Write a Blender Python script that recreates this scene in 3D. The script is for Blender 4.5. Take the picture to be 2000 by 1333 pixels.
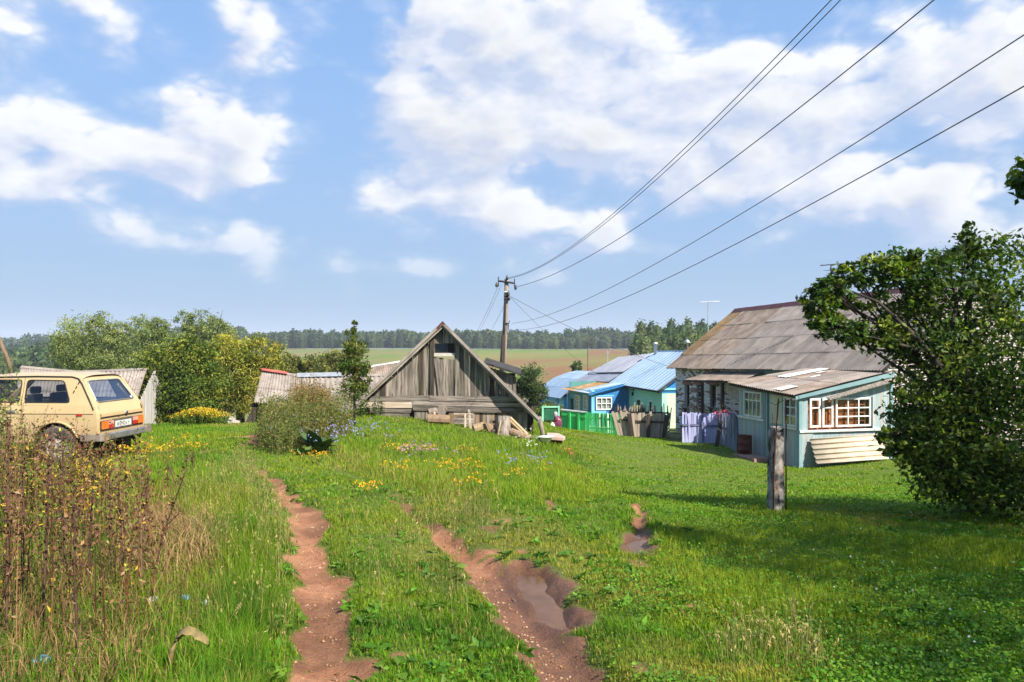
import bpy, bmesh, math, random
import numpy as np
from mathutils import Vector, Matrix
random.seed(7)
RNG = np.random.default_rng(11)
SC = bpy.context.scene
for _o in list(bpy.data.objects):
    bpy.data.objects.remove(_o)
COL = SC.collection

# ------------------------------------------------------------------ camera
F, CX, HOR, EYE = 1500.0, 1000.0, 680.0, 1.65      # photo focal length / centre / horizon in photo pixels, eye height
cam_d = bpy.data.cameras.new('camera')
cam_d.sensor_width = 36.0
cam_d.lens = 36.0 * F / 2000.0
cam_d.shift_y = (HOR - 666.5) / 2000.0
cam_d.clip_start = 0.05
cam_d.clip_end = 20000
cam = bpy.data.objects.new('camera', cam_d)
COL.objects.link(cam)
cam.location = (0, 0, EYE)
cam.rotation_euler = (math.radians(90), 0, 0)
SC.camera = cam

# ------------------------------------------------------------------ light
SUN = Vector((1.0, -1.05, 1.32)).normalized()        # towards the sun: right of and behind the camera
sun_d = bpy.data.lights.new('sun', 'SUN')
sun_d.energy = 5.0
sun_d.angle = math.radians(0.6)
sun_d.color = (1.0, 0.94, 0.83)
sun = bpy.data.objects.new('sun', sun_d)
COL.objects.link(sun)
sun.rotation_euler = SUN.to_track_quat('Z', 'Y').to_euler()
sun.location = (20, -16, 30)
SC.view_settings.view_transform = 'Standard'
SC.view_settings.look = 'None'
SC.view_settings.exposure = 1.0
SC.view_settings.gamma = 1.0
SC.view_settings.use_curve_mapping = False
SC.cycles.use_denoising = True
SC.cycles.denoiser = 'OPENIMAGEDENOISE'
SC.cycles.max_bounces = 6
SC.cycles.diffuse_bounces = 3
SC.cycles.glossy_bounces = 3
SC.cycles.transmission_bounces = 4
SC.cycles.transparent_max_bounces = 12
SC.cycles.volume_bounces = 0
SC.cycles.caustics_reflective = False
SC.cycles.caustics_refractive = False
SC.cycles.sample_clamp_indirect = 6.0

# ------------------------------------------------------------------ sky with clouds
SKY_STRENGTH = 0.07
world = bpy.data.worlds.new('World')
SC.world = world
world.use_nodes = True
wt = world.node_tree
wt.nodes.clear()
def wn(t, **k):
    n = wt.nodes.new(t)
    for a, b in k.items():
        setattr(n, a, b)
    return n
def dirpx(px, py):
    return Vector(((px - CX) / F, 1.0, (HOR - py) / F)).normalized()

# density of cloud in a direction, as a node group: rolling noise lifted where the big cumulus banks stand
cg = bpy.data.node_groups.new('cloud_density', 'ShaderNodeTree')
cg.interface.new_socket('Vector', in_out='INPUT', socket_type='NodeSocketVector')
cg.interface.new_socket('Density', in_out='OUTPUT', socket_type='NodeSocketFloat')
gi = cg.nodes.new('NodeGroupInput'); go_ = cg.nodes.new('NodeGroupOutput')
def gn(t, **k):
    n = cg.nodes.new(t)
    for a, b in k.items():
        setattr(n, a, b)
    return n
def gmath(op, a, b=None, c=None):
    n = gn('ShaderNodeMath', operation=op)
    for i, v in enumerate((a, b, c)):
        if v is None: continue
        if isinstance(v, (int, float)): n.inputs[i].default_value = v
        else: cg.links.new(v, n.inputs[i])
    return n.outputs[0]
vin = gi.outputs[0]
# squash so that clouds flatten towards the horizon
sep = gn('ShaderNodeSeparateXYZ'); cg.links.new(vin, sep.inputs[0])
zc = gmath('MAXIMUM', sep.outputs[2], 0.0)
nz = gn('ShaderNodeTexNoise', noise_dimensions='3D')
mp = gn('ShaderNodeMapping'); mp.inputs['Scale'].default_value = (1, 1, 1.7); mp.inputs['Location'].default_value = (3.1, 0.4, 1.7)
cg.links.new(vin, mp.inputs[0]); cg.links.new(mp.outputs[0], nz.inputs['Vector'])
nz.inputs['Scale'].default_value = 5.2; nz.inputs['Detail'].default_value = 7.0; nz.inputs['Roughness'].default_value = 0.60
nz.inputs['Distortion'].default_value = 0.25
puffs = []
for (sc_, dt_) in ((8.5, 0.0), (17.0, 0.0), (36.0, 1.0)):
    nd = gn('ShaderNodeTexNoise'); nd.inputs['Scale'].default_value = sc_; nd.inputs['Detail'].default_value = dt_
    cg.links.new(mp.outputs[0], nd.inputs['Vector'])
    puffs.append(gmath('ABSOLUTE', gmath('SUBTRACT', nd.outputs[0], 0.5)))
low = gn('ShaderNodeTexNoise'); low.inputs['Scale'].default_value = 2.3; low.inputs['Detail'].default_value = 1.0
cg.links.new(mp.outputs[0], low.inputs['Vector'])
nois = gmath('SUBTRACT', nz.outputs[0], 0.5)
puff = gmath('SUBTRACT', gmath('ADD', gmath('ADD', gmath('MULTIPLY', puffs[0], 1.1), gmath('MULTIPLY', puffs[1], .75)), gmath('MULTIPLY', puffs[2], .45)), 0.19)
tot = gmath('ADD', gmath('MULTIPLY', nois, 0.85), gmath('MULTIPLY', puff, 0.7))
# banks: centre (photo px), half width, half height, weight
BANKS = [(20, 50, 85, 75, .50), (190, 5, 90, 45, .42), (490, 60, 85, 95, .50), (30, 270, 110, 95, .50), (210, 300, 170, 62, .50),
         (440, 300, 120, 90, .58), (60, 370, 110, 30, .3), (290, 460, 130, 45, .42), (500, 480, 60, 50, .42), (200, 400, 60, 30, .25), (620, 40, 50, 40, .2),
         (880, 50, 100, 90, .45), (820, 180, 110, 90, .50), (900, 330, 120, 110, .58), (750, 390, 90, 45, .40), (1000, 410, 60, 40, .35), (1150, 90, 260, 110, .55), (1120, 240, 140, 80, .55),
         (1380, 250, 190, 120, .58), (1560, 260, 110, 110, .55), (1480, 140, 90, 60, .3), (1400, 370, 130, 40, .3), (1740, 385, 150, 60, .55), (1820, 80, 190, 90, .58), (1940, 230, 130, 110, .52), (1180, 450, 50, 38, .50), (1310, 490, 90, 30, .34), (1080, 430, 30, 20, .25),
         (790, 525, 140, 22, .24), (660, 520, 40, 18, .2), (1080, 550, 60, 22, .2), (1960, 465, 110, 36, .34), (1530, 460, 50, 22, .2)]
acc = None
for (px, py, hw, hh, wgt) in BANKS:
    c = dirpx(px, py)
    s = gn('ShaderNodeVectorMath', operation='SUBTRACT'); cg.links.new(vin, s.inputs[0]); s.inputs[1].default_value = c
    m = gn('ShaderNodeVectorMath', operation='MULTIPLY'); cg.links.new(s.outputs[0], m.inputs[0])
    kx = F / hw / c.y; kz = F / hh / c.y
    m.inputs[1].default_value = (kx, kx, kz)
    l = gn('ShaderNodeVectorMath', operation='DOT_PRODUCT'); cg.links.new(m.outputs[0], l.inputs[0]); cg.links.new(m.outputs[0], l.inputs[1])
    e = gmath('EXPONENT', gmath('MULTIPLY', l.outputs['Value'], -1.0))
    w_ = gmath('MULTIPLY', e, wgt)
    acc = w_ if acc is None else gmath('ADD', acc, w_)
acc = gmath('MINIMUM', acc, 0.55)
outside = gmath('MULTIPLY', gmath('SUBTRACT', low.outputs[0], 0.5), 0.6)
tot = gmath('ADD', tot, acc)
tot = gmath('ADD', tot, outside)
tot = gmath('ADD', tot, -0.315)
cg.links.new(tot, go_.inputs[0])

tc = wn('ShaderNodeTexCoord')
sky = wn('ShaderNodeTexSky', sky_type='NISHITA')
sky.sun_disc = False
sky.sun_elevation = math.asin(SUN.z)
sky.sun_rotation = math.atan2(SUN.x, SUN.y)
sky.air_density = 1.0; sky.dust_density = 1.2; sky.ozone_density = 2.2; sky.altitude = 100
g1 = wn('ShaderNodeGroup'); g1.node_tree = cg
wt.links.new(tc.outputs['Generated'], g1.inputs[0])
offs = wn('ShaderNodeVectorMath', operation='ADD')
offs.inputs[1].default_value = (0.022, -0.004, 0.022)
wt.links.new(tc.outputs['Generated'], offs.inputs[0])
g2 = wn('ShaderNodeGroup'); g2.node_tree = cg
wt.links.new(offs.outputs[0], g2.inputs[0])
def wmath(op, a, b=None, clamp=False):
    n = wn('ShaderNodeMath', operation=op); n.use_clamp = clamp
    for i, v in enumerate((a, b)):
        if v is None: continue
        if isinstance(v, (int, float)): n.inputs[i].default_value = v
        else: wt.links.new(v, n.inputs[i])
    return n.outputs[0]
def wrange(v, a, b, c, d, mode='SMOOTHSTEP'):
    n = wn('ShaderNodeMapRange', interpolation_type=mode)
    wt.links.new(v, n.inputs[0])
    for i, x in zip((1, 2, 3, 4), (a, b, c, d)): n.inputs[i].default_value = x
    return n.outputs[0]
den = g1.outputs[0]
soft = wrange(den, -0.20, 0.20, 0.0, 0.60)
crisp = wrange(den, -0.03, 0.14, 0.0, 0.45)
alpha = wmath('ADD', soft, crisp, True)
sepw = wn('ShaderNodeSeparateXYZ'); wt.links.new(tc.outputs['Generated'], sepw.inputs[0])
fade = wrange(sepw.outputs[2], 0.05, 0.16, 0.0, 1.0, 'LINEAR')
alpha = wmath('MULTIPLY', alpha, fade)
alpha = wmath('MULTIPLY', alpha, 0.95)
lit = wrange(wmath('SUBTRACT', den, g2.outputs[0]), -0.17, 0.20, 0.0, 1.0, 'LINEAR')
thick = wrange(den, 0.15, 0.75, 1.0, 0.80)
ccol = wn('ShaderNodeMix', data_type='RGBA'); wt.links.new(lit, ccol.inputs[0])
KS = 0.86 / SKY_STRENGTH
ccol.inputs[6].default_value = (0.345*KS, 0.395*KS, 0.515*KS, 1)       # shaded side of a cloud
ccol.inputs[7].default_value = (0.60*KS, 0.60*KS, 0.61*KS, 1)          # sunlit side
cth = wn('ShaderNodeVectorMath', operation='SCALE'); wt.links.new(ccol.outputs[2], cth.inputs[0]); wt.links.new(thick, cth.inputs['Scale'])
skm = wn('ShaderNodeVectorMath', operation='SCALE'); wt.links.new(sky.outputs[0], skm.inputs[0]); skm.inputs['Scale'].default_value = 1.0
# summer haze in the air of the sky itself: a pale blue veil that thickens to the horizon
veil = wrange(sepw.outputs[2], 0.0, 0.55, 1.0, 0.55, 'LINEAR')
vm = wn('ShaderNodeMix', data_type='RGBA'); wt.links.new(veil, vm.inputs[0])
wt.links.new(skm.outputs[0], vm.inputs[6]); 
vgrad = wrange(sepw.outputs[2], 0.02, 0.42, 0.0, 1.0, 'LINEAR')
vcol = wn('ShaderNodeMix', data_type='RGBA'); wt.links.new(vgrad, vcol.inputs[0])
vcol.inputs[6].default_value = (0.205*KS, 0.30*KS, 0.425*KS, 1); vcol.inputs[7].default_value = (0.19*KS, 0.345*KS, 0.635*KS, 1)
wt.links.new(vcol.outputs[2], vm.inputs[7])
fin = wn('ShaderNodeMix', data_type='RGBA'); wt.links.new(alpha, fin.inputs[0])
wt.links.new(vm.outputs[2], fin.inputs[6]); wt.links.new(cth.outputs[0], fin.inputs[7])
bg = wn('ShaderNodeBackground'); bg.inputs['Strength'].default_value = SKY_STRENGTH
wt.links.new(fin.outputs[2], bg.inputs[0])
wo = wn('ShaderNodeOutputWorld'); wt.links.new(bg.outputs[0], wo.inputs[0])
world.cycles.sampling_method = 'MANUAL'
world.cycles.sample_map_resolution = 512

# ------------------------------------------------------------------ helpers: objects
def ob(name, data, parent=None):
    o = bpy.data.objects.new(name, data)
    COL.objects.link(o)
    if parent is not None: o.parent = parent
    return o
def tag(o, label, cat, group=None, kind=None):
    if label: o['label'] = label
    if cat: o['category'] = cat
    if group: o['group'] = group
    if kind: o['kind'] = kind
    return o
def thing(name, label, cat, loc=(0, 0, 0), rotz=0.0, group=None):
    o = ob(name, None)
    o.location = loc; o.rotation_euler = (0, 0, rotz)
    o.empty_display_size = 0.2
    return tag(o, label, cat, group)

class MB:
    """collects polygons for one mesh"""
    def __init__(s): s.v = []; s.f = []
    def add(s, vs, fs):
        b = len(s.v); s.v += [tuple(v) for v in vs]; s.f += [tuple(b + i for i in f) for f in fs]
        return s
    def box(s, x0, x1, y0, y1, z0, z1, M=None):
        vs = [Vector((x, y, z)) for x in (x0, x1) for y in (y0, y1) for z in (z0, z1)]
        if M is not None: vs = [M @ v for v in vs]
        return s.add(vs, [(0, 1, 3, 2), (4, 6, 7, 5), (0, 4, 5, 1), (2, 3, 7, 6), (0, 2, 6, 4), (1, 5, 7, 3)])
    def quad(s, a, b, c, d): return s.add([a, b, c, d], [(0, 1, 2, 3)])
    def poly(s, pts): return s.add(pts, [tuple(range(len(pts)))])
    def prism(s, pts, d):
        """extrude the closed outline pts by vector d"""
        n = len(pts); d = Vector(d); pts = [Vector(p) for p in pts]
        fs = [tuple(range(n - 1, -1, -1)), tuple(range(n, 2 * n))] + [(i, (i + 1) % n, n + (i + 1) % n, n + i) for i in range(n)]
        return s.add(pts + [p + d for p in pts], fs)
    def tube(s, pts, r, n=6, cap=True):
        pts = [Vector(p) for p in pts]; m = len(pts)
        rs = r if isinstance(r, (list, tuple)) else [r] * m
        vs = []
        up = Vector((0, 0, 1))
        for i, p in enumerate(pts):
            t = (pts[min(i + 1, m - 1)] - pts[max(i - 1, 0)]).normalized()
            a = t.cross(up if abs(t.z) < 0.95 else Vector((1, 0, 0))).normalized(); b = t.cross(a)
            for k in range(n):
                th = 2 * math.pi * k / n
                vs.append(p + (a * math.cos(th) + b * math.sin(th)) * rs[i])
        fs = [(i * n + k, i * n + (k + 1) % n, (i + 1) * n + (k + 1) % n, (i + 1) * n + k) for i in range(m - 1) for k in range(n)]
        if cap: fs += [tuple(range(n - 1, -1, -1)), tuple((m - 1) * n + k for k in range(n))]
        return s.add(vs, fs)
    def lathe(s, prof, n=16, M=None):
        vs = []; m = len(prof)
        for (r, z) in prof:
            for k in range(n):
                th = 2 * math.pi * k / n
                v = Vector((r * math.cos(th), r * math.sin(th), z)); vs.append(M @ v if M is not None else v)
        fs = [(i * n + k, i * n + (k + 1) % n, (i + 1) * n + (k + 1) % n, (i + 1) * n + k) for i in range(m - 1) for k in range(n)]
        return s.add(vs, fs)
    def fill(s, loops, mapf):
        """planar region with holes: loops of 2d points, mapf turns a 2d point to 3d"""
        bm = bmesh.new(); es = []
        for lp in loops:
            vv = [bm.verts.new((p[0], p[1], 0)) for p in lp]
            es += [bm.edges.new((vv[i], vv[(i + 1) % len(vv)])) for i in range(len(vv))]
        bmesh.ops.triangle_fill(bm, use_beauty=True, use_dissolve=False, edges=es)
        bm.verts.index_update()
        s.add([mapf(v.co.x, v.co.y) for v in bm.verts], [tuple(v.index for v in f.verts) for f in bm.faces])
        bm.free(); return s
    def mesh(s, name, mat, smooth=False):
        me = bpy.data.meshes.new(name); me.from_pydata([tuple(v) for v in s.v], [], s.f)
        if mat is not None: me.materials.append(mat)
        if smooth: me.polygons.foreach_set('use_smooth', [True] * len(me.polygons))
        me.update(); return me
    def build(s, name, mat, parent=None, smooth=False, bevel=0.0):
        o = ob(name, s.mesh(name, mat, smooth), parent)
        if bevel:
            m = o.modifiers.new('bevel', 'BEVEL'); m.width = bevel; m.segments = 2; m.limit_method = 'ANGLE'
        return o

def fast_mesh(name, V, T, mat, C=None, smooth=False):
    """numpy verts / triangles / vertex colours -> mesh"""
    V = np.ascontiguousarray(V, dtype=np.float32); T = np.ascontiguousarray(T, dtype=np.int32)
    me = bpy.data.meshes.new(name)
    me.vertices.add(len(V)); me.vertices.foreach_set('co', V.ravel())
    me.loops.add(T.size); me.loops.foreach_set('vertex_index', T.ravel())
    me.polygons.add(len(T)); me.polygons.foreach_set('loop_start', np.arange(0, T.size, T.shape[1], dtype=np.int32))
    if smooth: me.polygons.foreach_set('use_smooth', np.ones(len(T), dtype=bool))
    if C is not None:
        a = me.color_attributes.new('Col', 'FLOAT_COLOR', 'POINT')
        c4 = np.ones((len(V), 4), dtype=np.float32); c4[:, :3] = C
        a.data.foreach_set('color', c4.ravel())
    me.update(calc_edges=True)
    me.materials.append(mat)
    return me

# ------------------------------------------------------------------ helpers: materials
MATS = {}
class NT:
    def __init__(s, name):
        s.m = bpy.data.materials.new(name); s.m.use_nodes = True
        s.t = s.m.node_tree; s.b = s.t.nodes['Principled BSDF']; s.out = s.t.nodes['Material Output']
        s.tc = None
    def n(s, t, **k):
        x = s.t.nodes.new(t)
        for a, b in k.items(): setattr(x, a, b)
        return x
    def L(s, a, b): s.t.links.new(a, b)
    def coord(s, which='Object', scale=(1, 1, 1)):
        if s.tc is None: s.tc = s.n('ShaderNodeTexCoord')
        mp = s.n('ShaderNodeMapping'); mp.inputs['Scale'].default_value = scale
        s.L(s.tc.outputs[which], mp.inputs[0]); return mp
    def noise(s, scale, detail=4, rough=0.55, stretch=(1, 1, 1), which='Object', rnd=True):
        mp = s.coord(which, stretch)
        if rnd:
            oi = s.n('ShaderNodeObjectInfo'); mu = s.n('ShaderNodeMath', operation='MULTIPLY'); mu.inputs[1].default_value = 37.0
            s.L(oi.outputs['Random'], mu.inputs[0])
            cb = s.n('ShaderNodeCombineXYZ'); s.L(mu.outputs[0], cb.inputs[0]); s.L(mu.outputs[0], cb.inputs[1])
            s.L(cb.outputs[0], mp.inputs['Location'])
        x = s.n('ShaderNodeTexNoise'); x.inputs['Scale'].default_value = scale
        x.inputs['Detail'].default_value = detail; x.inputs['Roughness'].default_value = rough
        s.L(mp.outputs[0], x.inputs['Vector']); return x.outputs[0]
    def ramp(s, fac, stops):
        r = s.n('ShaderNodeValToRGB'); s.L(fac, r.inputs[0])
        e = r.color_ramp.elements
        while len(e) < len(stops): e.new(0.5)
        for k, (p, c) in enumerate(stops):
            e[k].position = p; e[k].color = (c[0], c[1], c[2], 1) if not isinstance(c, (int, float)) else (c, c, c, 1)
        return r.outputs[0]
    def mix(s, fac, a, b, mode='MIX'):
        x = s.n('ShaderNodeMix', data_type='RGBA', blend_type=mode)
        for i, v in ((0, fac), (6, a), (7, b)):
            if isinstance(v, (int, float)): x.inputs[i].default_value = v
            elif isinstance(v, tuple): x.inputs[i].default_value = (v[0], v[1], v[2], 1)
            else: s.L(v, x.inputs[i])
        return x.outputs[2]
    def math(s, op, a, b=None):
        x = s.n('ShaderNodeMath', operation=op)
        for i, v in enumerate((a, b)):
            if v is None: continue
            if isinstance(v, (int, float)): x.inputs[i].default_value = v
            else: s.L(v, x.inputs[i])
        return x.outputs[0]
    def bump(s, h, strength=0.3, dist=0.01):
        x = s.n('ShaderNodeBump'); x.inputs['Strength'].default_value = strength; x.inputs['Distance'].default_value = dist
        s.L(h, x.inputs['Height']); s.L(x.outputs[0], s.b.inputs['Normal'])
    def objvar(s, col, amt):
        """brightness of each piece differs a little"""
        oi = s.n('ShaderNodeObjectInfo'); mr = s.n('ShaderNodeMapRange'); s.L(oi.outputs['Random'], mr.inputs[0])
        mr.inputs[3].default_value = 1 - amt; mr.inputs[4].default_value = 1 + amt
        hs = s.n('ShaderNodeHueSaturation'); s.L(mr.outputs[0], hs.inputs['Value'])
        if isinstance(col, tuple): hs.inputs['Color'].default_value = (*col, 1)
        else: s.L(col, hs.inputs['Color'])
        return hs.outputs[0]
    def done(s, col, rough=0.8, metal=0.0, spec=0.3):
        if isinstance(col, tuple): s.b.inputs['Base Color'].default_value = (*col, 1)
        else: s.L(col, s.b.inputs['Base Color'])
        if isinstance(rough, (int, float)): s.b.inputs['Roughness'].default_value = rough
        else: s.L(rough, s.b.inputs['Roughness'])
        s.b.inputs['Metallic'].default_value = metal
        s.b.inputs['Specular IOR Level'].default_value = spec
        return s.m

def mottled(name, c1, c2, scale=4, stretch=(1, 1, 1), rough=0.8, var=0.12, bump=0.25, bscale=30, metal=0.0, spec=0.3, lo=0.35, hi=0.65, c3=None, s3=2.0, t3=0.6, dist=0.006):
    t = NT(name)
    n1 = t.noise(scale, 6, 0.6, stretch)
    col = t.ramp(n1, [(lo, c1), (hi, c2)])
    if c3 is not None:
        n3 = t.noise(s3, 6, 0.65, stretch)
        col = t.mix(t.ramp(n3, [(t3, 0.0), (min(t3 + 0.1, 1), 1.0)]), col, c3)
    if var: col = t.objvar(col, var)
    if bump: t.bump(t.noise(bscale, 5, 0.6, stretch), bump, dist)
    return t.done(col, rough, metal, spec)

ST = (9, 9, 0.55)       # grain runs along a plank's own z
M_ = MATS
M_['wood'] = mottled('weathered_wood', (0.085, 0.068, 0.056), (0.285, 0.24, 0.20), 2.4, ST, 0.9, 0.42, 0.6, 9, lo=0.36, hi=0.60, c3=(0.055, 0.042, 0.034), s3=2.0, t3=0.60)
M_['wood_dark'] = mottled('dark_wood', (0.022, 0.017, 0.013), (0.075, 0.055, 0.04), 2.0, ST, 0.9, 0.25, 0.5, 9)
M_['wood_warm'] = mottled('bare_wood', (0.18, 0.11, 0.065), (0.32, 0.225, 0.145), 2.0, ST, 0.85, 0.25, 0.5, 9, c3=(0.14, 0.075, 0.04), t3=0.62)
M_['cut_wood'] = mottled('split_log_wood', (0.27, 0.185, 0.095), (0.42, 0.31, 0.18), 3.0, ST, 0.8, 0.25, 0.4, 9)
M_['bark'] = mottled('bark', (0.022, 0.017, 0.013), (0.07, 0.055, 0.042), 5, (3, 3, 0.7), 0.95, 0.1, 0.8, 14, dist=0.02)
M_['wood_light'] = mottled('bleached_fence_wood', (0.28, 0.215, 0.16), (0.46, 0.375, 0.29), 2.4, ST, 0.9, 0.25, 0.5, 9, c3=(0.14, 0.10, 0.075), t3=0.64)
M_['slate'] = mottled('asbestos_slate', (0.17, 0.138, 0.118), (0.315, 0.265, 0.23), 1.7, (1, 1, 1), 0.92, 0.17, 0.35, 40, c3=(0.16, 0.135, 0.085), s3=3.2, t3=0.60, lo=0.3, hi=0.7)
M_['slate_warm'] = mottled('brown_asbestos_slate', (0.17, 0.125, 0.097), (0.31, 0.245, 0.195), 1.7, (1, 1, 1), 0.92, 0.10, 0.35, 40, c3=(0.13, 0.09, 0.055), s3=3, t3=0.62)
M_['slate_pale'] = mottled('pale_asbestos_slate', (0.40, 0.36, 0.32), (0.62, 0.57, 0.52), 1.5, (1, 1, 1), 0.9, 0.08, 0.3, 40, c3=(0.28, 0.23, 0.18), s3=2.5, t3=0.62)
M_['slate_left'] = mottled('grey_asbestos_slate', (0.20, 0.165, 0.14), (0.33, 0.28, 0.24), 2.0, (1, 1, 1), 0.92, 0.10, 0.3, 40, c3=(0.18, 0.13, 0.10), s3=3, t3=0.62)
M_['cream_slate'] = mottled('cream_asbestos_slate', (0.40, 0.32, 0.235), (0.53, 0.44, 0.335), 2.0, (1, 1, 1), 0.85, 0.05, 0.25, 30, c3=(0.35, 0.25, 0.16), s3=3, t3=0.60)
M_['ridge_red'] = mottled('dark_red_ridge_metal', (0.07, 0.018, 0.016), (0.13, 0.04, 0.033), 3, rough=0.5, bump=0.1)
M_['ridge_red_bright'] = mottled('red_ridge_metal', (0.28, 0.06, 0.045), (0.40, 0.11, 0.08), 3, rough=0.6, bump=0.1)
M_['teal'] = mottled('peeling_teal_paint', (0.20, 0.285, 0.305), (0.295, 0.375, 0.39), 1.6, (4, 4, 0.7), 0.75, 0.10, 0.4, 9, c3=(0.36, 0.355, 0.34), s3=1.1, t3=0.46)
M_['teal_flat'] = mottled('teal_paint', (0.14, 0.25, 0.265), (0.22, 0.325, 0.335), 2.0, (1, 1, 1), 0.7, 0.05, 0.2, 20, c3=(0.30, 0.36, 0.36), s3=2.5, t3=0.60)
M_['white'] = mottled('white_paint', (0.62, 0.61, 0.58), (0.78, 0.77, 0.74), 5, rough=0.55, var=0.04, bump=0.15, c3=(0.44, 0.42, 0.39), s3=6, t3=0.66)
M_['trim_pale'] = mottled('pale_trim_paint', (0.44, 0.46, 0.45), (0.60, 0.61, 0.58), 5, rough=0.7, var=0.05, bump=0.2, c3=(0.26, 0.29, 0.29), s3=6, t3=0.60)
M_['lilac'] = mottled('lilac_paint', (0.36, 0.37, 0.60), (0.48, 0.48, 0.72), 2.5, (5, 5, 0.8), 0.75, 0.12, 0.3, 10, c3=(0.52, 0.52, 0.66), s3=1.6, t3=0.60)
M_['lilac_shade'] = mottled('shaded_lilac_paint', (0.125, 0.15, 0.22), (0.20, 0.235, 0.31), 2.5, (5, 5, 0.8), 0.8, 0.16, 0.3, 10, c3=(0.17, 0.17, 0.17), s3=1.6, t3=0.58)  # lilac paint darkened: shade on the street-facing boards is put into the colour
M_['lilac_rail'] = mottled('grey_blue_rail', (0.11, 0.115, 0.21), (0.17, 0.175, 0.30), 3, (5, 5, 0.8), 0.8, 0.1, 0.3, 10)
M_['green'] = mottled('bright_green_paint', (0.035, 0.42, 0.10), (0.075, 0.52, 0.16), 2.0, (4, 4, 0.7), 0.55, 0.12, 0.2, 10, c3=(0.10, 0.40, 0.20), s3=2, t3=0.64)
M_['green_dark'] = mottled('dark_green_paint', (0.008, 0.085, 0.045), (0.015, 0.13, 0.065), 2.0, rough=0.6, var=0.1, bump=0.1)
M_['mint_frame'] = mottled('mint_green_paint', (0.16, 0.48, 0.34), (0.24, 0.58, 0.42), 3, rough=0.6, bump=0.1)
M_['blue'] = mottled('deep_blue_paint', (0.015, 0.135, 0.36), (0.03, 0.19, 0.46), 1.3, (4, 4, 0.7), 0.6, 0.08, 0.3, 9, c3=(0.06, 0.24, 0.42), s3=2.4, t3=0.56)
M_['blue_pale'] = mottled('sky_blue_paint', (0.12, 0.38, 0.60), (0.18, 0.47, 0.70), 2.0, rough=0.6, var=0.06, bump=0.2)
M_['blue_green'] = mottled('sea_green_paint', (0.06, 0.20, 0.19), (0.10, 0.28, 0.26), 2.0, (4, 4, 0.7), 0.6, 0.08, 0.2, 9)
M_['mint'] = mottled('mint_wall_paint', (0.27, 0.56, 0.42), (0.33, 0.62, 0.47), 1.5, rough=0.8, var=0.0, bump=0.15, c3=(0.36, 0.62, 0.50), s3=1.4, t3=0.60)
M_['mint_sunlit'] = mottled('sunlit_mint_wall_paint', (0.44, 0.59, 0.37), (0.49, 0.63, 0.41), 1.5, rough=0.8, var=0.0, bump=0.1)  # mint wall on its sunny gable: sunlight mixed into a paler, yellower colour
M_['roof_blue'] = mottled('pale_blue_roof_metal', (0.33, 0.45, 0.57), (0.41, 0.52, 0.63), 0.8, rough=0.42, var=0.06, bump=0.08, bscale=6, metal=0.25, spec=0.5, c3=(0.44, 0.53, 0.62), s3=1.1, t3=0.60)
M_['roof_grey'] = mottled('grey_roof_metal', (0.29, 0.30, 0.35), (0.38, 0.39, 0.44), 0.8, rough=0.45, var=0.08, bump=0.08, bscale=6, metal=0.25, spec=0.5, c3=(0.30, 0.26, 0.25), s3=1.5, t3=0.60)
M_['roof_rust'] = mottled('rusted_roof_metal', (0.28, 0.15, 0.055), (0.42, 0.27, 0.12), 1.5, rough=0.8, var=0.10, bump=0.2, metal=0.1, c3=(0.50, 0.46, 0.40), s3=1.6, t3=0.58)
M_['rust'] = mottled('rust', (0.05, 0.022, 0.013), (0.13, 0.055, 0.028), 8, rough=0.9, bump=0.4)
M_['barrel_red'] = mottled('dark_red_barrel_paint', (0.075, 0.018, 0.013), (0.14, 0.035, 0.025), 4, rough=0.7, bump=0.3, c3=(0.05, 0.025, 0.018), s3=5, t3=0.58)
M_['steel'] = mottled('galvanised_steel', (0.42, 0.43, 0.44), (0.58, 0.59, 0.60), 4, rough=0.45, bump=0.1, metal=0.6)
M_['iron'] = mottled('dark_iron', (0.025, 0.024, 0.026), (0.06, 0.058, 0.06), 5, rough=0.6, bump=0.2, metal=0.3)
M_['wire'] = mottled('wire', (0.10, 0.11, 0.125), (0.14, 0.15, 0.165), 5, rough=0.6, bump=0)
M_['porcelain'] = mottled('insulator_porcelain', (0.05, 0.045, 0.045), (0.09, 0.085, 0.085), 5, rough=0.25, bump=0)
M_['pole_wood'] = mottled('pole_wood', (0.14, 0.105, 0.08), (0.30, 0.245, 0.20), 2, ST, 0.9, 0.1, 0.5, 9, c3=(0.08, 0.06, 0.05), t3=0.6)
M_['orange_board'] = mottled('orange_board', (0.38, 0.095, 0.032), (0.54, 0.17, 0.06), 3, (2, 2, 1), 0.7, 0.1, 0.1)
M_['curtain'] = mottled('lace_curtain', (0.50, 0.49, 0.46), (0.68, 0.66, 0.62), 14, rough=0.9, bump=0.2, var=0.05, lo=0.42, hi=0.55)
M_['curtain_dim'] = mottled('grey_curtain', (0.34, 0.31, 0.26), (0.56, 0.52, 0.45), 9, (1, 1, 0.4), 0.9, 0.1, 0.2, lo=0.42, hi=0.58)
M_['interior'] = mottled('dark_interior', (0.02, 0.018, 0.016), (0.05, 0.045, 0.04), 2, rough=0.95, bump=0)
M_['roof_felt'] = mottled('tar_felt', (0.02, 0.018, 0.018), (0.055, 0.05, 0.048), 3, rough=0.95, bump=0.3)

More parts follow.
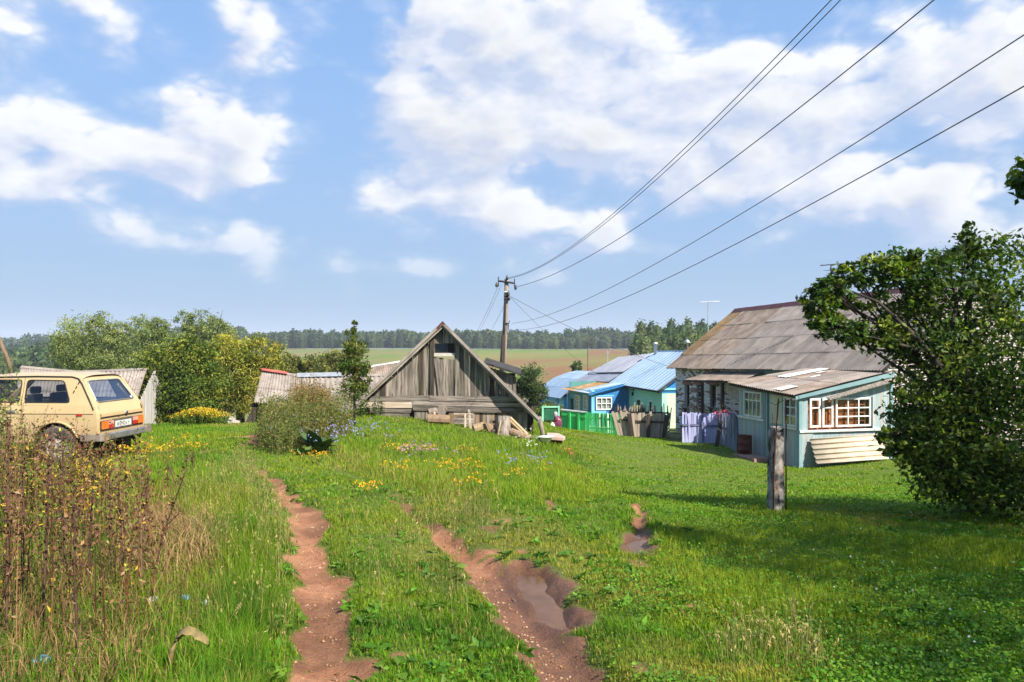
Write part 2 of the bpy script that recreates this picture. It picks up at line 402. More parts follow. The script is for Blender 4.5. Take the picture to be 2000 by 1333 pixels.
def glass_mat(name, tint, refl=0.12, transp=0.85):
    t = NT(name)
    tr = t.n('ShaderNodeBsdfTransparent'); tr.inputs[0].default_value = (*[c * transp for c in tint], 1)
    gl = t.n('ShaderNodeBsdfGlossy'); gl.inputs[0].default_value = (0.9, 0.93, 1.0, 1); gl.inputs['Roughness'].default_value = 0.03
    lw = t.n('ShaderNodeLayerWeight'); lw.inputs[0].default_value = 0.25
    mr = t.n('ShaderNodeMapRange'); t.L(lw.outputs['Fresnel'], mr.inputs[0]); mr.inputs[3].default_value = refl; mr.inputs[4].default_value = .28
    ms = t.n('ShaderNodeMixShader'); t.L(mr.outputs[0], ms.inputs[0]); t.L(tr.outputs[0], ms.inputs[1]); t.L(gl.outputs[0], ms.inputs[2])
    t.L(ms.outputs[0], t.out.inputs[0]); return t.m
M_['glass'] = glass_mat('window_glass', (0.9, 0.93, 0.92), 0.02, 0.96)
M_['car_glass'] = glass_mat('car_window_glass', (0.80, 0.83, 0.84), 0.05, 0.86)

def leaf_mat(name, trans=0.35, rough=0.55, spec=0.25):
    t = NT(name)
    a = t.n('ShaderNodeAttribute', attribute_name='Col')
    t.L(a.outputs['Color'], t.b.inputs['Base Color'])
    t.b.inputs['Roughness'].default_value = rough; t.b.inputs['Specular IOR Level'].default_value = spec
    tl = t.n('ShaderNodeBsdfTranslucent')
    br = t.mix(1.0, a.outputs['Color'], (1.25, 1.45, 0.55), 'MULTIPLY'); t.L(br, tl.inputs[0])
    ms = t.n('ShaderNodeMixShader'); ms.inputs[0].default_value = trans
    t.L(t.b.outputs[0], ms.inputs[1]); t.L(tl.outputs[0], ms.inputs[2]); t.L(ms.outputs[0], t.out.inputs[0])
    return t.m
M_['leaf'] = leaf_mat('leaves', 0.33)
M_['grass'] = leaf_mat('grass_blades', 0.38, 0.6, 0.2)
M_['dry'] = leaf_mat('dry_stems', 0.12, 0.8, 0.15)
M_['petal'] = leaf_mat('petals', 0.3, 0.7, 0.15)

# ------------------------------------------------------------------ helpers: noise and geometry in numpy
def _hash(ix, iy, seed):
    h = (ix.astype(np.int64) * 374761393 + iy.astype(np.int64) * 668265263 + seed * 974711) & 0xffffffff
    h = ((h ^ (h >> 13)) * 1274126177) & 0xffffffff
    return ((h ^ (h >> 16)) & 0xffff) / 65535.0
def vnoise(x, y, seed=0):
    x = np.asarray(x, float); y = np.asarray(y, float)
    ix = np.floor(x); iy = np.floor(y); fx = x - ix; fy = y - iy
    fx = fx * fx * (3 - 2 * fx); fy = fy * fy * (3 - 2 * fy)
    a = _hash(ix, iy, seed); b = _hash(ix + 1, iy, seed); c = _hash(ix, iy + 1, seed); d = _hash(ix + 1, iy + 1, seed)
    return (a * (1 - fx) + b * fx) * (1 - fy) + (c * (1 - fx) + d * fx) * fy
def fbm(x, y, seed=0, oct=4):
    s = 0; a = 0.5; tot = 0
    for k in range(oct):
        s = s + a * vnoise(x * 2 ** k, y * 2 ** k, seed + k * 17); tot += a; a *= 0.5
    return s / tot
def sstep(x, a, b):
    u = np.clip((x - a) / (b - a), 0, 1); return u * u * (3 - 2 * u)
def pip(px, py, poly):
    """points in polygon"""
    inside = np.zeros(np.shape(px), bool); n = len(poly)
    for i in range(n):
        x0, y0 = poly[i]; x1, y1 = poly[(i + 1) % n]
        c = ((y0 > py) != (y1 > py)) & (px < (x1 - x0) * (py - y0) / ((y1 - y0) or 1e-9) + x0)
        inside ^= c
    return inside
def polydist(X, Y, poly):
    """signed distance to polygon (negative inside)"""
    d = np.full(np.shape(X), 1e9); n = len(poly)
    for i in range(n):
        d = np.minimum(d, segdist(X, Y, poly[i], poly[(i + 1) % n])[0])
    return np.where(pip(X, Y, poly), -d, d)
def segdist(X, Y, p, q):
    dx, dy = q[0] - p[0], q[1] - p[1]; l2 = dx * dx + dy * dy + 1e-12
    u = np.clip(((X - p[0]) * dx + (Y - p[1]) * dy) / l2, 0, 1)
    return np.hypot(X - p[0] - u * dx, Y - p[1] - u * dy), u

# ------------------------------------------------------------------ the lie of the land
# (column, row in the photo, distance): where the ground is seen to lie
CTRL = [(1000, 1333, 3.8), (0, 1333, 3.75), (2000, 1333, 3.85), (300, 1100, 6.2), (1000, 1100, 6.5), (1700, 1100, 6.7),
        (1516, 998, 10.0), (1900, 1010, 9.4), (560, 960, 10.3), (900, 960, 10.6), (1250, 970, 11.4), (100, 910, 13.3), (285, 890, 14.6),
        (430, 852, 21), (500, 878, 16), (620, 890, 16), (800, 850, 20), (900, 832, 24), (1000, 850, 23), (1085, 868, 22.5), (1050, 920, 15.5),
        (700, 812, 25), (1120, 843, 39.6), (1205, 850, 37.2), (1256, 855, 36.2), (1333, 864, 31), (1443, 884, 25.7), (1575, 914, 22.5), (1740, 897, 23.2),
        (1250, 900, 22), (1400, 930, 18.5), (1300, 970, 13.2), (1850, 930, 19), (2000, 900, 26), (2100, 1000, 10), (285, 832, 31), (60, 845, 31), (480, 832, 33), (870, 790, 40),
        (1290, 838, 46), (1100, 835, 46), (1080, 836, 41), (1040, 812, 45), (600, 815, 40)]
EX = [  # X, Y, drop
    (0, -20, 1.3), (-14, -15, 1.3), (14, -15, 1.3), (0, 0, 1.62), (-5, 0, 1.62), (5, 0, 1.62), (30, 40, 3.6), (35, 60, 3.5), (14, 60, 5.2), (5, 70, 5.8), (-8, 75, 7.2), (-30, 60, 7.5), (-60, 70, 8.5),
    (0, 110, 7.6), (40, 110, 4.2), (80, 150, 2.0), (0, 170, 6.2), (30, 170, 5.2), (-60, 150, 9.5), (-40, 220, 6.0), (-130, 200, 15), (0, 320, 2.9), (60, 320, 2.0), (-90, 330, 2.6), (-230, 330, 17),
    (0, 560, 1.2), (120, 560, 0.8), (-180, 560, 1.6), (-460, 560, 20), (400, 560, -2), (0, 1000, 2), (-700, 1000, 5), (900, 1000, 1), (0, 3500, 12), (-2500, 3500, 20), (2500, 3500, 12)]
_cp = [((px - CX) / F * Y, Y, (py - HOR) * Y / F) for (px, py, Y) in CTRL] + EX
def _dom(X, Y):
    s = np.maximum(Y + 3.0, 3.0) + np.maximum(0, -Y) * 0.25
    return X / s, np.log(np.maximum(s + np.minimum(Y, 0) * 0.02, 0.5)) * 0.62 + np.minimum(Y, 0) * 0.02
def _phi(r2): return np.where(r2 > 1e-12, 0.5 * r2 * np.log(np.maximum(r2, 1e-12)), 0.0)
_cx, _cy, _cd = (np.array(v, float) for v in zip(*_cp))
_ca, _cb = _dom(_cx, _cy)
_n = len(_cx)
_A = np.zeros((_n + 3, _n + 3))
_A[:_n, :_n] = _phi((_ca[:, None] - _ca) ** 2 + (_cb[:, None] - _cb) ** 2) + np.eye(_n) * 2e-4
_A[:_n, _n] = 1; _A[:_n, _n + 1] = _ca; _A[:_n, _n + 2] = _cb; _A[_n:, :_n] = _A[:_n, _n:].T
_w = np.linalg.solve(_A, np.concatenate([_cd, [0, 0, 0]]))
def base_z(X, Y):
    X = np.asarray(X, float); Y = np.asarray(Y, float); sh = X.shape
    a, b = _dom(X.ravel(), Y.ravel())
    d = np.full(a.shape, _w[_n]) + _w[_n + 1] * a + _w[_n + 2] * b
    for i in range(_n): d += _w[i] * _phi((a - _ca[i]) ** 2 + (b - _cb[i]) ** 2)
    return (EYE - d).reshape(sh)
_ys = np.geomspace(2.2, 140, 900)
def ray(px, py):
    """the spot on the ground seen at a photo pixel"""
    t = (px - CX) / F
    z = base_z(t * _ys, _ys)
    rows = HOR + (EYE - z) * F / _ys
    k = np.argmax(rows <= py)
    if rows[k] > py: k = len(_ys) - 1
    if k == 0: Y = _ys[0]
    else:
        r0, r1 = rows[k - 1], rows[k]; u = (r0 - py) / max(r0 - r1, 1e-9); Y = _ys[k - 1] + (_ys[k] - _ys[k - 1]) * u
    return np.array((t * Y, Y))
def proj(X, Y, Z):
    Y = np.maximum(Y, 0.05); return CX + F * X / Y, HOR - F * (Z - EYE) / Y

# wheel tracks: (px, py, width px, strength)
TRACK_L = [(484, 903, 7, .55), (505, 916, 11, .8), (530, 935, 20, 1), (560, 968, 36, 1), (598, 1005, 74, 1), (606, 1035, 70, 1), (600, 1062, 56, .62), (606, 1090, 74, .95), (628, 1130, 88, 1), (622, 1180, 86, 1), (632, 1225, 104, 1), (642, 1280, 128, 1), (632, 1333, 150, 1), (630, 1420, 180, 1)]
TRACK_R = [(560, 880, 8, .2), (650, 915, 12, .25), (720, 945, 18, .35), (775, 975, 20, .4), (815, 1005, 26, .9), (845, 1028, 34, .75), (885, 1062, 46, .95), (930, 1095, 60, 1), (965, 1130, 80, 1), (1000, 1175, 92, 1), (1035, 1220, 100, 1), (1075, 1265, 110, 1), (1110, 1305, 130, 1), (1140, 1340, 165, 1), (1180, 1420, 200, 1)]
TRACK_S = [(1256, 978, 10, 1), (1252, 1000, 20, 1), (1248, 1030, 24, 1), (1246, 1050, 40, 1)]
TRACK_F = [(400, 868, 10, .3), (440, 855, 14, .4), (500, 850, 30, .9), (515, 868, 30, .9)]
SPOTS = [(965, 1035, 30, 12), (1068, 985, 14, 14), (1240, 1098, 22, 12), (948, 1078, 26, 10), (985, 1020, 20, 7), (412, 880, 16, 7), (505, 862, 18, 10), (930, 1215, 14, 5), (760, 1290, 30, 10), (1330, 1190, 24, 7), (1260, 1315, 25, 20), (1080, 968, 22, 4), (1450, 1215, 20, 6), (1010, 1080, 20, 8)]
PUDDLE_A = [(1003, 1112), (1030, 1103), (1062, 1112), (1085, 1140), (1098, 1160), (1126, 1190), (1127, 1208), (1092, 1212), (1070, 1196), (1048, 1176), (1018, 1150), (1008, 1130)]
PUDDLE_B = [(1221, 1056), (1236, 1046), (1262, 1043), (1266, 1054), (1256, 1068), (1244, 1075), (1228, 1068)]
def _trk(tr):
    out = []
    for (px, py, w, s) in tr:
        p = ray(px, py); out.append((p[0], p[1], w * p[1] / F * 0.5, s))
    return out
W_TR = [_trk(t) for t in (TRACK_L, TRACK_R, TRACK_S, TRACK_F)]
W_SP = []
for (px, py, rx, ry) in SPOTS:
    p = ray(px, py); q = ray(px, py - ry); W_SP.append((p[0], p[1], rx * p[1] / F, max(q[1] - p[1], 0.05)))
W_PA = [tuple(ray(*p)) for p in PUDDLE_A]
W_PB = [tuple(ray(*p)) for p in PUDDLE_B]
Z_PA = float(base_z(np.array([np.mean([p[0] for p in W_PA])]), np.array([np.mean([p[1] for p in W_PA])]))[0]) - 0.075
Z_PB = float(base_z(np.array([np.mean([p[0] for p in W_PB])]), np.array([np.mean([p[1] for p in W_PB])]))[0]) - 0.06

def dirt_mask(X, Y):
    """0 grass .. 1 bare earth"""
    wx = X + (fbm(X * 3.1, Y * 3.1, 5, 3) - .5) * 0.28; wy = Y + (fbm(X * 3.1, Y * 3.1, 9, 3) - .5) * 0.28
    m = np.zeros(np.shape(X))
    for tr in W_TR:
        for a, b in zip(tr[:-1], tr[1:]):
            d, u = segdist(wx, wy, a[:2], b[:2])
            w = a[2] + (b[2] - a[2]) * u; s = a[3] + (b[3] - a[3]) * u
            m = np.maximum(m, s * (1 - sstep(d, w * 0.72, w * 1.18)))
    for (x, y, rx, ry) in W_SP:
        d = np.hypot((wx - x) / rx, (wy - y) / ry); m = np.maximum(m, 0.66 * (1 - sstep(d, 0.3, 1.2)))
    for pl in (W_PA, W_PB):
        m = np.maximum(m, 1 - sstep(polydist(wx, wy, pl), 0.0, 0.16))
    return np.clip(m, 0, 1)
def rut(X, Y):
    r = np.zeros(np.shape(X))
    for k, tr in enumerate(W_TR[:3]):
        for a, b in zip(tr[:-1], tr[1:]):
            d, u = segdist(X, Y, a[:2], b[:2]); w = a[2] + (b[2] - a[2]) * u; s = a[3] + (b[3] - a[3]) * u
            r = np.maximum(r, s * (1 - sstep(d, w * 0.3, w * 1.5)) * (0.055 if k != 1 else 0.08))
    wx = X + (fbm(X * 4.0, Y * 4.0, 61, 3) - .5) * .22; wy = Y + (fbm(X * 4.0, Y * 4.0, 67, 3) - .5) * .22
    for pl, dp in ((W_PA, 0.115), (W_PB, 0.10)):
        r = np.maximum(r, dp * (1 - sstep(polydist(wx, wy, pl), -0.09, 0.11)))
    return r
def ground_z(X, Y, fine=True):
    X = np.asarray(X, float); Y = np.asarray(Y, float)
    z = base_z(X, Y)
    near = 1 - sstep(Y, 25, 45)
    z = z + near * ((fbm(X * .9, Y * .9, 3, 3) - .5) * 0.09)
    for pl, zc, off in ((W_PA, Z_PA, .075), (W_PB, Z_PB, .06)):     # the hollows that hold water are level
        k = 1 - sstep(polydist(X, Y, pl), .02, .40)
        z = z * (1 - k) + (zc + off) * k
    if fine: z = z - rut(X, Y) * (Y < 40)
    return z
def gz(x, y): return float(ground_z(np.array([x]), np.array([y]))[0])
def P(px, py, Y): return Vector(((px - CX) / F * Y, Y, EYE - (py - HOR) * Y / F))
def G(px, Y):
    x = (px - CX) / F * Y; return Vector((x, Y, gz(x, Y)))

# field patches far off: colours of crops and ploughland by where they lie
def far_colour(X, Y, px, py):
    n = fbm(X * .02, Y * .012, 21, 4); n2 = fbm(X * .15, Y * .05, 23, 3)
    c = np.zeros(X.shape + (3,)); g = np.array((.115, .165, .026)); y = np.array((.175, .165, .042)); b = np.array((.20, .09, .042)); d = np.array((.085, .14, .03))
    c[:] = g
    k = sstep(n, .42, .62)[..., None]; c = c * (1 - k) + y * k
    # ploughed brown slope to the right, bands of stubble to the left
    q = X / np.maximum(Y, 1)
    br = sstep(q + (n - .5) * .25, -.06, .06) * (1 - sstep(Y, 235, 300) * (q < 0.10)) * sstep(Y, 90, 125)
    band = sstep(n2, .40, .60)
    gs = np.exp(-((Y - 215 - q * 260 + (n - .5) * 60) / 22.0) ** 2) * .75
    br = br * (.55 + .45 * band) * (1 - gs)
    c = c * (1 - br[..., None]) + b * br[..., None]
    st = sstep(n2, .5, .62) * (q < -.05) * sstep(Y, 160, 220) * .6
    c = c * (1 - st[..., None]) + np.array((.20, .15, .08)) * st[..., None]
    nearg = (1 - sstep(Y, 70, 120))[..., None]
    return c * (1 - nearg) + d * 1.25 * nearg

def build_ground():
    ycols = np.concatenate([np.linspace(-24, 1.4, 14, endpoint=False), np.geomspace(1.4 + 2, 48 + 2, 430) - 2, np.geomspace(50, 4200, 90)])
    ts = np.linspace(-1, 1, 521); ts = np.sign(ts) * (np.abs(ts) * 0.86 + 0.55 * np.abs(ts) ** 6)
    Yg, Tg = np.meshgrid(ycols, ts, indexing='ij')
    Xg = Tg * np.maximum(Yg + 3, 7.0) * (1 + 0.0 * Yg)
    Zg = ground_z(Xg, Yg)
    dm = np.zeros_like(Xg); k = Yg < 45
    dm[k] = dirt_mask(Xg[k], Yg[k])
    Zg = Zg + (fbm(Xg * 9, Yg * 9, 31, 3) - .5) * 0.022 * dm + (fbm(Xg * 4, Yg * 4, 37, 3) - .5) * .03 * (1 - dm) * (Yg < 30)
    px, py = proj(Xg, Yg, Zg)
    nr, nc = Xg.shape
    V = np.stack([Xg, Yg, Zg], -1).reshape(-1, 3)
    ii = np.arange(nr * nc).reshape(nr, nc)
    Q = np.stack([ii[:-1, :-1], ii[:-1, 1:], ii[1:, 1:], ii[1:, :-1]], -1).reshape(-1, 4)
    n1 = fbm(Xg * .8, Yg * .8, 41, 4)[..., None]; n2 = fbm(Xg * 5, Yg * 5, 43, 3)[..., None]
    turf = np.array((.072, .125, .012)) * (1 - n1) + np.array((.145, .165, .022)) * n1
    lit_ = (pip(px, py, [(-400, 930), (260, 930), (470, 1130), (360, 1420), (-400, 1420)]) * (Yg > 1.5) * (Yg < 14))[..., None] * sstep(n2, .25, .5)
    turf = turf * (1 - lit_) + np.array((.105, .068, .042)) * lit_
    n4 = sstep(fbm(Xg * 2.1, Yg * 2.1, 47, 4), .35, .65)[..., None]
    earth = (np.array((.235, .090, .040)) * (1 - n2) + np.array((.41, .200, .105)) * n2) * (.72 + .45 * n4)
    wet = np.array((.135, .062, .034))
    wk = np.zeros_like(Xg); wk[k] = (1 - sstep(np.minimum(polydist(Xg[k], Yg[k], W_PA), polydist(Xg[k], Yg[k], W_PB)), 0.0, 0.28))
    # the right-hand rut is still damp
    for a, b in zip(W_TR[1][8:-1], W_TR[1][9:]):
        d, u = segdist(Xg, Yg, a[:2], b[:2]); wk = np.maximum(wk, .55 * (1 - sstep(d, .1, .4)) * (Yg < 12))
    wk = np.clip(wk, 0, 1)[..., None]
    earth = earth * (1 - wk) + wet * wk
    far = far_colour(Xg, Yg, px, py); fk = sstep(Yg, 45, 60)[..., None]
    base = turf * (1 - fk) + far * fk
    dmn = sstep(dm + (n2[..., 0] - .5) * .5, .32, .62)[..., None] * (1 - fk)
    Cc = base * (1 - dmn) + earth * dmn
    t = NT('ground_soil_and_turf')
    a = t.n('ShaderNodeAttribute', attribute_name='Col')
    nn = t.noise(14, 8, .7, rnd=False); nn2 = t.noise(70, 4, .6, rnd=False)
    f = t.math('ADD', t.math('MULTIPLY', nn, .7), t.math('MULTIPLY', nn2, .5))
    mr = t.n('ShaderNodeMapRange'); t.L(f, mr.inputs[0]); mr.inputs[1].default_value = .3; mr.inputs[2].default_value = .9; mr.inputs[3].default_value = .50; mr.inputs[4].default_value = 1.5
    hs = t.n('ShaderNodeHueSaturation'); t.L(a.outputs['Color'], hs.inputs['Color']); t.L(mr.outputs[0], hs.inputs['Value'])
    t.bump(f, .9, .05)
    w2 = t.n('ShaderNodeAttribute', attribute_name='Wet')
    rr = t.n('ShaderNodeMapRange'); t.L(w2.outputs['Fac'], rr.inputs[0]); rr.inputs[3].default_value = .95; rr.inputs[4].default_value = .42
    m = t.done(hs.outputs[0], rr.outputs[0], 0, .3)
    me = fast_mesh('ground', V, Q, m, Cc.reshape(-1, 3), True)
    wa = me.attributes.new('Wet', 'FLOAT', 'POINT'); wa.data.foreach_set('value', wk.ravel().astype(np.float32))
    o = ob('ground', me); o['kind'] = 'structure'
    # standing water in the ruts
    t = NT('muddy_water')
    mud = t.noise(5, 4, .6, rnd=False)
    t.bump(t.noise(18, 3, .5, rnd=False), .05, .004)
    wm = t.done(t.ramp(mud, [(.3, (.085, .042, .024)), (.7, (.145, .076, .045))]), .16, 0, .09)
    for pl, z, nm in ((W_PA, Z_PA, 'puddle'), (W_PB, Z_PB, 'puddle')):
        cx = np.mean([p[0] for p in pl]); cy = np.mean([p[1] for p in pl])
        pts = []
        for i in range(64):
            j = i / 64 * len(pl); a0 = pl[int(j)]; a1 = pl[(int(j) + 1) % len(pl)]; u = j - int(j)
            x = a0[0] + (a1[0] - a0[0]) * u; y = a0[1] + (a1[1] - a0[1]) * u
            k_ = 1.5
            pts.append((cx + (x - cx) * k_, cy + (y - cy) * k_, z))
        o = MB().poly(pts).build(nm, wm); o['kind'] = 'structure'
build_ground()

# ------------------------------------------------------------------ building kit
class Frame:
    """a building's own axes: x away from the street, y along it (receding), z up; placed by a ground corner"""
    def __init__(s, X, Y, Z, rot):
        s.o = Vector((X, Y, Z)); s.r = rot
        s.ex = Vector((math.cos(rot), math.sin(rot), 0)); s.ey = Vector((-math.sin(rot), math.cos(rot), 0))
    def w(s, x, y, z=0.0): return s.o + s.ex * x + s.ey * y + Vector((0, 0, z))
    def y_at(s, px, x):            # where a column of the photo meets the plane x = const
        t = (px - CX) / F; p = s.o + s.ex * x
        return (p.x - t * p.y) / (t * s.ey.y - s.ey.x)
    def x_at(s, px, y):
        t = (px - CX) / F; p = s.o + s.ey * y
        return (p.x - t * p.y) / (t * s.ex.y - s.ex.x)
    def z_at(s, py, x, y):
        return EYE - (py - HOR) * s.w(x, y).y / F - s.o.z
    def local(s, v):
        d = Vector(v) - s.o; return Vector((d.dot(s.ex), d.dot(s.ey), d.z))

def wall_boxes(mb, axis, c0, c1, a0, a1, z0, z1, holes, top=None):
    """a wall slab along 'x' or 'y' from a0 to a1, thickness c0..c1, with rectangular openings (a0,a1,z0,z1); top(a) gives a sloping head"""
    ks = sorted({a0, a1} | {h for o in holes for h in o[:2] if a0 < h < a1})
    tp = top if top is not None else (lambda a: z1)
    def slab(p, q, za, zb0, zb1):
        if axis == 'x': pts = [(p, c0, za), (q, c0, za), (q, c0, zb1), (p, c0, zb0)]; d = (0, c1 - c0, 0)
        else: pts = [(c0, p, za), (c0, q, za), (c0, q, zb1), (c0, p, zb0)]; d = (c1 - c0, 0, 0)
        mb.prism(pts, d)
    for p, q in zip(ks[:-1], ks[1:]):
        m = (p + q) / 2
        hs = sorted([(o[2], o[3]) for o in holes if o[0] < m < o[1]])
        z = z0
        for (h0, h1) in hs:
            if h0 > z: slab(p, q, z, h0, h0)
            z = h1
        slab(p, q, z, tp(p), tp(q))

def frame_rects(mb, M, w, h, fw, depth, nx, nz, mw=None, zsplit=None):
    """window frame with glazing bars, in the plane M: x right, z up, y out of the wall"""
    mw = mw or fw * .6
    mb.box(0, w, 0, depth, 0, fw, M); mb.box(0, w, 0, depth, h - fw, h, M)
    mb.box(0, fw, 0, depth, fw, h - fw, M); mb.box(w - fw, w, 0, depth, fw, h - fw, M)
    xs = [fw + (w - 2 * fw) * k / nx for k in range(nx + 1)]
    zs = [fw + (h - 2 * fw) * k / nz for k in range(nz + 1)] if zsplit is None else [fw] + [fw + (h - 2 * fw) * k for k in zsplit] + [h - fw]
    for x in xs[1:-1]: mb.box(x - mw / 2, x + mw / 2, .004, depth - .004, fw, h - fw, M)
    for z in zs[1:-1]: mb.box(fw, w - fw, .006, depth - .006, z - mw / 2, z + mw / 2, M)
    return xs, zs
def window(parent, org, xdir, out, w, h, nx, nz, fmat, fw=.06, gmat=None, zsplit=None, depth=.06, name='window', behind=None, bdist=.08):
    """window thing-part: frame mesh with one child per pane; org = lower left corner on the wall face seen from outside"""
    xd = Vector(xdir).normalized(); yo = Vector(out).normalized(); zd = Vector((0, 0, 1))
    M = Matrix.Translation(Vector(org)) @ Matrix((xd, yo, zd)).transposed().to_4x4()
    mb = MB(); xs, zs = frame_rects(mb, M, w, h, fw, depth, nx, nz, None, zsplit)
    o = mb.build(name, fmat, parent)
    for i in range(len(xs) - 1):
        for k in range(len(zs) - 1):
            MB().box(xs[i], xs[i + 1], depth * .4, depth * .4 + .004, zs[k], zs[k + 1], M).build('pane', gmat or M_['glass'], o)
    if behind is not None:
        MB().box(.02, w - .02, -bdist - .01, -bdist, .02, h - .02, M).build('curtain', behind, o)
    return o, M

def sheet_roof(parent, fn, nu, nv, mat, waves=8, amp=.022, lap=.05, name='roof_sheet', ribs=False, jit=.006, mats=None, lift=.018, ragged=.02, seg=4):
    """a roof slope of separate sheets laid on the patch fn(u, v) (u along the eave, v up the slope)"""
    rnd = random.Random(nu * 31 + nv)
    objs = []
    for j in range(nv):
        for i in range(nu):
            u0, u1 = i / nu, (i + 1) / nu + (0.012 / nu if i < nu - 1 else 0)
            v0, v1 = j / nv, (j + 1) / nv
            v0 -= (lap / nv if j > 0 else rnd.uniform(0, ragged) / nv)
            c = fn((u0 + u1) / 2, (v0 + v1) / 2)
            nrm = (fn(u1, v0) - fn(u0, v0)).cross(fn(u0, v1) - fn(u0, v0)).normalized()
            if nrm.z < 0: nrm = -nrm
            vs = []; dz = rnd.uniform(0, jit); tw = rnd.uniform(-jit, jit)
            if ribs:
                prof = []
                for k in range(waves): prof += [(k / waves, amp), ((k + .06) / waves, 0), ((k + .94) / waves, 0)]
                prof.append((1, amp))
            else:
                n = waves * seg; prof = [(k / n, amp * math.cos(2 * math.pi * k / seg)) for k in range(n + 1)]
            for vv, lf in ((v0, lift if j > 0 else .004), (v1, 0.0)):
                for (a, hgt) in prof:
                    vs.append(fn(u0 + (u1 - u0) * a, vv) + nrm * (hgt + lf + dz + tw * (a - .5) + (.004 if i % 2 else 0)))
            m = len(prof)
            fs = [(k, k + 1, m + k + 1, m + k) for k in range(m - 1)]
            mt = mat if mats is None else mats(i, j)
            mb = MB(); mb.add([v - c for v in vs], fs)
            o = mb.build(name, mt, parent, smooth=not ribs); o.location = c
            objs.append(o)
    return objs
def patch(E0, E1, R1, R0, sag=0.0):
    E0, E1, R0, R1 = map(Vector, (E0, E1, R0, R1))
    def fn(u, v):
        p = (E0 * (1 - u) + E1 * u) * (1 - v) + (R0 * (1 - u) + R1 * u) * v
        return p - Vector((0, 0, sag * 4 * u * (1 - u)))
    return fn
def plank(parent, p0, p1, w, th, nrm, mat, name='plank', rag=0.0, mesh=None):
    """one board from p0 to p1, its broad face towards nrm; grain runs along its own z"""
    p0 = Vector(p0); p1 = Vector(p1); z = (p1 - p0); ln = z.length; z.normalize()
    y = Vector(nrm); y = (y - z * y.dot(z)).normalized(); x = y.cross(z)
    r = [random.uniform(-rag, rag) for _ in range(4)]
    if mesh is None:
        mb = MB()
        mb.add([(-w / 2, -th / 2, r[0]), (w / 2, -th / 2, r[1]), (w / 2, th / 2, r[1]), (-w / 2, th / 2, r[0]),
                (-w / 2, -th / 2, ln + r[2]), (w / 2, -th / 2, ln + r[3]), (w / 2, th / 2, ln + r[3]), (-w / 2, th / 2, ln + r[2])],
               [(3, 2, 1, 0), (4, 5, 6, 7), (0, 1, 5, 4), (1, 2, 6, 5), (2, 3, 7, 6), (3, 0, 4, 7)])
        mesh = mb.mesh(name, mat)
    o = ob(name, mesh, parent)
    o.matrix_local = Matrix.Translation(p0) @ Matrix((x, y, z)).transposed().to_4x4()
    return o
def picket_mesh(name, w, th, h, mat, top='point'):
    mb = MB()
    if top == 'point': pts = [(-w / 2, 0, 0), (w / 2, 0, 0), (w / 2, 0, h - w * .6), (0, 0, h), (-w / 2, 0, h - w * .6)]
    elif top == 'round': pts = [(-w / 2, 0, 0), (w / 2, 0, 0), (w / 2, 0, h - w * .4), (w * .3, 0, h - w * .1), (0, 0, h), (-w * .3, 0, h - w * .1), (-w / 2, 0, h - w * .4)]
    else: pts = [(-w / 2, 0, 0), (w / 2, 0, 0), (w / 2, 0, h), (-w / 2, 0, h - .015)]
    mb.prism(pts, (0, th, 0)); return mb.mesh(name, mat)
def picket_fence(name, label, A, B, n, meshes, h, rails=(.25, .75), rail_mat=None, post_mat=None, posts=(0, .5, 1), lean=0.02, hv=.03, cat='fence', front=True, postw=.09, tilt=None, yj=.0, sink=.02, railh=.08):
    """fence from A to B (world): every picket, rail and post a part"""
    A = Vector(A); B = Vector(B); d = Vector((B.x - A.x, B.y - A.y, 0)); ln = d.length; d.normalize()
    rot = math.atan2(d.y, d.x)
    t = thing(name, label, cat, A, rot)
    rnd = random.Random(len(label) * 7 + n)
    fz = [gz(A.x + d.x * ln * k / (n - 1), A.y + d.y * ln * k / (n - 1)) - A.z for k in range(n)]
    for k in range(n):
        x = ln * k / (n - 1)
        o = ob('picket', meshes[rnd.randrange(len(meshes))], t)
        tl = (tilt(k / (n - 1)) if tilt else 0) + rnd.gauss(0, lean)
        o.matrix_local = Matrix.Translation((x, rnd.uniform(-yj, yj), fz[k] - sink + rnd.uniform(-hv, hv))) @ Matrix.Rotation(tl, 4, 'Y') @ Matrix.Rotation(rnd.gauss(0, .03), 4, 'X')
    s = -1 if front else 1
    off = -.035 if front else .05
    for r in rails:
        m = 6
        pts = [(ln * i / m, off, fz[int(round((n - 1) * i / m))] + r * h + rnd.uniform(-.015, .015)) for i in range(m + 1)]
        mb = MB()
        for i in range(m):
            a, b = pts[i], pts[i + 1]
            mb.prism([(a[0], a[1] - .02, a[2] - railh / 2), (a[0], a[1] + .02, a[2] - railh / 2), (a[0], a[1] + .02, a[2] + railh / 2), (a[0], a[1] - .02, a[2] + railh / 2)], (b[0] - a[0], b[1] - a[1], b[2] - a[2]))
        mb.build('rail', rail_mat, t)
    for u in posts:
        k = int(round(u * (n - 1))); x = ln * u
        tl = tilt(u) if tilt else rnd.gauss(0, .02)
        o = MB().box(-postw / 2, postw / 2, -postw / 2, postw / 2, -.2, h * .97).build('post', post_mat or rail_mat, t)
        o.matrix_local = Matrix.Translation((x, off + s * (.02 + postw / 2) + (0 if front else .06), fz[k])) @ Matrix.Rotation(tl, 4, 'Y')
    return t

ROT = math.atan2(.2398, .9708)
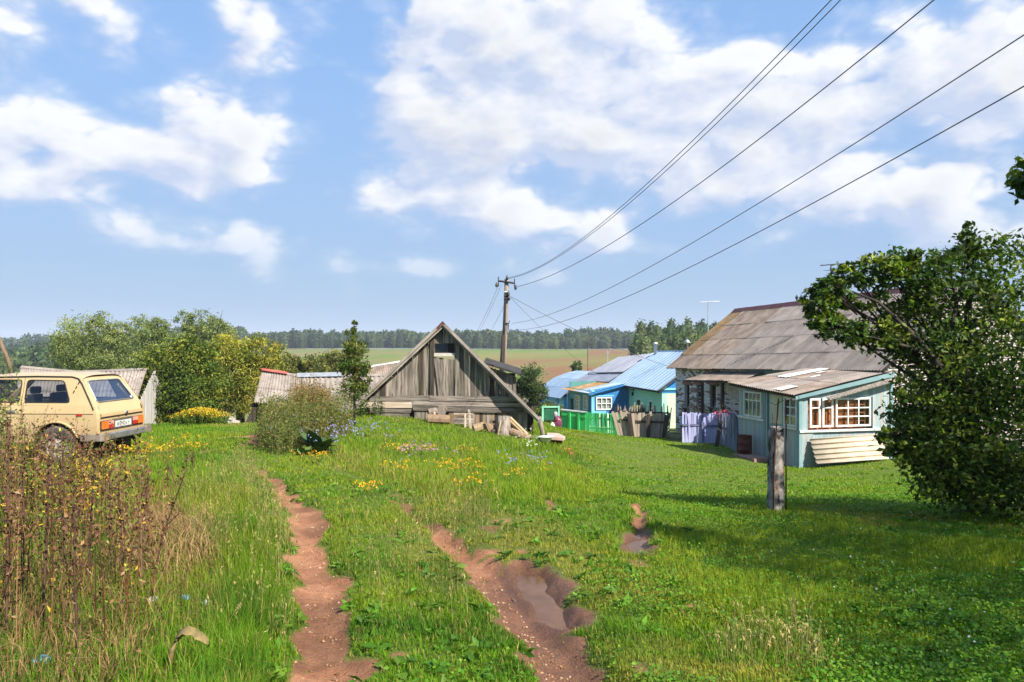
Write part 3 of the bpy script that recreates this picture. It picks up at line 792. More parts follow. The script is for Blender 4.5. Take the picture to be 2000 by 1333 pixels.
# ------------------------------------------------------------------ the brick house on the right
C0 = Vector((8.43, 22.5, 0)); zC = 1.65 - 3.52
PF = Frame(C0.x, C0.y, zC, ROT)                              # porch corner nearest the street
HO = PF.w(3.13, 0.25)
HF = Frame(HO.x, HO.y, zC, ROT)
HL = HF.y_at(1320, 0)                                        # length of the house
def brick_material():
    t = NT('whitewashed_brick')
    a = t.n('ShaderNodeAttribute', attribute_name='Col')
    n = t.noise(14, 5, .65, rnd=False); n2 = t.noise(1.3, 5, .6, rnd=False)
    f = t.math('ADD', t.math('MULTIPLY', n, .55), t.math('MULTIPLY', n2, .6))
    col = t.mix(t.ramp(f, [(.66, 0.0), (.76, 1.0)]), a.outputs['Color'], (.24, .17, .14))
    t.bump(n, .5, .01)
    return t.done(col, .9, 0, .2)
M_['brick'] = brick_material()
M_['mortar'] = mottled('old_mortar', (.42, .40, .38), (.62, .60, .58), 5, rough=.95, var=0, bump=.4)
def brick_skin(parent, name, axis, plane, out, a0, a1, z0, z1, holes, top=None, seed=1, white=.72, size=(.25, .075), wash=(.76, .73, .72)):
    """single bricks (joined, far too many to count) standing proud of the mortar"""
    rnd = np.random.default_rng(seed); V = []; T = []; Cc = []
    L, Hh = size; rows = int((z1 - z0) / Hh) + 1
    for r in range(rows):
        zz0 = z0 + r * Hh + .005; zz1 = zz0 + Hh - .011
        a = a0 - (L / 2 if r % 2 else 0)
        while a < a1:
            p, q = max(a + .005, a0), min(a + L - .006, a1); m = (p + q) / 2; a += L
            if q - p < .03: continue
            if zz1 > (z1 if top is None else top(m) - .02): continue
            if any(h[0] - .01 < m < h[1] + .01 and h[2] - .01 < (zz0 + zz1) / 2 < h[3] + .01 for h in holes): continue
            pr = .012 + rnd.uniform(0, .008)
            nz = fbm(np.array([m * .55]), np.array([zz0 * .8]), seed, 4)[0]
            nlo = fbm(np.array([m * 2.2]), np.array([zz0 * 2.6]), seed + 3, 3)[0]
            low = 0.2 * max(0, 1 - (zz0 - z0) / .6)
            u = rnd.uniform()
            if rnd.uniform() < .05: pr = .001
            if nz * .6 + nlo * .5 + low + (u - .5) * .4 < white: c = np.array(wash) * rnd.uniform(.8, 1.05)
            elif u < .75: c = np.array((.30, .17, .13)) * rnd.uniform(.7, 1.3)
            else: c = np.array((.22, .19, .17)) * rnd.uniform(.6, 1.2)
            b = len(V)
            s0, s1 = (plane, plane + out * pr)
            for (aa, zz) in ((p, zz0), (q, zz0), (q, zz1), (p, zz1)):
                for s_ in (s0, s1): V.append((aa, s_, zz) if axis == 'x' else (s_, aa, zz)); Cc.append(c)
            for qd in ((1, 3, 5, 7), (0, 2, 3, 1), (2, 4, 5, 3), (4, 6, 7, 5), (6, 0, 1, 7)):
                T.append([b + k for k in (qd[0], qd[1], qd[2])]); T.append([b + k for k in (qd[0], qd[2], qd[3])])
    me = fast_mesh(name, np.array(V), np.array(T), M_['brick'], np.array(Cc))
    o = ob(name, me, parent); o['kind'] = 'stuff'; return o

def build_house():
    t = thing('brick_house', 'whitewashed brick house with a long grey slate roof, behind the teal porch', 'house', HF.o, ROT)
    f = HF; W = 6.4; zb = -.5
    ze0 = f.z_at(722, -.3, -.1); ze1 = f.z_at(718, -.3, HL + .2)       # eave near / far
    ridge1 = f.w(3.2, HL); zr1 = EYE + (HOR - 606) * ridge1.y / F - f.o.z
    zr0 = EYE + (HOR - 571) * f.w(3.2, 4.6).y / F - f.o.z + .06
    wins = []
    for (a, b) in ((1337, 1347), (1359.5, 1368), (1386, 1398.5)):
        y1 = f.y_at(a, 0); y0 = f.y_at(b, 0); ym = (y0 + y1) / 2
        wins.append((y0, y1, f.z_at(797, 0, ym), f.z_at(752, 0, ym)))
    zt = lambda a: ze0 + (ze1 - ze0) * a / HL + .10
    mb = MB(); wall_boxes(mb, 'y', 0, .45, 0, HL, zb, 0, wins, zt); mb.build('street_wall', M_['mortar'], t)
    brick_skin(t, 'street_wall_bricks', 'y', 0, -1, 3.5, HL, zb, max(ze0, ze1) + .1, wins, zt, 5, .655)
    # gable ends
    gt = lambda x: min(ze0 + .1 + x * (zr0 - ze0) / 3.2, ze0 + .1 + (W - x) * (zr0 - ze0) / 3.2) - .12
    gt1 = lambda x: min(ze1 + .1 + x * (zr1 - ze1) / 3.2, ze1 + .1 + (W - x) * (zr1 - ze1) / 3.2) - .12
    gm = MB()
    gm.prism([(.45, 0, zb), (W - .3, 0, zb), (W - .3, 0, ze0), (3.2, 0, gt(3.2)), (.45, 0, gt(.45))], (0, .35, 0))
    gm.build('gable_wall', M_['mortar'], t)
    brick_skin(t, 'gable_wall_bricks', 'x', 0, -1, 0, W - .3, zb, zr0, [], gt, 9, .80, wash=(.52, .44, .41))
    gm = MB(); gm.prism([(.45, HL, zb), (W - .3, HL, zb), (W - .3, HL, ze1), (3.2, HL, gt1(3.2)), (.45, HL, gt1(.45))], (0, -.35, 0))
    gm.build('gable_wall', M_['mortar'], t)
    MB().box(W - .3, W, .02, HL - .02, zb, min(ze0, ze1)).build('back_wall', M_['mortar'], t)
    # roof slopes
    E0 = Vector((-.34, -.35, ze0)); E1 = Vector((-.34, HL + .3, ze1)); R0 = Vector((3.2, -.35, zr0)); R1 = Vector((3.2, HL + .05, zr1))
    lich = mottled('lichened_slate', (.155, .095, .045), (.24, .165, .095), 2.5, (1, 1, 1), .92, .08, .35, 40, c3=(.34, .18, .045), s3=2.2, t3=.56)
    sheet_roof(t, patch(E0, E1, R1, R0, .03), 13, 4, M_['slate'], 8, .017, .16, lift=.016, jit=.012, ragged=.05,
               mats=lambda i, j: lich if (i == 12 and j >= 1) else (M_['slate_warm'] if (i in (9, 10, 11, 12)) else M_['slate']))
    B0 = Vector((W + .3, -.35, ze0)); B1 = Vector((W + .3, HL + .3, ze1))
    sheet_roof(t, patch(B1, B0, R0, R1, .03), 7, 2, M_['slate'], 8, .02, .16, lift=.02)
    rc = MB(); n = 12
    for k in range(n):
        a = R0.lerp(R1, k / n) + Vector((0, 0, .03)); b = R0.lerp(R1, (k + 1) / n) + Vector((0, 0, .03))
        for v in (a, b): v.z -= .03 * 4 * (k / n) * (1 - k / n)
        rc.prism([a + Vector((-.2, 0, -.15)), a + Vector((0, 0, .05)), a + Vector((.2, 0, -.15)), a + Vector((0, 0, .015))], b - a)
    rc.build('ridge_cap', M_['ridge_red'], t)
    mb = MB(); mb.prism([E0 + Vector((.03, 0, -.06)), E0 + Vector((.10, 0, -.06)), E0 + Vector((.10, 0, .0)), E0 + Vector((.03, 0, .0))], (E1 - E0)); mb.build('eave_board', M_['wood_dark'], t)
    for (E, R) in ((E0, R0), (E1, R1)):
        mb = MB(); mb.prism([E + Vector((0, 0, -.09)), E + Vector((0, 0, -.02)), R + Vector((0, 0, -.02)), R + Vector((0, 0, -.09))], (0, .03 if E is E0 else -.03, 0)); mb.build('barge_board', M_['wood_dark'], t)
    # windows deep in their reveals, brick lintels over them
    for (y0, y1, z0, z1) in wins:
        window(t, (.20, y1, z0), (0, -1, 0), (-1, 0, 0), y1 - y0, z1 - z0, 1, 3, M_['wood_dark'], .07, behind=M_['curtain_dim'], bdist=.12)
        MB().box(-.035, .10, y0 - .16, y1 + .16, z1 + .004, z1 + .22).build('lintel', mottled('red_brick_lintel', (.17, .07, .045), (.30, .14, .10), 9, rough=.9), t)
        MB().box(-.05, .18, y0 - .08, y1 + .08, z0 - .07, z0 - .004).build('sill', M_['wood_dark'], t)
    # little slate awning on two posts over the windows
    ya, yb = f.y_at(1456, -1.0), f.y_at(1349, -1.0)
    za, zb_ = f.z_at(733, -.05, f.y_at(1440, 0)) , 0
    e0 = Vector((-1.25, ya, f.z_at(744.5, -1.25, ya))); e1 = Vector((-1.25, yb, f.z_at(742, -1.25, yb)))
    r0 = Vector((-.02, ya + .2, f.z_at(727.5, -.02, ya))); r1 = Vector((-.02, yb - .2, f.z_at(726, -.02, yb)))
    sheet_roof(t, patch(e0, e1, r1, r0), 4, 1, M_['slate_warm'], 6, .015, name='awning_sheet')
    MB().prism([e0 + Vector((.02, 0, -.1)), e0 + Vector((.08, 0, -.1)), e0 + Vector((.08, 0, -.02)), e0 + Vector((.02, 0, -.02))], e1 - e0).build('awning_beam', M_['wood_dark'], t)
    for px in (1371, 1411):
        y = f.y_at(px, -1.15)
        MB().box(-1.2, -1.09, y - .06, y + .06, -.3, (e0.z + (e1.z - e0.z) * (y - ya) / (yb - ya)) - .10).build('awning_post', M_['wood_dark'], t)
    # teal boarding on the wall above the porch
    y0 = f.y_at(1530, -.05); y1 = f.y_at(1458, -.05)
    k = 0; y = -.2
    while y < y1:
        plank(t, (-.05, y + .07, 1.9), (-.05, y + .07, ze0 + (ze1 - ze0) * y / HL + .06), .135, .025, (-1, 0, 0), M_['teal_flat'], 'wall_board'); y += .14
    # chimney pipe with a cone cap far down the slope is on the next house; here the aerial at the back
    return t
brick_house = build_house()

def build_porch():
    f = PF
    t = thing('glazed_porch', 'peeling teal plank porch with white framed windows and a low slate roof', 'porch', f.o, ROT)
    D = 3.13; L = f.y_at(1444, 0)
    zf = f.z_at(774, 0, 0); zfar = f.z_at(752, 0, L)             # wall head at street face
    zbk = f.z_at(736, D, 0)
    teal = M_['teal']
    def head(x): return zf + (zbk - zf) * x / D - .02
    # --- end wall towards the viewer (plane y = 0): boards, windows
    xs = lambda px: f.x_at(px, 0)
    zz = lambda py, px: f.z_at(py, xs(px), 0)
    W3 = [(1579.5, 1600, 1, [.70]), (1604, 1625, 1, [.70]), (1630, 1698.5, 3, [.33, .67])]
    zlo, zhi = zz(834, 1630), zz(777.5, 1630)
    holes = [(xs(a), xs(b), zlo, zhi) for (a, b, n, s) in W3]
    sill = zz(840, 1630)
    n = 24; bw = D / n
    for k in range(n):
        x = (k + .5) * bw
        segs = [(-.35 if x < .45 else -.25, head(x))]
        for h in holes:
            if h[0] - bw * .45 < x < h[1] + bw * .45:
                segs = [(-.25, sill), (h[3], head(x))]
        for (a, b) in segs: plank(t, (x, 0, a), (x, 0, b), bw * .97, .025, (0, -1, 0), teal, 'wall_board')
    MB().box(.02, D, .045, .065, -.3, sill - .01).build('inner_lining', M_['interior'], t)
    for (a, b, nx, zs) in W3:
        x0, x1 = xs(a), xs(b)
        window(t, (x0, -.016, zlo), (1, 0, 0), (0, -1, 0), x1 - x0, zhi - zlo, nx, 1, M_['white'], .055 if nx == 3 else .06, zsplit=zs, depth=.05)
    MB().box(-.05, D + .02, -.09, -.014, sill - .05, sill + .02).build('sill_rail', M_['trim_pale'], t, bevel=.006)
    # orange shelving seen through the panes
    xo0, xo1 = xs(1578), xs(1692)
    sh = MB()
    for k in range(7):
        x = xo0 + (xo1 - xo0) * k / 6; sh.box(x - .03, x + .03, .05, .12, sill, zhi + .1)
    for k in range(5):
        z = sill + (zhi - sill) * k / 4; sh.box(xo0, xo1, .055, .115, z, z + .04)
    sh.box(xo0, xo1 - .28, .075, .095, sill, zhi + .1)
    sh.build('shelving', M_['orange_board'], t)
    # broad pale corner board to the ground, and corner post
    MB().box(-.03, .42, -.045, -.016, -.42, sill - .052).build('corner_board', M_['teal'], t)
    MB().box(-.05, .05, -.05, .05, -.40, zf - .02).build('corner_post', M_['teal_flat'], t)
    MB().box(D - .05, D + .05, -.05, .06, -.3, zbk - .02).build('corner_post', M_['teal_flat'], t)
    # --- street side (plane x = 0)
    yy = lambda px: f.y_at(px, 0)
    zs_ = lambda py, px: f.z_at(py, 0, yy(px))
    sv = lambda y: zs_(838, 1562) + (zs_(809, 1446) - zs_(838, 1562)) * y / L
    wA = (yy(1491), yy(1456)); wB = (yy(1560), yy(1534)); door = (yy(1533), yy(1501))
    zA0, zA1 = zs_(815, 1474), zs_(765, 1474); zB0, zB1 = zs_(833, 1547), zs_(775, 1547)
    n = 26; bw = L / n
    for k in range(n):
        y = (k + .5) * bw; hd = zf + (zfar - zf) * y / L - .02
        segs = [(-.10, hd)]
        if wA[0] < y < wA[1]: segs = [(-.10, zA0), (zA1, hd)]
        elif wB[0] < y < wB[1]: segs = [(-.10, zB0), (zB1, hd)]
        elif door[0] < y < door[1]: segs = [(-.02, zB0 - .1)] if False else [(zB1 + .1, hd)]
        for (a, b) in segs:
            if b > a: plank(t, (0, y, a), (0, y, b), bw * .97, .025, (-1, 0, 0), teal, 'wall_board')
    window(t, (-.016, wA[1], zA0), (0, -1, 0), (-1, 0, 0), wA[1] - wA[0], zA1 - zA0, 4, 2, M_['trim_pale'], .06, zsplit=[.68], behind=M_['curtain_dim'], bdist=.12)
    window(t, (-.016, wB[1], zB0), (0, -1, 0), (-1, 0, 0), wB[1] - wB[0], zB1 - zB0, 2, 3, M_['trim_pale'], .06, behind=M_['curtain_dim'], bdist=.12)
    mb = MB(); mb.box(-.07, -.014, wA[0] - .1, L, zA0 - .09, zA0 - .01); mb.build('sill_rail', M_['trim_pale'], t)
    mb = MB(); mb.box(-.07, -.014, .06, wB[1] + .02, zB0 - .09, zB0 - .01); mb.build('sill_rail', M_['trim_pale'], t)
    # door ajar: leaf of boards with a pale upper panel
    dw = door[1] - door[0]
    dl = MB().box(-.01, .025, door[0] + .02, door[1] - .02, .0, zB1 + .08).build('door', M_['teal_flat'], t)
    MB().box(-.022, -.011, door[0] + .12, door[1] - .12, zB0, zB1).build('door_panel', mottled('cream_paint', (.40, .38, .27), (.52, .50, .38), 5, rough=.7), dl)
    MB().box(-.06, -.011, door[0] + .06, door[0] + .09, zB0 - .2, zB0 - .08).build('door_handle', M_['iron'], dl)
    MB().box(-.03, .03, wA[0] - .14, wA[0] - .02, -.1, zA1 + .15).build('wall_post', M_['teal_flat'], t)
    # floor slab and dark space under it
    MB().box(.0, D - .1, .1, L, -.28, -.12).build('floor', M_['wood_dark'], t)
    MB().box(-.06, .02, .08, L * .55, -.17, -.11).build('floor_edge', M_['trim_pale'], t)
    MB().box(.03, D - .05, L - .05, L, -.3, zfar).build('far_wall', M_['interior'], t)
    # --- roof
    E0 = Vector((-.24, -.16, f.z_at(772.5, -.24, -.16))); E1 = Vector((-.24, L + .35, f.z_at(747.5, -.24, L + .35)))
    R0 = Vector((D, -.16, f.z_at(728, D, -.16) + .05)); R1 = Vector((D, L + .35, f.z_at(717, D, L + .35) - .02))
    fnp = patch(E0, E1, R1, R0)
    sheet_roof(t, fnp, 4, 2, M_['slate_warm'], 8, .018, .12, mats=lambda i, j: M_['slate'] if (i + j) % 3 else M_['slate_warm'])
    # pale scraps of sheet lying on the roof
    for (u0, u1, v0, v1, mt) in ((.66, .80, .42, .97, 'white'), (.20, .32, .02, .20, 'slate_pale'), (.44, .47, .52, .62, 'white'), (.55, .62, .70, .78, 'slate_pale')):
        mb = MB(); m = 12
        nrm = Vector((-.18, 0, 1)).normalized()
        vs = [fnp(u0 + (u1 - u0) * k / m, vv) + nrm * (.045 + .010 * math.cos(k * math.pi / 2)) for vv in (v0, v1) for k in range(m + 1)]
        mb.add(vs, [(k, k + 1, m + 2 + k, m + 1 + k) for k in range(m)]); mb.build('roof_patch', M_[mt], t)
    mb = MB(); mb.prism([E0 + Vector((.0, .0, -.13)), R0 + Vector((0, 0, -.17)), R0 + Vector((0, 0, -.03)), E0 + Vector((0, 0, -.035))], (0, .03, 0)); mb.build('barge_board', M_['teal_flat'], t)
    mb = MB(); a = E0 + Vector((1.0, -.02, -.10)); b = R0 + Vector((.12, -.02, -.20))
    mb.prism([a, b, b + Vector((0, .0, .05)), a + Vector((0, 0, .03))], (0, -.16, -.05)); mb.build('drip_board', M_['wood'], t)
    mb = MB(); mb.prism([E0 + Vector((.05, 0, -.10)), E0 + Vector((.12, 0, -.10)), E0 + Vector((.12, 0, -.03)), E0 + Vector((.05, 0, -.03))], E1 - E0); mb.build('eave_beam', M_['wood_dark'], t)
    # thin lamp wire stays out; a wire bracket on the end wall
    return t
porch = build_porch()

def aerial(name, label, base, h, boom, dirx, els, mat=None, r=.018, els_len=.35):
    mat = mat or M_['iron']
    t = thing(name, label, 'aerial', base)
    MB().tube([(0, 0, 0), (0, 0, h)], r, 6).build('mast', mat, t)
    d = Vector(dirx).normalized(); s = Vector((0, 0, 1)).cross(d)
    b = MB().tube([d * (-boom * .4) + Vector((0, 0, h - .03)), d * (boom * .6) + Vector((0, 0, h + .03))], r * .8, 5).build('boom', mat, t)
    for k in range(els):
        c = d * (-boom * .4 + boom * (k + .3) / els) + Vector((0, 0, h))
        MB().tube([c - s * els_len * (1 - .04 * k), c + s * els_len * (1 - .04 * k)], .006, 4).build('element', mat, b)
    return t

# ------------------------------------------------------------------ the mint house with the blue porch, and its neighbours down the street
MF0 = P(1293, 840, 46.0); MF = Frame(MF0.x, MF0.y, gz(MF0.x, MF0.y) - .05, ROT)
def ribbed(parent, fn, n, mat, ribs=3, mats=None, amp=.035, nv=1):
    return sheet_roof(parent, fn, n, nv, mat, ribs, amp, .05, ribs=True, jit=.004, mats=mats, ragged=0, lift=.006)
def build_mint():
    f = MF
    t = thing('mint_house', 'mint green house with a pale blue metal roof, beside the brick house', 'house', f.o, ROT)
    L = f.y_at(1192, -.4) ; W = 6.0
    ze = f.z_at(757, 0, 0); zr = EYE + (HOR - 686) * f.w(3.0, 1).y / F - f.o.z
    zf = ze - .1
    wins = []
    for (px, py0, py1, w) in ((1247, 781, 797, .5), (1271, 785, 806, .45)):
        y = f.y_at(px, 0); wins.append((y - w / 2, y + w / 2, f.z_at(py1, 0, y), f.z_at(py0, 0, y)))
    mb = MB(); wall_boxes(mb, 'y', 0, .3, 0, L, -.6, ze + .1, wins); mb.build('street_wall', M_['mint'], t)
    for (y0, y1, z0, z1) in wins:
        window(t, (.10, y1, z0), (0, -1, 0), (-1, 0, 0), y1 - y0, z1 - z0, 1, 2, M_['wood_dark'], .05, behind=M_['interior'])
        MB().box(-.05, .06, y0 - .06, y1 + .06, z0 - .07, z0 - .004).build('sill', M_['white'], t)
        MB().box(-.03, .04, y0 - .05, y1 + .05, z1 + .003, z1 + .06).build('lintel', M_['white'], t)
    MB().prism([(.3, 0, -.6), (W, 0, -.6), (W, 0, ze - .12), (.3, 0, ze - .12)], (0, .3, 0)).build('gable_wall', M_['mint_sunlit'], t)
    MB().box(W - .3, W, .3, L, -.6, ze).build('back_wall', M_['mint_sunlit'], t)
    # blue boarded gable with its apron
    for k in range(30):
        x = .05 + k * .2
        top = min(ze - .02 + x * (zr - ze) / 3.0, ze - .02 + (W - x) * (zr - ze) / 3.0)
        if top > ze + .03: plank(t, (x, .10, ze - .05), (x, .10, top), .19, .03, (0, -1, 0), M_['blue'] if k % 5 else M_['blue_pale'], 'gable_board')
    MB().prism([(-.05, -.10, ze - .16), (W, -.10, ze - .16), (W, .06, ze - .05), (-.05, .06, ze - .05)], (0, .05, -.02)).build('gable_apron', M_['blue_pale'], t)
    MB().box(-.03, W, -.01, .05, ze - .36, ze - .20).build('gable_band', M_['blue'], t)
    E0 = Vector((-.45, -.45, ze - .18)); E1 = Vector((-.45, L, f.z_at(748.5, -.45, L)))
    R0 = Vector((3.0, -.45, zr)); R1 = Vector((3.0, L, zr - .05))
    ribbed(t, patch(E0, E1, R1, R0), 5, M_['roof_blue'], 3)
    ribbed(t, patch(Vector((W + .4, L, ze - .18)), Vector((W + .4, -.45, ze - .18)), R0, R1), 5, M_['roof_blue'], 3)
    MB().tube([R0 + Vector((0, 0, .02)), R1 + Vector((0, 0, .02))], .05, 6).build('ridge_cap', M_['roof_blue'], t)
    MB().prism([E0 + Vector((0, 0, -.10)), R0 + Vector((0, 0, -.10)), R0 + Vector((0, 0, -.01)), E0 + Vector((0, 0, -.01))], (0, .04, 0)).build('barge_board', M_['wood_dark'], t)
    MB().prism([E0 + Vector((.03, 0, -.12)), E0 + Vector((.1, 0, -.12)), E0 + Vector((.1, 0, -.02)), E0 + Vector((.03, 0, -.02))], E1 - E0).build('eave_board', M_['wood_dark'], t)
    # white flue and the lamp bracket
    y = f.y_at(1275, 3.0); 
    c = MB().lathe([(.0, 0), (.12, 0), (.12, .7), (.14, .7), (.14, .82), (0, .82)], 12); o = c.build('flue_pipe', M_['white'], t, True); o.location = (2.7, min(y, L - .6), zr - .25)
    y = f.y_at(1237, 0)
    MB().box(-.10, -.01, y - .06, y + .06, ze - .75, ze - .5).build('lamp_bracket', M_['iron'], t)
    MB().box(-.16, -.01, y - .10, y + .02, ze - .42, ze - .34).build('lamp_bracket', M_['iron'], t)
    return t, L, ze, zr
mint_house, ML, MZE, MZR = build_mint()
def build_blue_porch():
    y0 = MF.y_at(1228, 0); o = MF.w(0, y0); xo = MF.x_at(1157, y0)
    c = MF.w(xo, y0)
    f = Frame(c.x, c.y, gz(c.x, c.y) - .05, ROT)
    t = thing('blue_porch', 'deep blue plank porch with a white six pane window and rusty roof', 'porch', f.o, ROT)
    D = -xo; L = f.y_at(1110, 0)
    zt0 = f.z_at(762, 0, 0); ztb = f.z_at(748, D, 0)
    # end wall with white six-pane window
    xs = lambda px: f.x_at(px, 0)
    w0, w1 = xs(1163.5), xs(1194.5); z0, z1 = f.z_at(801, w0, 0), f.z_at(776.5, w0, 0)
    n = 12; bw = D / n
    for k in range(n):
        x = (k + .5) * bw; hd = zt0 + (ztb - zt0) * x / D
        segs = [(-.5, hd)]
        if w0 - .02 < x < w1 + .02: segs = [(-.5, z0), (z1, hd)]
        for (a, b) in segs: plank(t, (x, 0, a), (x, 0, b), bw * .98, .03, (0, -1, 0), M_['blue'], 'wall_board')
    window(t, (w0, -.02, z0), (1, 0, 0), (0, -1, 0), w1 - w0, z1 - z0, 3, 2, M_['white'], .07, behind=M_['curtain'], bdist=.06)
    MB().box(w0 - .1, w1 + .12, -.07, -.017, z1 + .04, z1 + .14).build('window_hood', M_['blue_pale'], t)
    MB().box(w0 - .12, w1 - .4, -.05, -.017, z0 - .40, z0 - .06).build('window_apron', M_['blue_pale'], t)
    MB().box(-.08, .12, -.07, .05, -.5, zt0).build('corner_board', M_['blue_pale'], t)
    # street side: posts, two tall windows, a dark doorway
    yy = lambda px: f.y_at(px, 0)
    wins = [(yy(1149), yy(1141)), (yy(1134), yy(1124.5))]; door = (yy(1120), yy(1114))
    mb = MB(); wall_boxes(mb, 'y', 0, .06, .06, L, -.5, f.z_at(757, 0, L), [(a, b, f.z_at(802, 0, a), f.z_at(773, 0, a)) for a, b in wins] + [(door[0], door[1], -.2, f.z_at(779, 0, door[0]))])
    mb.build('street_wall', M_['blue_green'], t)
    for a, b in wins:
        window(t, (-.02, b, f.z_at(802, 0, a)), (0, -1, 0), (-1, 0, 0), b - a, f.z_at(773, 0, a) - f.z_at(802, 0, a), 2, 3, M_['white'], .05, behind=M_['curtain_dim'])
    MB().box(.05, .10, door[0], door[1], -.3, f.z_at(779, 0, door[0])).build('door', M_['interior'], t)
    MB().box(-.10, .10, L - .18, L + .02, -.5, f.z_at(768, 0, L)).build('end_post', M_['blue_pale'], t)
    MB().box(-.06, .0, yy(1152) - .06, yy(1152) + .06, -.5, zt0).build('wall_post', M_['blue'], t)
    MB().box(.1, D, L - .1, L, -.5, ztb - .1).build('far_wall', M_['blue_green'], t)
    # roof: blue-white sheets near, rusted ones beyond
    E0 = Vector((-.35, -.3, f.z_at(769, -.35, -.3))); E1 = Vector((-.45, L + .4, f.z_at(760, -.45, L + .4)))
    R0 = Vector((D + .2, -.3, f.z_at(745.5, D + .2, -.3))); R1 = Vector((D + .2, L - .6, f.z_at(744, D, L - .6)))
    ribbed(t, patch(E0, E1, R1, R0), 6, M_['roof_rust'], 2, mats=lambda i, j: M_['roof_blue'] if i < 2 else (M_['steel'] if i == 2 else M_['roof_rust']), amp=.02)
    MB().prism([E0 + Vector((0, 0, -.13)), R0 + Vector((0, 0, -.13)), R0 + Vector((0, 0, -.02)), E0 + Vector((0, 0, -.02))], (0, .04, 0)).build('barge_board', M_['blue'], t)
    return t
blue_porch = build_blue_porch()
def simple_row_house(name, label, px0, px1, setx, pye0, pye1, pyr0, wall, roofm, W=6.0, nsh=6, dy0=0.0, curve=False, wallz=2.0):
    pass
def build_grey_roof_house():
    f0 = MF.w(0, ML + .02); f = Frame(f0.x, f0.y, gz(f0.x, f0.y) - .05, ROT)
    t = thing('grey_roofed_house', 'house with a ribbed grey metal roof behind the blue porch', 'house', f.o, ROT)
    L = f.y_at(1127, -.4); W = 6.0
    ze0 = f.z_at(746, -.4, 0); ze1 = f.z_at(745, -.4, L); zr0 = EYE + (HOR - 690) * f.w(3.0, 0).y / F - f.o.z; zr1 = EYE + (HOR - 690.5) * f.w(3, L).y / F - f.o.z - .3
    MB().box(0, .3, 0, L, -.8, min(ze0, ze1)).build('street_wall', M_['blue_green'], t)
    MB().box(.3, W, L - .3, L, -.8, min(ze0, ze1)).build('far_wall', M_['blue_green'], t)
    MB().box(.3, W, 0, .3, -.8, min(ze0, ze1)).build('near_wall', M_['blue_green'], t)
    E0 = Vector((-.45, .0, ze0)); E1 = Vector((-.45, L + .3, ze1)); R0 = Vector((3, .0, zr0)); R1 = Vector((3.0, L - .4, zr1))
    mid = lambda v, u: (E0.lerp(E1, u)).lerp(R0.lerp(R1, u), v)
    ribbed(t, patch(E0, E1, mid(.30, 1), mid(.30, 0)), 3, M_['roof_grey'], 1)
    ribbed(t, patch(mid(.29, 0) + Vector((0, 0, .05)), mid(.29, 1) + Vector((0, 0, .05)), R1, R0), 6, M_['roof_grey'], 2, amp=.05)
    MB().prism([mid(.30, 0) + Vector((-.08, 0, .03)), mid(.30, 0) + Vector((.08, 0, .05)), mid(.30, 0) + Vector((0, 0, .1))], mid(.30, 1) - mid(.30, 0)).build('roof_ledge', M_['iron'], t)
    ribbed(t, patch(Vector((W + .4, L, ze1)), Vector((W + .4, 0, ze0)), R0, R1), 4, M_['roof_grey'], 2)
    MB().prism([E0 + Vector((.03, 0, -.2)), E0 + Vector((.1, 0, -.2)), E0 + Vector((.1, 0, -.03)), E0 + Vector((.03, 0, -.03))], E1 - E0).build('eave_board', M_['blue_green'], t)
    return t, f, L
grey_house, GF, GL = build_grey_roof_house()
def build_light_blue_house():
    f0 = MF.w(-1.2, MF.y_at(1101, -1.2)); f = Frame(f0.x, f0.y, gz(f0.x, f0.y) - .1, ROT)
    t = thing('light_blue_house', 'sky blue house with a smooth pale blue roof at the end of the row', 'house', f.o, ROT)
    L = f.y_at(1051, 0); W = 6.4
    ze0 = f.z_at(778, -.3, 0); ze1 = f.z_at(770.5, -.3, L); zr = EYE + (HOR - 724.5) * f.w(3.2, 2).y / F - f.o.z
    ys = f.y_at(1071, 0)
    MB().box(0, .3, 0, ys, -.8, ze0 + .05).build('street_wall', M_['blue_pale'], t)
    MB().box(-.02, .3, ys, L, -.8, ze1 + .05).build('street_wall', M_['blue'], t)
    wy = f.y_at(1089, 0)
    window(t, (-.02, wy + .25, f.z_at(787, 0, wy)), (0, -1, 0), (-1, 0, 0), .5, .35, 1, 1, M_['blue'], .05, behind=M_['interior'])
    MB().box(.3, W, 0, .3, -.8, ze0).build('near_wall', M_['blue_pale'], t)
    MB().box(.3, W, L - .3, L, -.8, ze1).build('far_wall', M_['blue'], t)
    # roof bows over towards the ridge
    E0 = Vector((-.4, -.5, ze0)); E1 = Vector((-.4, L + .4, ze1)); R0 = Vector((3.2, -.5, zr)); R1 = Vector((3.2, L - 1.2, zr - .12))
    def bow(u, v):
        p = E0.lerp(E1, u).lerp(R0.lerp(R1, u), v); return p + Vector((0, 0, .42 * math.sin(math.pi * v)))
    sheet_roof(t, bow, 5, 4, M_['roof_blue'], 2, .02, .03, ribs=True, jit=.003, ragged=0, lift=.006)
    ribbed(t, patch(Vector((W + .4, L, ze1)), Vector((W + .4, -.5, ze0)), R0, R1), 4, M_['roof_blue'], 2)
    return t, f
blue_house, BF = build_light_blue_house()

# metal chimney with a cone cap, just past the brick house's gable
p = P(1342, 690, 44.0); ch = thing('stove_chimney', 'thin metal chimney with a cone cap, beside the brick house gable', 'chimney', p)
MB().lathe([(0, -.9), (.09, -.9), (.09, .42), (0, .42)], 10).build('pipe', M_['iron'], ch, True)
MB().lathe([(0, .82), (.07, .76), (.24, .58), (.22, .57), (0, .6)], 12).build('cap', M_['steel'], ch, True)
MB().tube([(.07, 0, .40), (.15, 0, .62)], .012, 4).build('cap_strut', M_['iron'], ch)
MB().tube([(-.07, 0, .40), (-.15, 0, .62)], .012, 4).build('cap_strut', M_['iron'], ch)

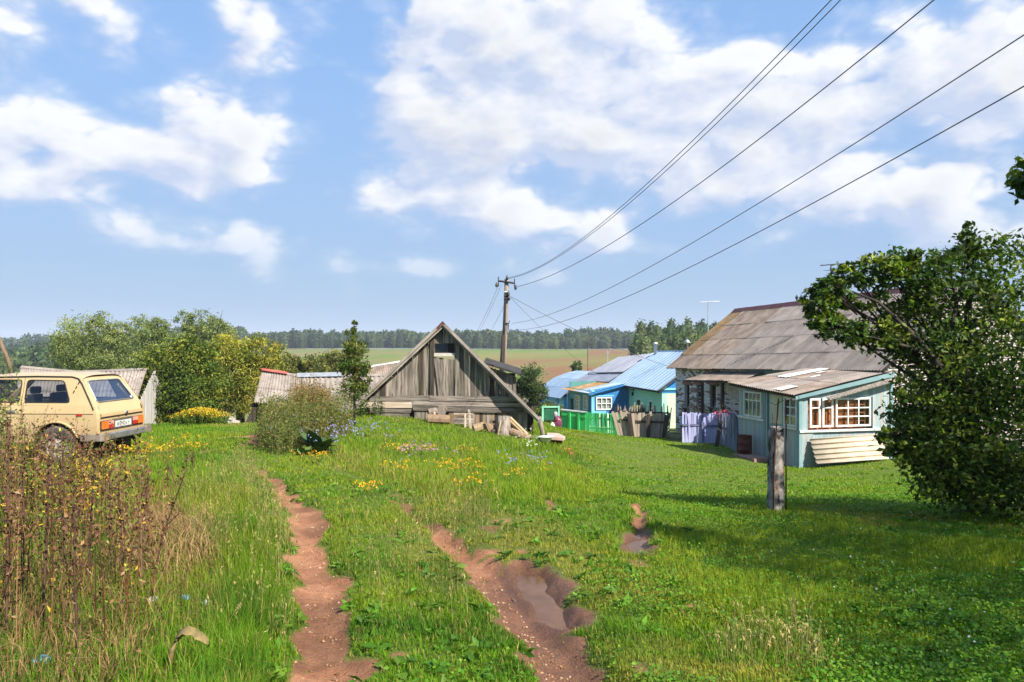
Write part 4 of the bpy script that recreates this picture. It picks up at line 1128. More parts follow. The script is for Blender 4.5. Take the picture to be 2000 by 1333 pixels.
a1 = P(1383, 660, 47.0)
aerial('television_aerial', 'tall television aerial with a white boom behind the brick house', (a1.x, a1.y, gz(a1.x, a1.y) + 2.5), a1.z - gz(a1.x, a1.y) - 2.5 + 70 * 47 / F, 1.25, (1, .15, 0), 7, M_['steel'], .03, .28)
a2 = P(1623, 560, 29.0)
aerial('television_aerial', 'dark television aerial on the brick house ridge above the apple tree', (a2.x, a2.y, a2.z - .6), .6 + 43 * 29 / F, .95, (.92, -.25, 0), 5, M_['iron'], .022, .3)
a3 = P(1148, 720, 66.0)
t3 = thing('aerial_mast', 'thin bare mast standing above the light blue roof', 'mast', (a3.x, a3.y, a3.z - 1.5)); MB().tube([(0, 0, 0), (0, 0, 1.5 + 56 * 66 / F)], .03, 5).build('mast', M_['rust'], t3); MB().tube([(-.25, 0, 1.45 + 56 * 66 / F), (.2, 0, 1.5 + 56 * 66 / F)], .02, 4).build('cross_bar', M_['rust'], t3)
a4 = P(1187, 707, 60.0)
t4 = thing('aerial_mast', 'short pale mast with two arms on the grey roof', 'mast', (a4.x, a4.y, a4.z - .3)); MB().tube([(0, 0, 0), (0, 0, .3 + 22 * 60 / F)], .025, 5).build('mast', M_['steel'], t4); MB().tube([(0, 0, .9), (.25, 0, .3 + 23 * 60 / F)], .02, 4).build('arm', M_['steel'], t4); MB().tube([(0, 0, .9), (-.15, 0, .3 + 21 * 60 / F)], .02, 4).build('arm', M_['steel'], t4)

# ------------------------------------------------------------------ fences
pk = lambda nm, w, th, hs, mt, top: [picket_mesh(nm, w, th, h, mt, top) for h in hs]
pc = PF.w(0, PF.y_at(1444, 0) + .05)
A = P(1334, 865, 30.8); A.z = gz(A.x, A.y)
B = P(1404, 872, 30.6); B.z = gz(B.x, B.y)
picket_fence('lilac_fence', 'lilac picket fence with a dark rail, left of the teal porch', A, B, 24, pk('lilac_picket', .062, .02, (1.20, 1.22, 1.23, 1.21), M_['lilac'], 'flat'), 1.2, (.58,), M_['lilac_rail'], M_['lilac_rail'], (.56,), .006, .01, postw=.07)
B2 = P(1405, 872, 30.5); B2.z = gz(B2.x, B2.y)
Cn = Vector((pc.x - .05, pc.y + .1, 0)); Cn.z = gz(Cn.x, Cn.y)
picket_fence('shaded_blue_fence', 'faded grey blue board fence running up to the porch corner', B2, Cn, 38, pk('shaded_picket', .10, .02, (1.22, 1.26, 1.3, 1.24), M_['lilac_shade'], 'flat'), 1.2, (.6,), M_['lilac_rail'], M_['lilac_rail'], (.3, .75), .012, .02, front=False)
# leaning dark plank against it
b = P(1399, 884, 28.2); b.z = gz(b.x, b.y)
o = plank(None, b, b + Vector((.32, .55, .88)), .13, .03, (-.5, -1, .3), M_['wood_dark'], 'leaning_board'); tag(o, 'dark plank leaning on the blue board fence', 'board')
# bare pickets behind the lilac fence
A3 = P(1338, 860, 33.2); A3.z = gz(A3.x, A3.y); B3 = P(1440, 860, 32.4); B3.z = gz(B3.x, B3.y)
picket_fence('inner_fence', 'bare grey pickets rising behind the lilac fence', A3, B3, 24, pk('bare_picket', .065, .02, (1.48, 1.55, 1.42, 1.6), M_['wood_light'], 'point'), 1.45, (.3, .8), M_['wood_dark'], M_['wood_dark'], (0, .5, 1), .03, .06)
# grey sagging fence
A4 = P(1209, 850, 36.5); A4.z = gz(A4.x, A4.y); B4 = P(1298, 860, 36.1); B4.z = gz(B4.x, B4.y)
picket_fence('sagging_fence', 'sagging weathered grey plank fence between the green and lilac fences', A4, B4, 32, pk('grey_picket', .115, .02, (1.12, 1.18, 1.22, 1.08), M_['wood_light'], 'flat'), 1.15, (.66,), M_['wood_dark'], M_['wood_dark'], (.30, .64, .97), .03, .05, postw=.17, tilt=lambda u: -.26 + .42 * u)
A5 = P(1206, 832, 38.4); A5.z = gz(A5.x, A5.y); B5 = P(1308, 848, 37.4); B5.z = gz(B5.x, B5.y)
picket_fence('dark_stake_fence', 'thin dark stakes standing behind the sagging grey fence', A5, B5, 34, pk('stake', .05, .025, (1.5, 1.62, 1.4, 1.55), M_['wood_light'], 'point'), 1.45, (.82,), M_['wood_dark'], M_['wood_dark'], (0, .5), .04, .08)
# low stile of planks in the gap
s0 = P(1307, 862, 32.6); s0.z = gz(s0.x, s0.y)
stile = thing('plank_stile', 'low stile of horizontal planks between the grey and lilac fences', 'stile', s0)
for k in range(4): plank(stile, (-.05, 0, .06 + .13 * k), (.60, -.15, .05 + .13 * k), .085, .03, (0, -1, .2), M_['wood'], 'plank')
MB().box(-.05, .02, .03, .1, -.1, .55).build('post', M_['wood_dark'], stile); MB().box(.54, .60, -.10, -.03, -.1, .55).build('post', M_['wood_dark'], stile)
# green fence: boarded panel, then open pickets
A6 = P(1097.5, 839, 40.0); A6.z = gz(A6.x, A6.y); B6 = P(1144, 847, 39.2); B6.z = gz(B6.x, B6.y)
d6 = B6 - A6; ln6 = Vector((d6.x, d6.y, 0)).length
gp = thing('green_board_fence', 'bright green boarded fence panel with a white capping', 'fence', A6, math.atan2(d6.y, d6.x))
for k in range(9):
    x = ln6 * (k + .5) / 9; zz0 = d6.z * (k + .5) / 9
    plank(gp, (x, 0, zz0 - .02), (x, 0, zz0 + 1.02), ln6 / 9 * .985, .025, (0, -1, 0), M_['green'], 'board')
MB().prism([(0, -.05, .76), (0, -.015, .76), (0, -.015, .88), (0, -.05, .88)], (ln6, 0, d6.z)).build('rail', M_['green'], gp)
MB().prism([(-.05, -.07, 1.02), (-.05, .05, 1.02), (-.05, .05, 1.08), (-.05, -.07, 1.08)], (ln6 + .1, 0, d6.z)).build('capping', M_['white'], gp)
for u in (.36, .72): MB().box(ln6 * u - .05, ln6 * u + .05, -.11, -.02, d6.z * u - .1, d6.z * u + .95).build('post', M_['green'], gp)
A7 = P(1146, 848, 38.6); A7.z = gz(A7.x, A7.y); B7 = P(1206, 850, 37.8); B7.z = gz(B7.x, B7.y)
picket_fence('green_picket_fence', 'bright green picket fence with rounded white tips below the blue porch', A7, B7, 16, pk('green_picket', .085, .025, (1.06, 1.08), M_['green'], 'round'), 1.05, (.25, .72), M_['green'], M_['green'], (0, 1), .012, .01, front=False)
A8 = P(1128, 838, 43.0); A8.z = gz(A8.x, A8.y); B8 = P(1200, 836, 44.0); B8.z = gz(B8.x, B8.y)
picket_fence('white_tipped_fence', 'row of white picket tips behind the green fences', A8, B8, 20, pk('white_picket', .085, .025, (1.12, 1.15), M_['white'], 'round'), 1.1, (.3, .75), M_['white'], M_['white'], (0, 1), .012, .01)

# green gate standing open beyond the board fence
g0 = P(1060, 836, 43.5); g0.z = gz(g0.x, g0.y)
gate = thing('garden_gate', 'mint green framed gate standing open left of the green boards', 'gate', g0, .12)
for x in (0, .92): MB().box(x - .05, x + .05, -.04, .04, -.1, .86).build('post', M_['mint_frame'], gate)
MB().box(.055, .865, -.03, .03, .76, .84).build('top_bar', M_['mint_frame'], gate)
for k in range(6): plank(gate, (.12 + k * .135, .045, .05), (.12 + k * .135, .045, .74), .12, .02, (0, -1, 0), M_['green_dark'], 'board')

# low lean-to with a plank roof by the light blue house
l0 = P(1028, 812, 46.0); l0.z = gz(l0.x, l0.y)
lean = thing('low_lean_to', 'low dark lean-to with a plank roof, left of the light blue house', 'shed', l0, .05)
for k in range(5): plank(lean, (-.1, -.2 + k * .28, .78 + k * .05), (1.0, -.2 + k * .28, .98 + k * .05), .27, .03, (0, -.2, 1), M_['wood'], 'roof_plank')
for k in range(7): plank(lean, (.06 + k * .13, 0, -.2), (.06 + k * .13, 0, .76 + k * .02), .125, .03, (0, -1, 0), M_['wood_dark'], 'wall_plank')

# ------------------------------------------------------------------ the gabled barn of grey boards
BY = 24.6
def build_barn():
    apex = P(866, 633, BY); le = P(690, 797, BY); re = P(1053, 818, BY - .25)
    base = Vector((apex.x, BY, gz(apex.x, BY)))
    t = thing('plank_barn', 'old barn with a grey plank gable and steep roof down to the grass', 'barn', base)
    lo = lambda v: Vector(v) - base
    px = lambda x, y, dy=0.0: lo(P(x, y, BY + dy))
    out = Vector((0, -1, 0))
    def roofline(x):          # photo row of the roof underside above column x
        if x < 866: return 633 + (866 - x) * (797 - 633) / (866 - 690) + 7
        return 633 + (x - 866) * (818 - 633) / (1053 - 866) + 7
    # vertical boards of the gable, each its own width and shade
    rnd = random.Random(4)
    x = 722.0
    while x < 1008:
        w = rnd.uniform(8.5, 13.5)
        if x + w > 1010: w = 1010 - x
        xm = x + w / 2
        top = roofline(xm) - 3; bot = 778 + rnd.uniform(-1, 3)
        dy = rnd.uniform(0, .03)
        mt = M_['wood'] if rnd.random() > .16 else M_['wood_dark']
        tl = rnd.uniform(-1.0, 1.0) * .6
        wm = w * BY / F
        if 847 < xm < 892:                       # between the posts: hatch opening at the top
            plank(t, px(xm + tl, bot, dy), px(xm - tl, rnd.uniform(697, 703), dy), wm * .97, .025, out, mt, 'gable_board', .02)
            plank(t, px(xm, 671, dy), px(xm, max(top, 640), dy), wm * .97, .025, out, M_['wood'], 'gable_board', .0)
        elif top < bot - 6:
            plank(t, px(xm + tl, bot, dy), px(xm - tl, top, dy), wm * .965, .025, out, mt, 'gable_board', .015)
        x += w
    # slipped board, posts beside the hatch
    plank(t, px(861, 774, -.05), px(852, 699, -.05), .15, .025, out, M_['wood'], 'gable_board', .02)
    for xx in (844, 893): plank(t, px(xx, 778, -.045), px(xx, 655 if xx == 844 else 662, -.045), .13, .05, out, M_['wood_dark'] if xx == 844 else M_['wood'], 'gable_post')
    # hatch: dark opening with a pane and a pale sill
    h0, h1 = px(849, 690), px(890, 671)
    MB().box(h0.x, h1.x, .10, .14, h0.z, h1.z).build('hatch_back', M_['interior'], t)
    o, _ = window(t, (h0.x, .02, h0.z), (1, 0, 0), (0, -1, 0), (h1.x - h0.x) * .62, h1.z - h0.z, 1, 1, M_['wood_dark'], .02, name='hatch_window')
    MB().box(h0.x - .02, h1.x + .02, -.07, .03, px(0, 696).z, px(0, 690).z).build('hatch_sill', M_['slate_pale'], t)
    # horizontal beams and boards under the gable
    for (x0, y0, x1, y1, w, mt, dy) in ((722, 780, 846, 777.5, .16, 'wood', -.05), (840, 779, 1010, 780, .17, 'wood', -.06),
                                        (702, 791, 805, 791, .20, 'wood_light', -.04), (805, 787, 1022, 792, .14, 'wood', -.04), (806, 797, 1022, 803, .17, 'wood', -.055),
                                        (722, 802, 803, 803, .13, 'wood', -.03), (735, 811, 800, 812, .15, 'wood', -.01)):
        plank(t, px(x0, y0, dy), px(x1, y1, dy), w, .04, out, M_[mt], 'beam_board', .02)
    # low wall: short upright boards at the right, patched panels in the middle
    x = 928.0
    while x < 1018:
        w = rnd.uniform(4.5, 9); xm = x + w / 2
        plank(t, px(xm, 842 + (xm - 928) * .03, 0), px(xm, 800 + (xm - 928) * .045, 0), w * BY / F * .94, .025, out, rnd.choice([M_['wood'], M_['wood'], M_['wood_warm'], M_['wood_dark']]), 'wall_board', .03); x += w
    for (xm, w, y0, y1, mt) in ((822, 15, 822, 801, 'wood'), (812, 5, 820, 803, 'wood'), (882, 11, 830, 798, 'wood_warm'), (836, 9, 826, 803, 'wood'), (920, 14, 838, 802, 'wood')):
        plank(t, px(xm, y0, -.02), px(xm, y1, -.02), w * BY / F, .03, out, M_[mt], 'wall_board', .02)
    for (x0, y0, x1, y1, w, mt) in ((886, 801, 922, 803, .10, 'wood_warm'), (886, 808, 924, 806, .13, 'wood_light'), (886, 813, 920, 811, .06, 'wood_warm'), (886, 822, 925, 822, .22, 'wood')):
        plank(t, px(x0, y0, -.03), px(x1, y1, -.03), w, .03, out, M_[mt], 'wall_board', .01)
    MB().box(px(705, 0).x, px(1016, 0).x, .18, .24, -.6, px(0, 770).z).build('inner_wall', M_['interior'], t)
    MB().box(px(1017, 0).x, px(1030, 0).x, -.05, .15, -.7, px(0, 795).z).build('corner_post', M_['wood'], t)
    # eave boards along both slopes, thin felt/slate edge showing
    for (e, s) in ((le, -1), (re, 1)):
        a = lo(e) + Vector((0, -.30, 0)); b = lo(apex) + Vector((0, -.30, 0))
        plank(t, a, b + Vector((0, 0, .02)), .085, .03, (0, -1, 0), M_['slate_left'], 'barge_board', .0)
        plank(t, a + Vector((s * -.02, .06, -.07)), b + Vector((0, .06, -.08)), .08, .04, (0, -1, 0), M_['wood'], 'rafter', .0)
        # roof slope behind
        n = Vector((0, 0, 1)); dep = 6.5
        r0 = b + Vector((0, 0, .03)); e0 = a + Vector((0, 0, .0))
        dv = Vector((-.09 * dep, dep, 0)); sheet_roof(t, patch(e0, e0 + dv, r0 + dv, r0), 5, 3, M_['slate'], 8, .018, .12)
    pk_ = lo(apex) + Vector((0, -.32, .05))
    MB().prism([pk_ + Vector((-.20, 0, -.20)), pk_ + Vector((0, 0, .03)), pk_ + Vector((.20, 0, -.20)), pk_ + Vector((.14, 0, -.22)), pk_ + Vector((0, 0, -.06)), pk_ + Vector((-.14, 0, -.22))], (-.585, 6.5, 0)).build('ridge_cap', M_['ridge_red'], t)
    # side walls and back
    for e in (le, re):
        x = lo(e).x * .93
        MB().prism([(x - .05, .3, -.7), (x + .05, .3, -.7), (x + .05, .3, lo(e).z + .1), (x - .05, .3, lo(e).z + .1)], (-.5, 5.7, 0)).build('side_wall', M_['wood_dark'], t)
    # rough post bracing the right eave
    q = px(1057, 820)
    MB().tube([q + Vector((-.08, -.1, .1)), q + Vector((.05, -.2, -.45)), q + Vector((.12, -.25, -.9))], [.09, .07, .06], 7).build('eave_stump', M_['pole_wood'], t, True)
    q = px(692, 800)
    MB().tube([q + Vector((-.02, -.1, .1)), q + Vector((.06, -.2, -.25)), q + Vector((.12, -.25, -.6))], [.08, .07, .06], 7).build('eave_stump', M_['pole_wood'], t, True)
    return t
barn = build_barn()

# firewood, stumps and scraps lying in the grass before the barn
def log(label, a, b, r, mat, name='firewood_log', half=False, grp='firewood scattered by the barn', n=9):
    a = Vector(a); b = Vector(b); d = (b - a); ln = d.length; d.normalize()
    y = d.cross(Vector((0, 0, 1))).normalized() if abs(d.z) < .9 else Vector((1, 0, 0)); x = y.cross(d)
    rnd = random.Random(int(abs(a.x * 997)) + int(r * 1e4)); mb = MB()
    pts = []
    for k in range(n):
        th = (math.pi if half else 2 * math.pi) * k / (n - (1 if half else 0)); q = r * rnd.uniform(.8, 1.15); pts.append(x * math.cos(th) * q + y * math.sin(th) * q)
    mb.prism(pts, d * ln)
    o = mb.build(name, mat); o.location = a
    return tag(o, label, 'log' if 'log' in name or 'stump' in name else 'wood scrap', grp)
def gp_(x, Y, up=.06): v = G(x, Y); v.z += up; return v
log('upright grey stump in front of the barn wall', gp_(985, 22.6, -.1), gp_(984, 22.7, .55), .22, M_['wood'], 'stump')
log('long split log slanting down right of the stump', gp_(996, 22.9, .48), gp_(1030, 22.5, .10), .09, M_['cut_wood'], half=True)
log('second split log lying under the slanting one', gp_(998, 22.5, .16), gp_(1036, 22.3, .04), .10, M_['wood_warm'])
log('pale yellow block of wood left of the firewood heap', gp_(925, 22.6, .06), gp_(946, 22.7, .20), .13, M_['cut_wood'], 'wood_block')
log('pinkish sawn block on the firewood heap', gp_(951, 22.6, .28), gp_(958, 22.6, .06), .12, M_['wood_warm'], 'wood_block')
log('brown log across the top of the firewood heap', gp_(962, 22.8, .33), gp_(984, 22.9, .42), .05, M_['pole_wood'])
log('dark log at the foot of the firewood heap', gp_(960, 22.5, .06), gp_(982, 22.5, .12), .09, M_['wood_dark'])
log('reddish log in the middle of the firewood heap', gp_(958, 22.7, .18), gp_(980, 22.8, .25), .07, M_['wood_warm'])
log('thin stick leaning on the firewood heap', gp_(972, 22.2, -.02), gp_(978, 22.4, .42), .025, M_['cut_wood'])
log('white bent slab against the barn boards', gp_(918, 23.6, -.1), gp_(914, 23.8, .55), .07, M_['wood_light'], 'wood_slab', half=True)
log('short white slab beside the bent slab', gp_(907, 23.7, -.1), gp_(907, 23.8, .42), .07, M_['wood_light'], 'wood_slab', half=True)
log('short pale plank end in front of the barn hatch stones', gp_(849, 23.8, -.1), gp_(847, 23.9, .34), .06, M_['wood_light'], 'wood_slab', half=True)
log('thick log end poking out below the barn beam', gp_(862, 24.1, .38), gp_(864, 24.9, .42), .16, M_['pole_wood'])
log('rough log wedged left of the log end', gp_(836, 24.0, .30), gp_(852, 24.1, .38), .12, M_['pole_wood'])
log('flat fallen log under the barn beam', gp_(835, 23.8, .12), gp_(878, 23.9, .16), .14, M_['wood_warm'])

# stone seat, basin, broken bricks near the corner of the barn
q = G(1084, 22.2)
seat = thing('stone_block', 'flat pinkish stone slab resting on a block near the barn', 'stone', q)
MB().prism([(-.25, -.28, .20), (.22, -.35, .17), (.30, -.05, .17), (.12, .35, .22), (-.22, .30, .24)], (0, 0, .10)).build('slab', mottled('pink_stone', (.36, .24, .19), (.50, .36, .29), 4, rough=.9), seat, bevel=.015)
MB().box(-.12, .2, -.15, .2, -.1, .195).build('support', M_['rust'], seat)
q = G(1066, 21.6)
bas = thing('enamel_basin', 'white enamel basin in the grass beside the stone slab', 'basin', (q.x, q.y, q.z + .10))
MB().lathe([(0, 0), (.10, 0), (.13, .02), (.19, .13), (.22, .14), (.22, .15), (.18, .14), (.12, .03), (0, .02)], 16).build('bowl', M_['white'], bas, True)
for k, (px_, Y_, lb) in enumerate(((1107, 20.8, 'orange broken brick nearest the stone slab'), (1116, 20.4, 'flat orange brick lying furthest right of the stone slab'), (1110, 20.2, 'orange brick half sunk in the grass before the others'))):
    q = G(px_, Y_); o = MB().box(-.12, .12, -.06, .06, -.02, .09 - .02 * k).build('broken_brick', mottled('orange_brick', (.42, .13, .045), (.55, .20, .08), 8, rough=.9)); o.location = q; o.rotation_euler = (.15 * k, .1, .4 + k); tag(o, lb, 'brick', 'broken bricks by the stone slab')

# ------------------------------------------------------------------ sheds to the left and behind
def corr_shed(name, label, ridge, eave, depth_back, gz_, gable_side, mat, n=5, nv=2, cap=None, walls='wood', rot=0, base=None, wallin=.15, gable_mat=None, eave_back_drop=None):
    """low shed: ridge and eave polylines in world, roof slope facing the viewer"""
    R = [Vector(v) for v in ridge]; E = [Vector(v) for v in eave]
    base = Vector((E[0].x, E[0].y, gz_)); t = thing(name, label, 'shed', base)
    def curve(pts, u):
        k = min(int(u * (len(pts) - 1)), len(pts) - 2); w = u * (len(pts) - 1) - k; w = w * w * (3 - 2 * w) if len(pts) > 2 else w
        return pts[k].lerp(pts[k + 1], w) - base
    fn = lambda u, v: curve(E, u).lerp(curve(R, u), v)
    sheet_roof(t, fn, n, nv, mat, 7, .028, .10, seg=4)
    bk = lambda u, v: (curve(R, u) + (curve(R, u) - curve(E, u)) * Vector((1, 1, 0)).length * 0 + Vector((0, depth_back * (1 - v), -(curve(R, u).z - curve(E, u).z) * (1 - v))))
    sheet_roof(t, bk, n, 1, mat, 7, .028)
    mb = MB(); m = 10
    for k in range(m):
        a, b = curve(R, k / m), curve(R, (k + 1) / m)
        mb.prism([a + Vector((0, -.10, -.03)), a + Vector((0, .0, .06)), a + Vector((0, .10, -.03))], b - a)
    mb.build('ridge_cap', cap or mat, t)
    # board walls under the eave and in the gable ends
    for u in np.linspace(.02, .98, 18):
        p = curve(E, u) + Vector((0, wallin, 0)); plank(t, Vector((p.x, p.y, -.2)), p - Vector((0, 0, .03)), (E[-1] - E[0]).length / 18 * .97, .025, (0, -1, 0), M_[walls], 'wall_board')
    for u, sx in ((.012, -1), (.988, 1)):
        e = curve(E, u) + Vector((0, wallin, 0)); r = curve(R, u); bq = r + Vector((0, depth_back - .1, -(r.z - e.z)))
        nb = max(4, int((bq - e).length / .17))
        for k in range(nb):
            w = (k + .5) / nb; y = e.y + (bq.y - e.y) * w; xx = e.x + (bq.x - e.x) * w
            if y < r.y: top = e.z + (r.z - e.z) * (y - e.y) / max(r.y - e.y, .01)
            else: top = r.z - (r.z - bq.z) * (y - r.y) / max(bq.y - r.y, .01)
            plank(t, Vector((xx, y, -.2)), Vector((xx, y, max(top - .06, .1))), abs(bq.y - e.y) / nb * .98, .025, (sx, 0, 0), gable_mat or M_[walls], 'gable_board')
    return t
# left shed behind the car: gable end turned to the right
r0, r1, r2 = P(42, 717, 33.0), P(150, 727, 33.2), P(287, 721.5, 32.6)
e0, e1, e2 = P(20, 803, 30.6), P(140, 803, 30.4), P(263, 797, 30.0)
gm = M_['trim_pale']
ls = corr_shed('slate_shed', 'low shed with a sagging grey slate roof behind the cream car', (r0, r1, r2), (e0, e1, e2), 1.9, gz(e2.x, e2.y), 1, M_['slate_left'], 7, 2, None, 'wood', gable_mat=mottled('pale_bleached_boards', (.34, .32, .30), (.52, .48, .45), 2.4, ST, .9, .2, .4, 9, c3=(.30, .17, .14), s3=2.2, t3=.62))
# middle shed with the red ridge piece
r0, r1, r2 = P(512, 724, 34.0), P(590, 735, 34.0), P(770, 733, 34.0)
e0, e1, e2 = P(496, 786, 32.0), P(590, 796, 32.0), P(770, 800, 32.0)
ms = corr_shed('slate_shed', 'brown corrugated shed with a red ridge piece behind the tall weeds', (r0, r1, r2), (e0, e1, e2), 2.0, gz(e0.x, e0.y), 0, M_['slate_left'], 6, 2, M_['slate_left'], 'wood_dark')
lo_ = lambda p: Vector(p) - Vector(ms.location)
MB().prism([lo_(P(511, 723.5, 33.8)), lo_(P(511, 719, 34.0)), lo_(P(511, 723.5, 34.2))], lo_(P(561, 731, 34.0)) - lo_(P(511, 723.5, 34.0))).build('red_ridge_piece', M_['ridge_red_bright'], ms)
MB().prism([lo_(P(580, 737, 33.8)), lo_(P(580, 729, 34.0)), lo_(P(580, 735, 34.4))], lo_(P(668, 735, 33.8)) - lo_(P(580, 737, 33.8))).build('white_ridge_sheet', M_['steel'], ms)
# brown roof rising behind the barn's left slope
r0, r1 = P(726, 716, 40.0), P(800, 704, 40.0); e0, e1 = P(716, 760, 38.0), P(800, 760, 38.0)
corr_shed('slate_shed', 'brown slate roofed shed rising behind the left slope of the barn', (r0, r1), (e0, e1), 2.0, gz(e0.x, e0.y), 0, M_['slate_warm'], 3, 2, M_['slate_pale'], 'wood_dark')
# board shed behind the barn's right slope, felt roof falling to the right
s0 = P(950, 760, 32.0); sg = gz(s0.x, s0.y)
bs = thing('board_shed', 'grey board shed with a dark falling roof behind the barn', 'shed', (s0.x, s0.y, sg))
x1 = P(1007, 0, 32.0).x - s0.x; zl = P(0, 712, 32.0).z - sg; zr_ = P(0, 733, 32.0).z - sg
for k in range(9):
    u = (k + .5) / 9; plank(bs, (x1 * u, 0, -.3), (x1 * u, 0, zl + (zr_ - zl) * u - .06), x1 / 9 * .97, .03, (0, -1, 0), M_['wood'], 'wall_board')
MB().prism([(-.1, -.35, zl + .02), (x1 + .25, -.35, zr_ - .02), (x1 + .25, -.35, zr_ + .06), (-.1, -.35, zl + .10)], (0, 3.0, .15)).build('roof', M_['roof_felt'], bs)
MB().box(x1 - .12, x1 + .02, -.06, .06, -.3, zr_ - .08).build('corner_post', M_['wood'], bs)
MB().box(0, x1, 2.4, 2.5, -.3, zr_).build('back_wall', M_['wood_dark'], bs)
# two dark boards propped against the middle shed's corner
for (xa, ya, xb, yb, lb) in ((481, 832, 497, 800, 'dark board propped leftmost at the corner of the brown shed'), (495, 833, 496, 796, 'dark upright board at the corner of the brown shed')):
    o = plank(None, P(xa, ya, 31.6), P(xb, yb, 31.9), .16, .05, (0, -1, .1), M_['wood_dark'], 'propped_board'); tag(o, lb, 'board')
# rubble: bleached blocks and sticks between the yellow tree and the shed
rb = [(441, 824, .16, .10, 'whitish block at the left end of the rubble'), (449, 827, .13, .12, 'grey block in the middle of the rubble'), (458, 825, .18, .09, 'long pale block at the right of the rubble'), (452, 819, .16, .07, 'small pinkish block on top of the rubble')]
for k, (x, y, sx, sz, lb) in enumerate(rb):
    p = P(x, y, 31.5); o = MB().box(-sx, sx, -.1, .1, -sz, sz).build('rubble_block', mottled('rubble_stone', (.34, .28, .25), (.52, .46, .42), 4, rough=.9)); o.location = p; o.rotation_euler = (.1, .2 * k - .2, .5 * k); tag(o, lb, 'block', 'rubble by the brown shed')
# leaning pole at the left edge behind the car
o = MB().tube([P(31, 760, 20.5), P(14, 700, 20.2), P(-10, 643, 20.0)], [.055, .05, .045], 8).build('leaning_pole', M_['wood_warm'], None, True); tag(o, 'bare wooden pole leaning left behind the cream car', 'pole')

# ------------------------------------------------------------------ utility pole and wires
PY = 38.0
pb = P(982, 716, PY); pole_base = Vector((pb.x, PY, gz(pb.x, PY)))
pole = thing('utility_pole', 'wooden electricity pole with a cross arm behind the barn', 'pole', pole_base)
ll = lambda x, y, d=0.0: P(x, y, PY + d) - pole_base
MB().tube([ll(982, 760), ll(984, 690), ll(986.5, 640), ll(988.5, 590), ll(989.5, 546)], [.15, .14, .13, .12, .11], 10).build('shaft', M_['pole_wood'], pole, True)
MB().tube([ll(979, 800, -.2), ll(980.5, 716, -.2), ll(983.5, 655, -.18)], [.13, .12, .10], 8).build('side_prop', M_['wood_dark'], pole, True)
MB().tube([ll(985, 660, -.16), ll(988, 585, -.15)], .035, 5).build('cable_run', M_['iron'], pole)
MB().tube([ll(973, 549, -.15), ll(1005, 553.5, -.15)], .055, 6).build('cross_arm', M_['iron'], pole)
for (x, y0, y1) in ((973.5, 541, 560), (1005, 545, 562)): MB().tube([ll(x, y0, -.16), ll(x, y1, -.16)], .025, 5).build('arm_pin', M_['iron'], pole)
for (x, y) in ((970, 557), (1007, 562), (990.5, 543), (993, 574), (994, 583)):
    MB().lathe([(0, -.12), (.06, -.10), (.075, 0), (.05, .06), (.03, .12), (0, .13)], 8, Matrix.Translation(ll(x, y, -.2))).build('insulator', M_['porcelain'], pole, True)
MB().tube([ll(984, 632, -.16), ll(994, 632, -.16), ll(995, 627, -.16)], .03, 5).build('bracket', M_['iron'], pole)
MB().tube([ll(993, 633, -.16), ll(992.5, 645, -.16), ll(995, 648, -.16), ll(997, 643, -.16)], .022, 5).build('hook', M_['iron'], pole)
for y in (571, 578, 584): MB().tube([ll(984, y, -.14), ll(994, y, -.14)], .05, 6).build('band', M_['steel'] if y == 571 else M_['iron'], pole)
def wire(label, pts, r=.012, name='power_line'):
    o = MB().tube(pts, r, 4, False).build(name, M_['wire'], None, True); return tag(o, label, 'cable', 'overhead cables')
def span(label, x0, y0, d0, x1, y1, d1, bow, tmax=1.0, r=.012, n=40):
    a, b = P(x0, y0, d0), P(x1, y1, d1)
    pts = []
    for k in range(n + 1):
        u = tmax * k / n; p = a.lerp(b, u); p.z -= bow * u * (1 - u); pts.append(p)
    return wire(label, pts, r)
span('uppermost overhead cable, left of the top pair', 991, 543, 37.9, 1622, 2, 10, 3.0, 1.45, .010)
span('second overhead cable, right of the top pair', 992, 545, 37.8, 1640, 2, 10.4, 3.0, 1.42, .010)
span('third overhead cable leaving the top edge furthest right', 1007, 561, 37.8, 1822, 2, 10.4, 2.7, 1.40, .012)
span('overhead cable leaving the right edge higher up', 1000, 632, 60, 1998, 70, 11.0, 3.4, 1.2, .012)
span('overhead cable leaving the right edge lower down', 1005, 645, 60, 1998, 170, 11.0, 3.4, 1.2, .012)
he = HF.w(-.3, HL - .5); hz_ = HF.z_at(718, -.3, HL) + HF.o.z
span('service cable falling from the pole to the brick house eave', 997, 579, 37.8, 1318, 720, 36.5, 1.0, 1.0, .011)
span('service cable falling from the pole to the blue houses', 997, 581, 37.8, 1192, 747, 52, 1.4, 1.0, .011)
span('faint cable sloping left from the pole top', 972, 562, 38, 900, 700, 60, 1.2, 1.0, .008)
span('faint cable sloping left just below the cross arm', 980, 556, 38, 905, 700, 70, 1.2, 1.0, .008)
span('faint cable sloping left from the middle of the pole', 984, 598, 38, 930, 690, 64, .8, 1.0, .008)

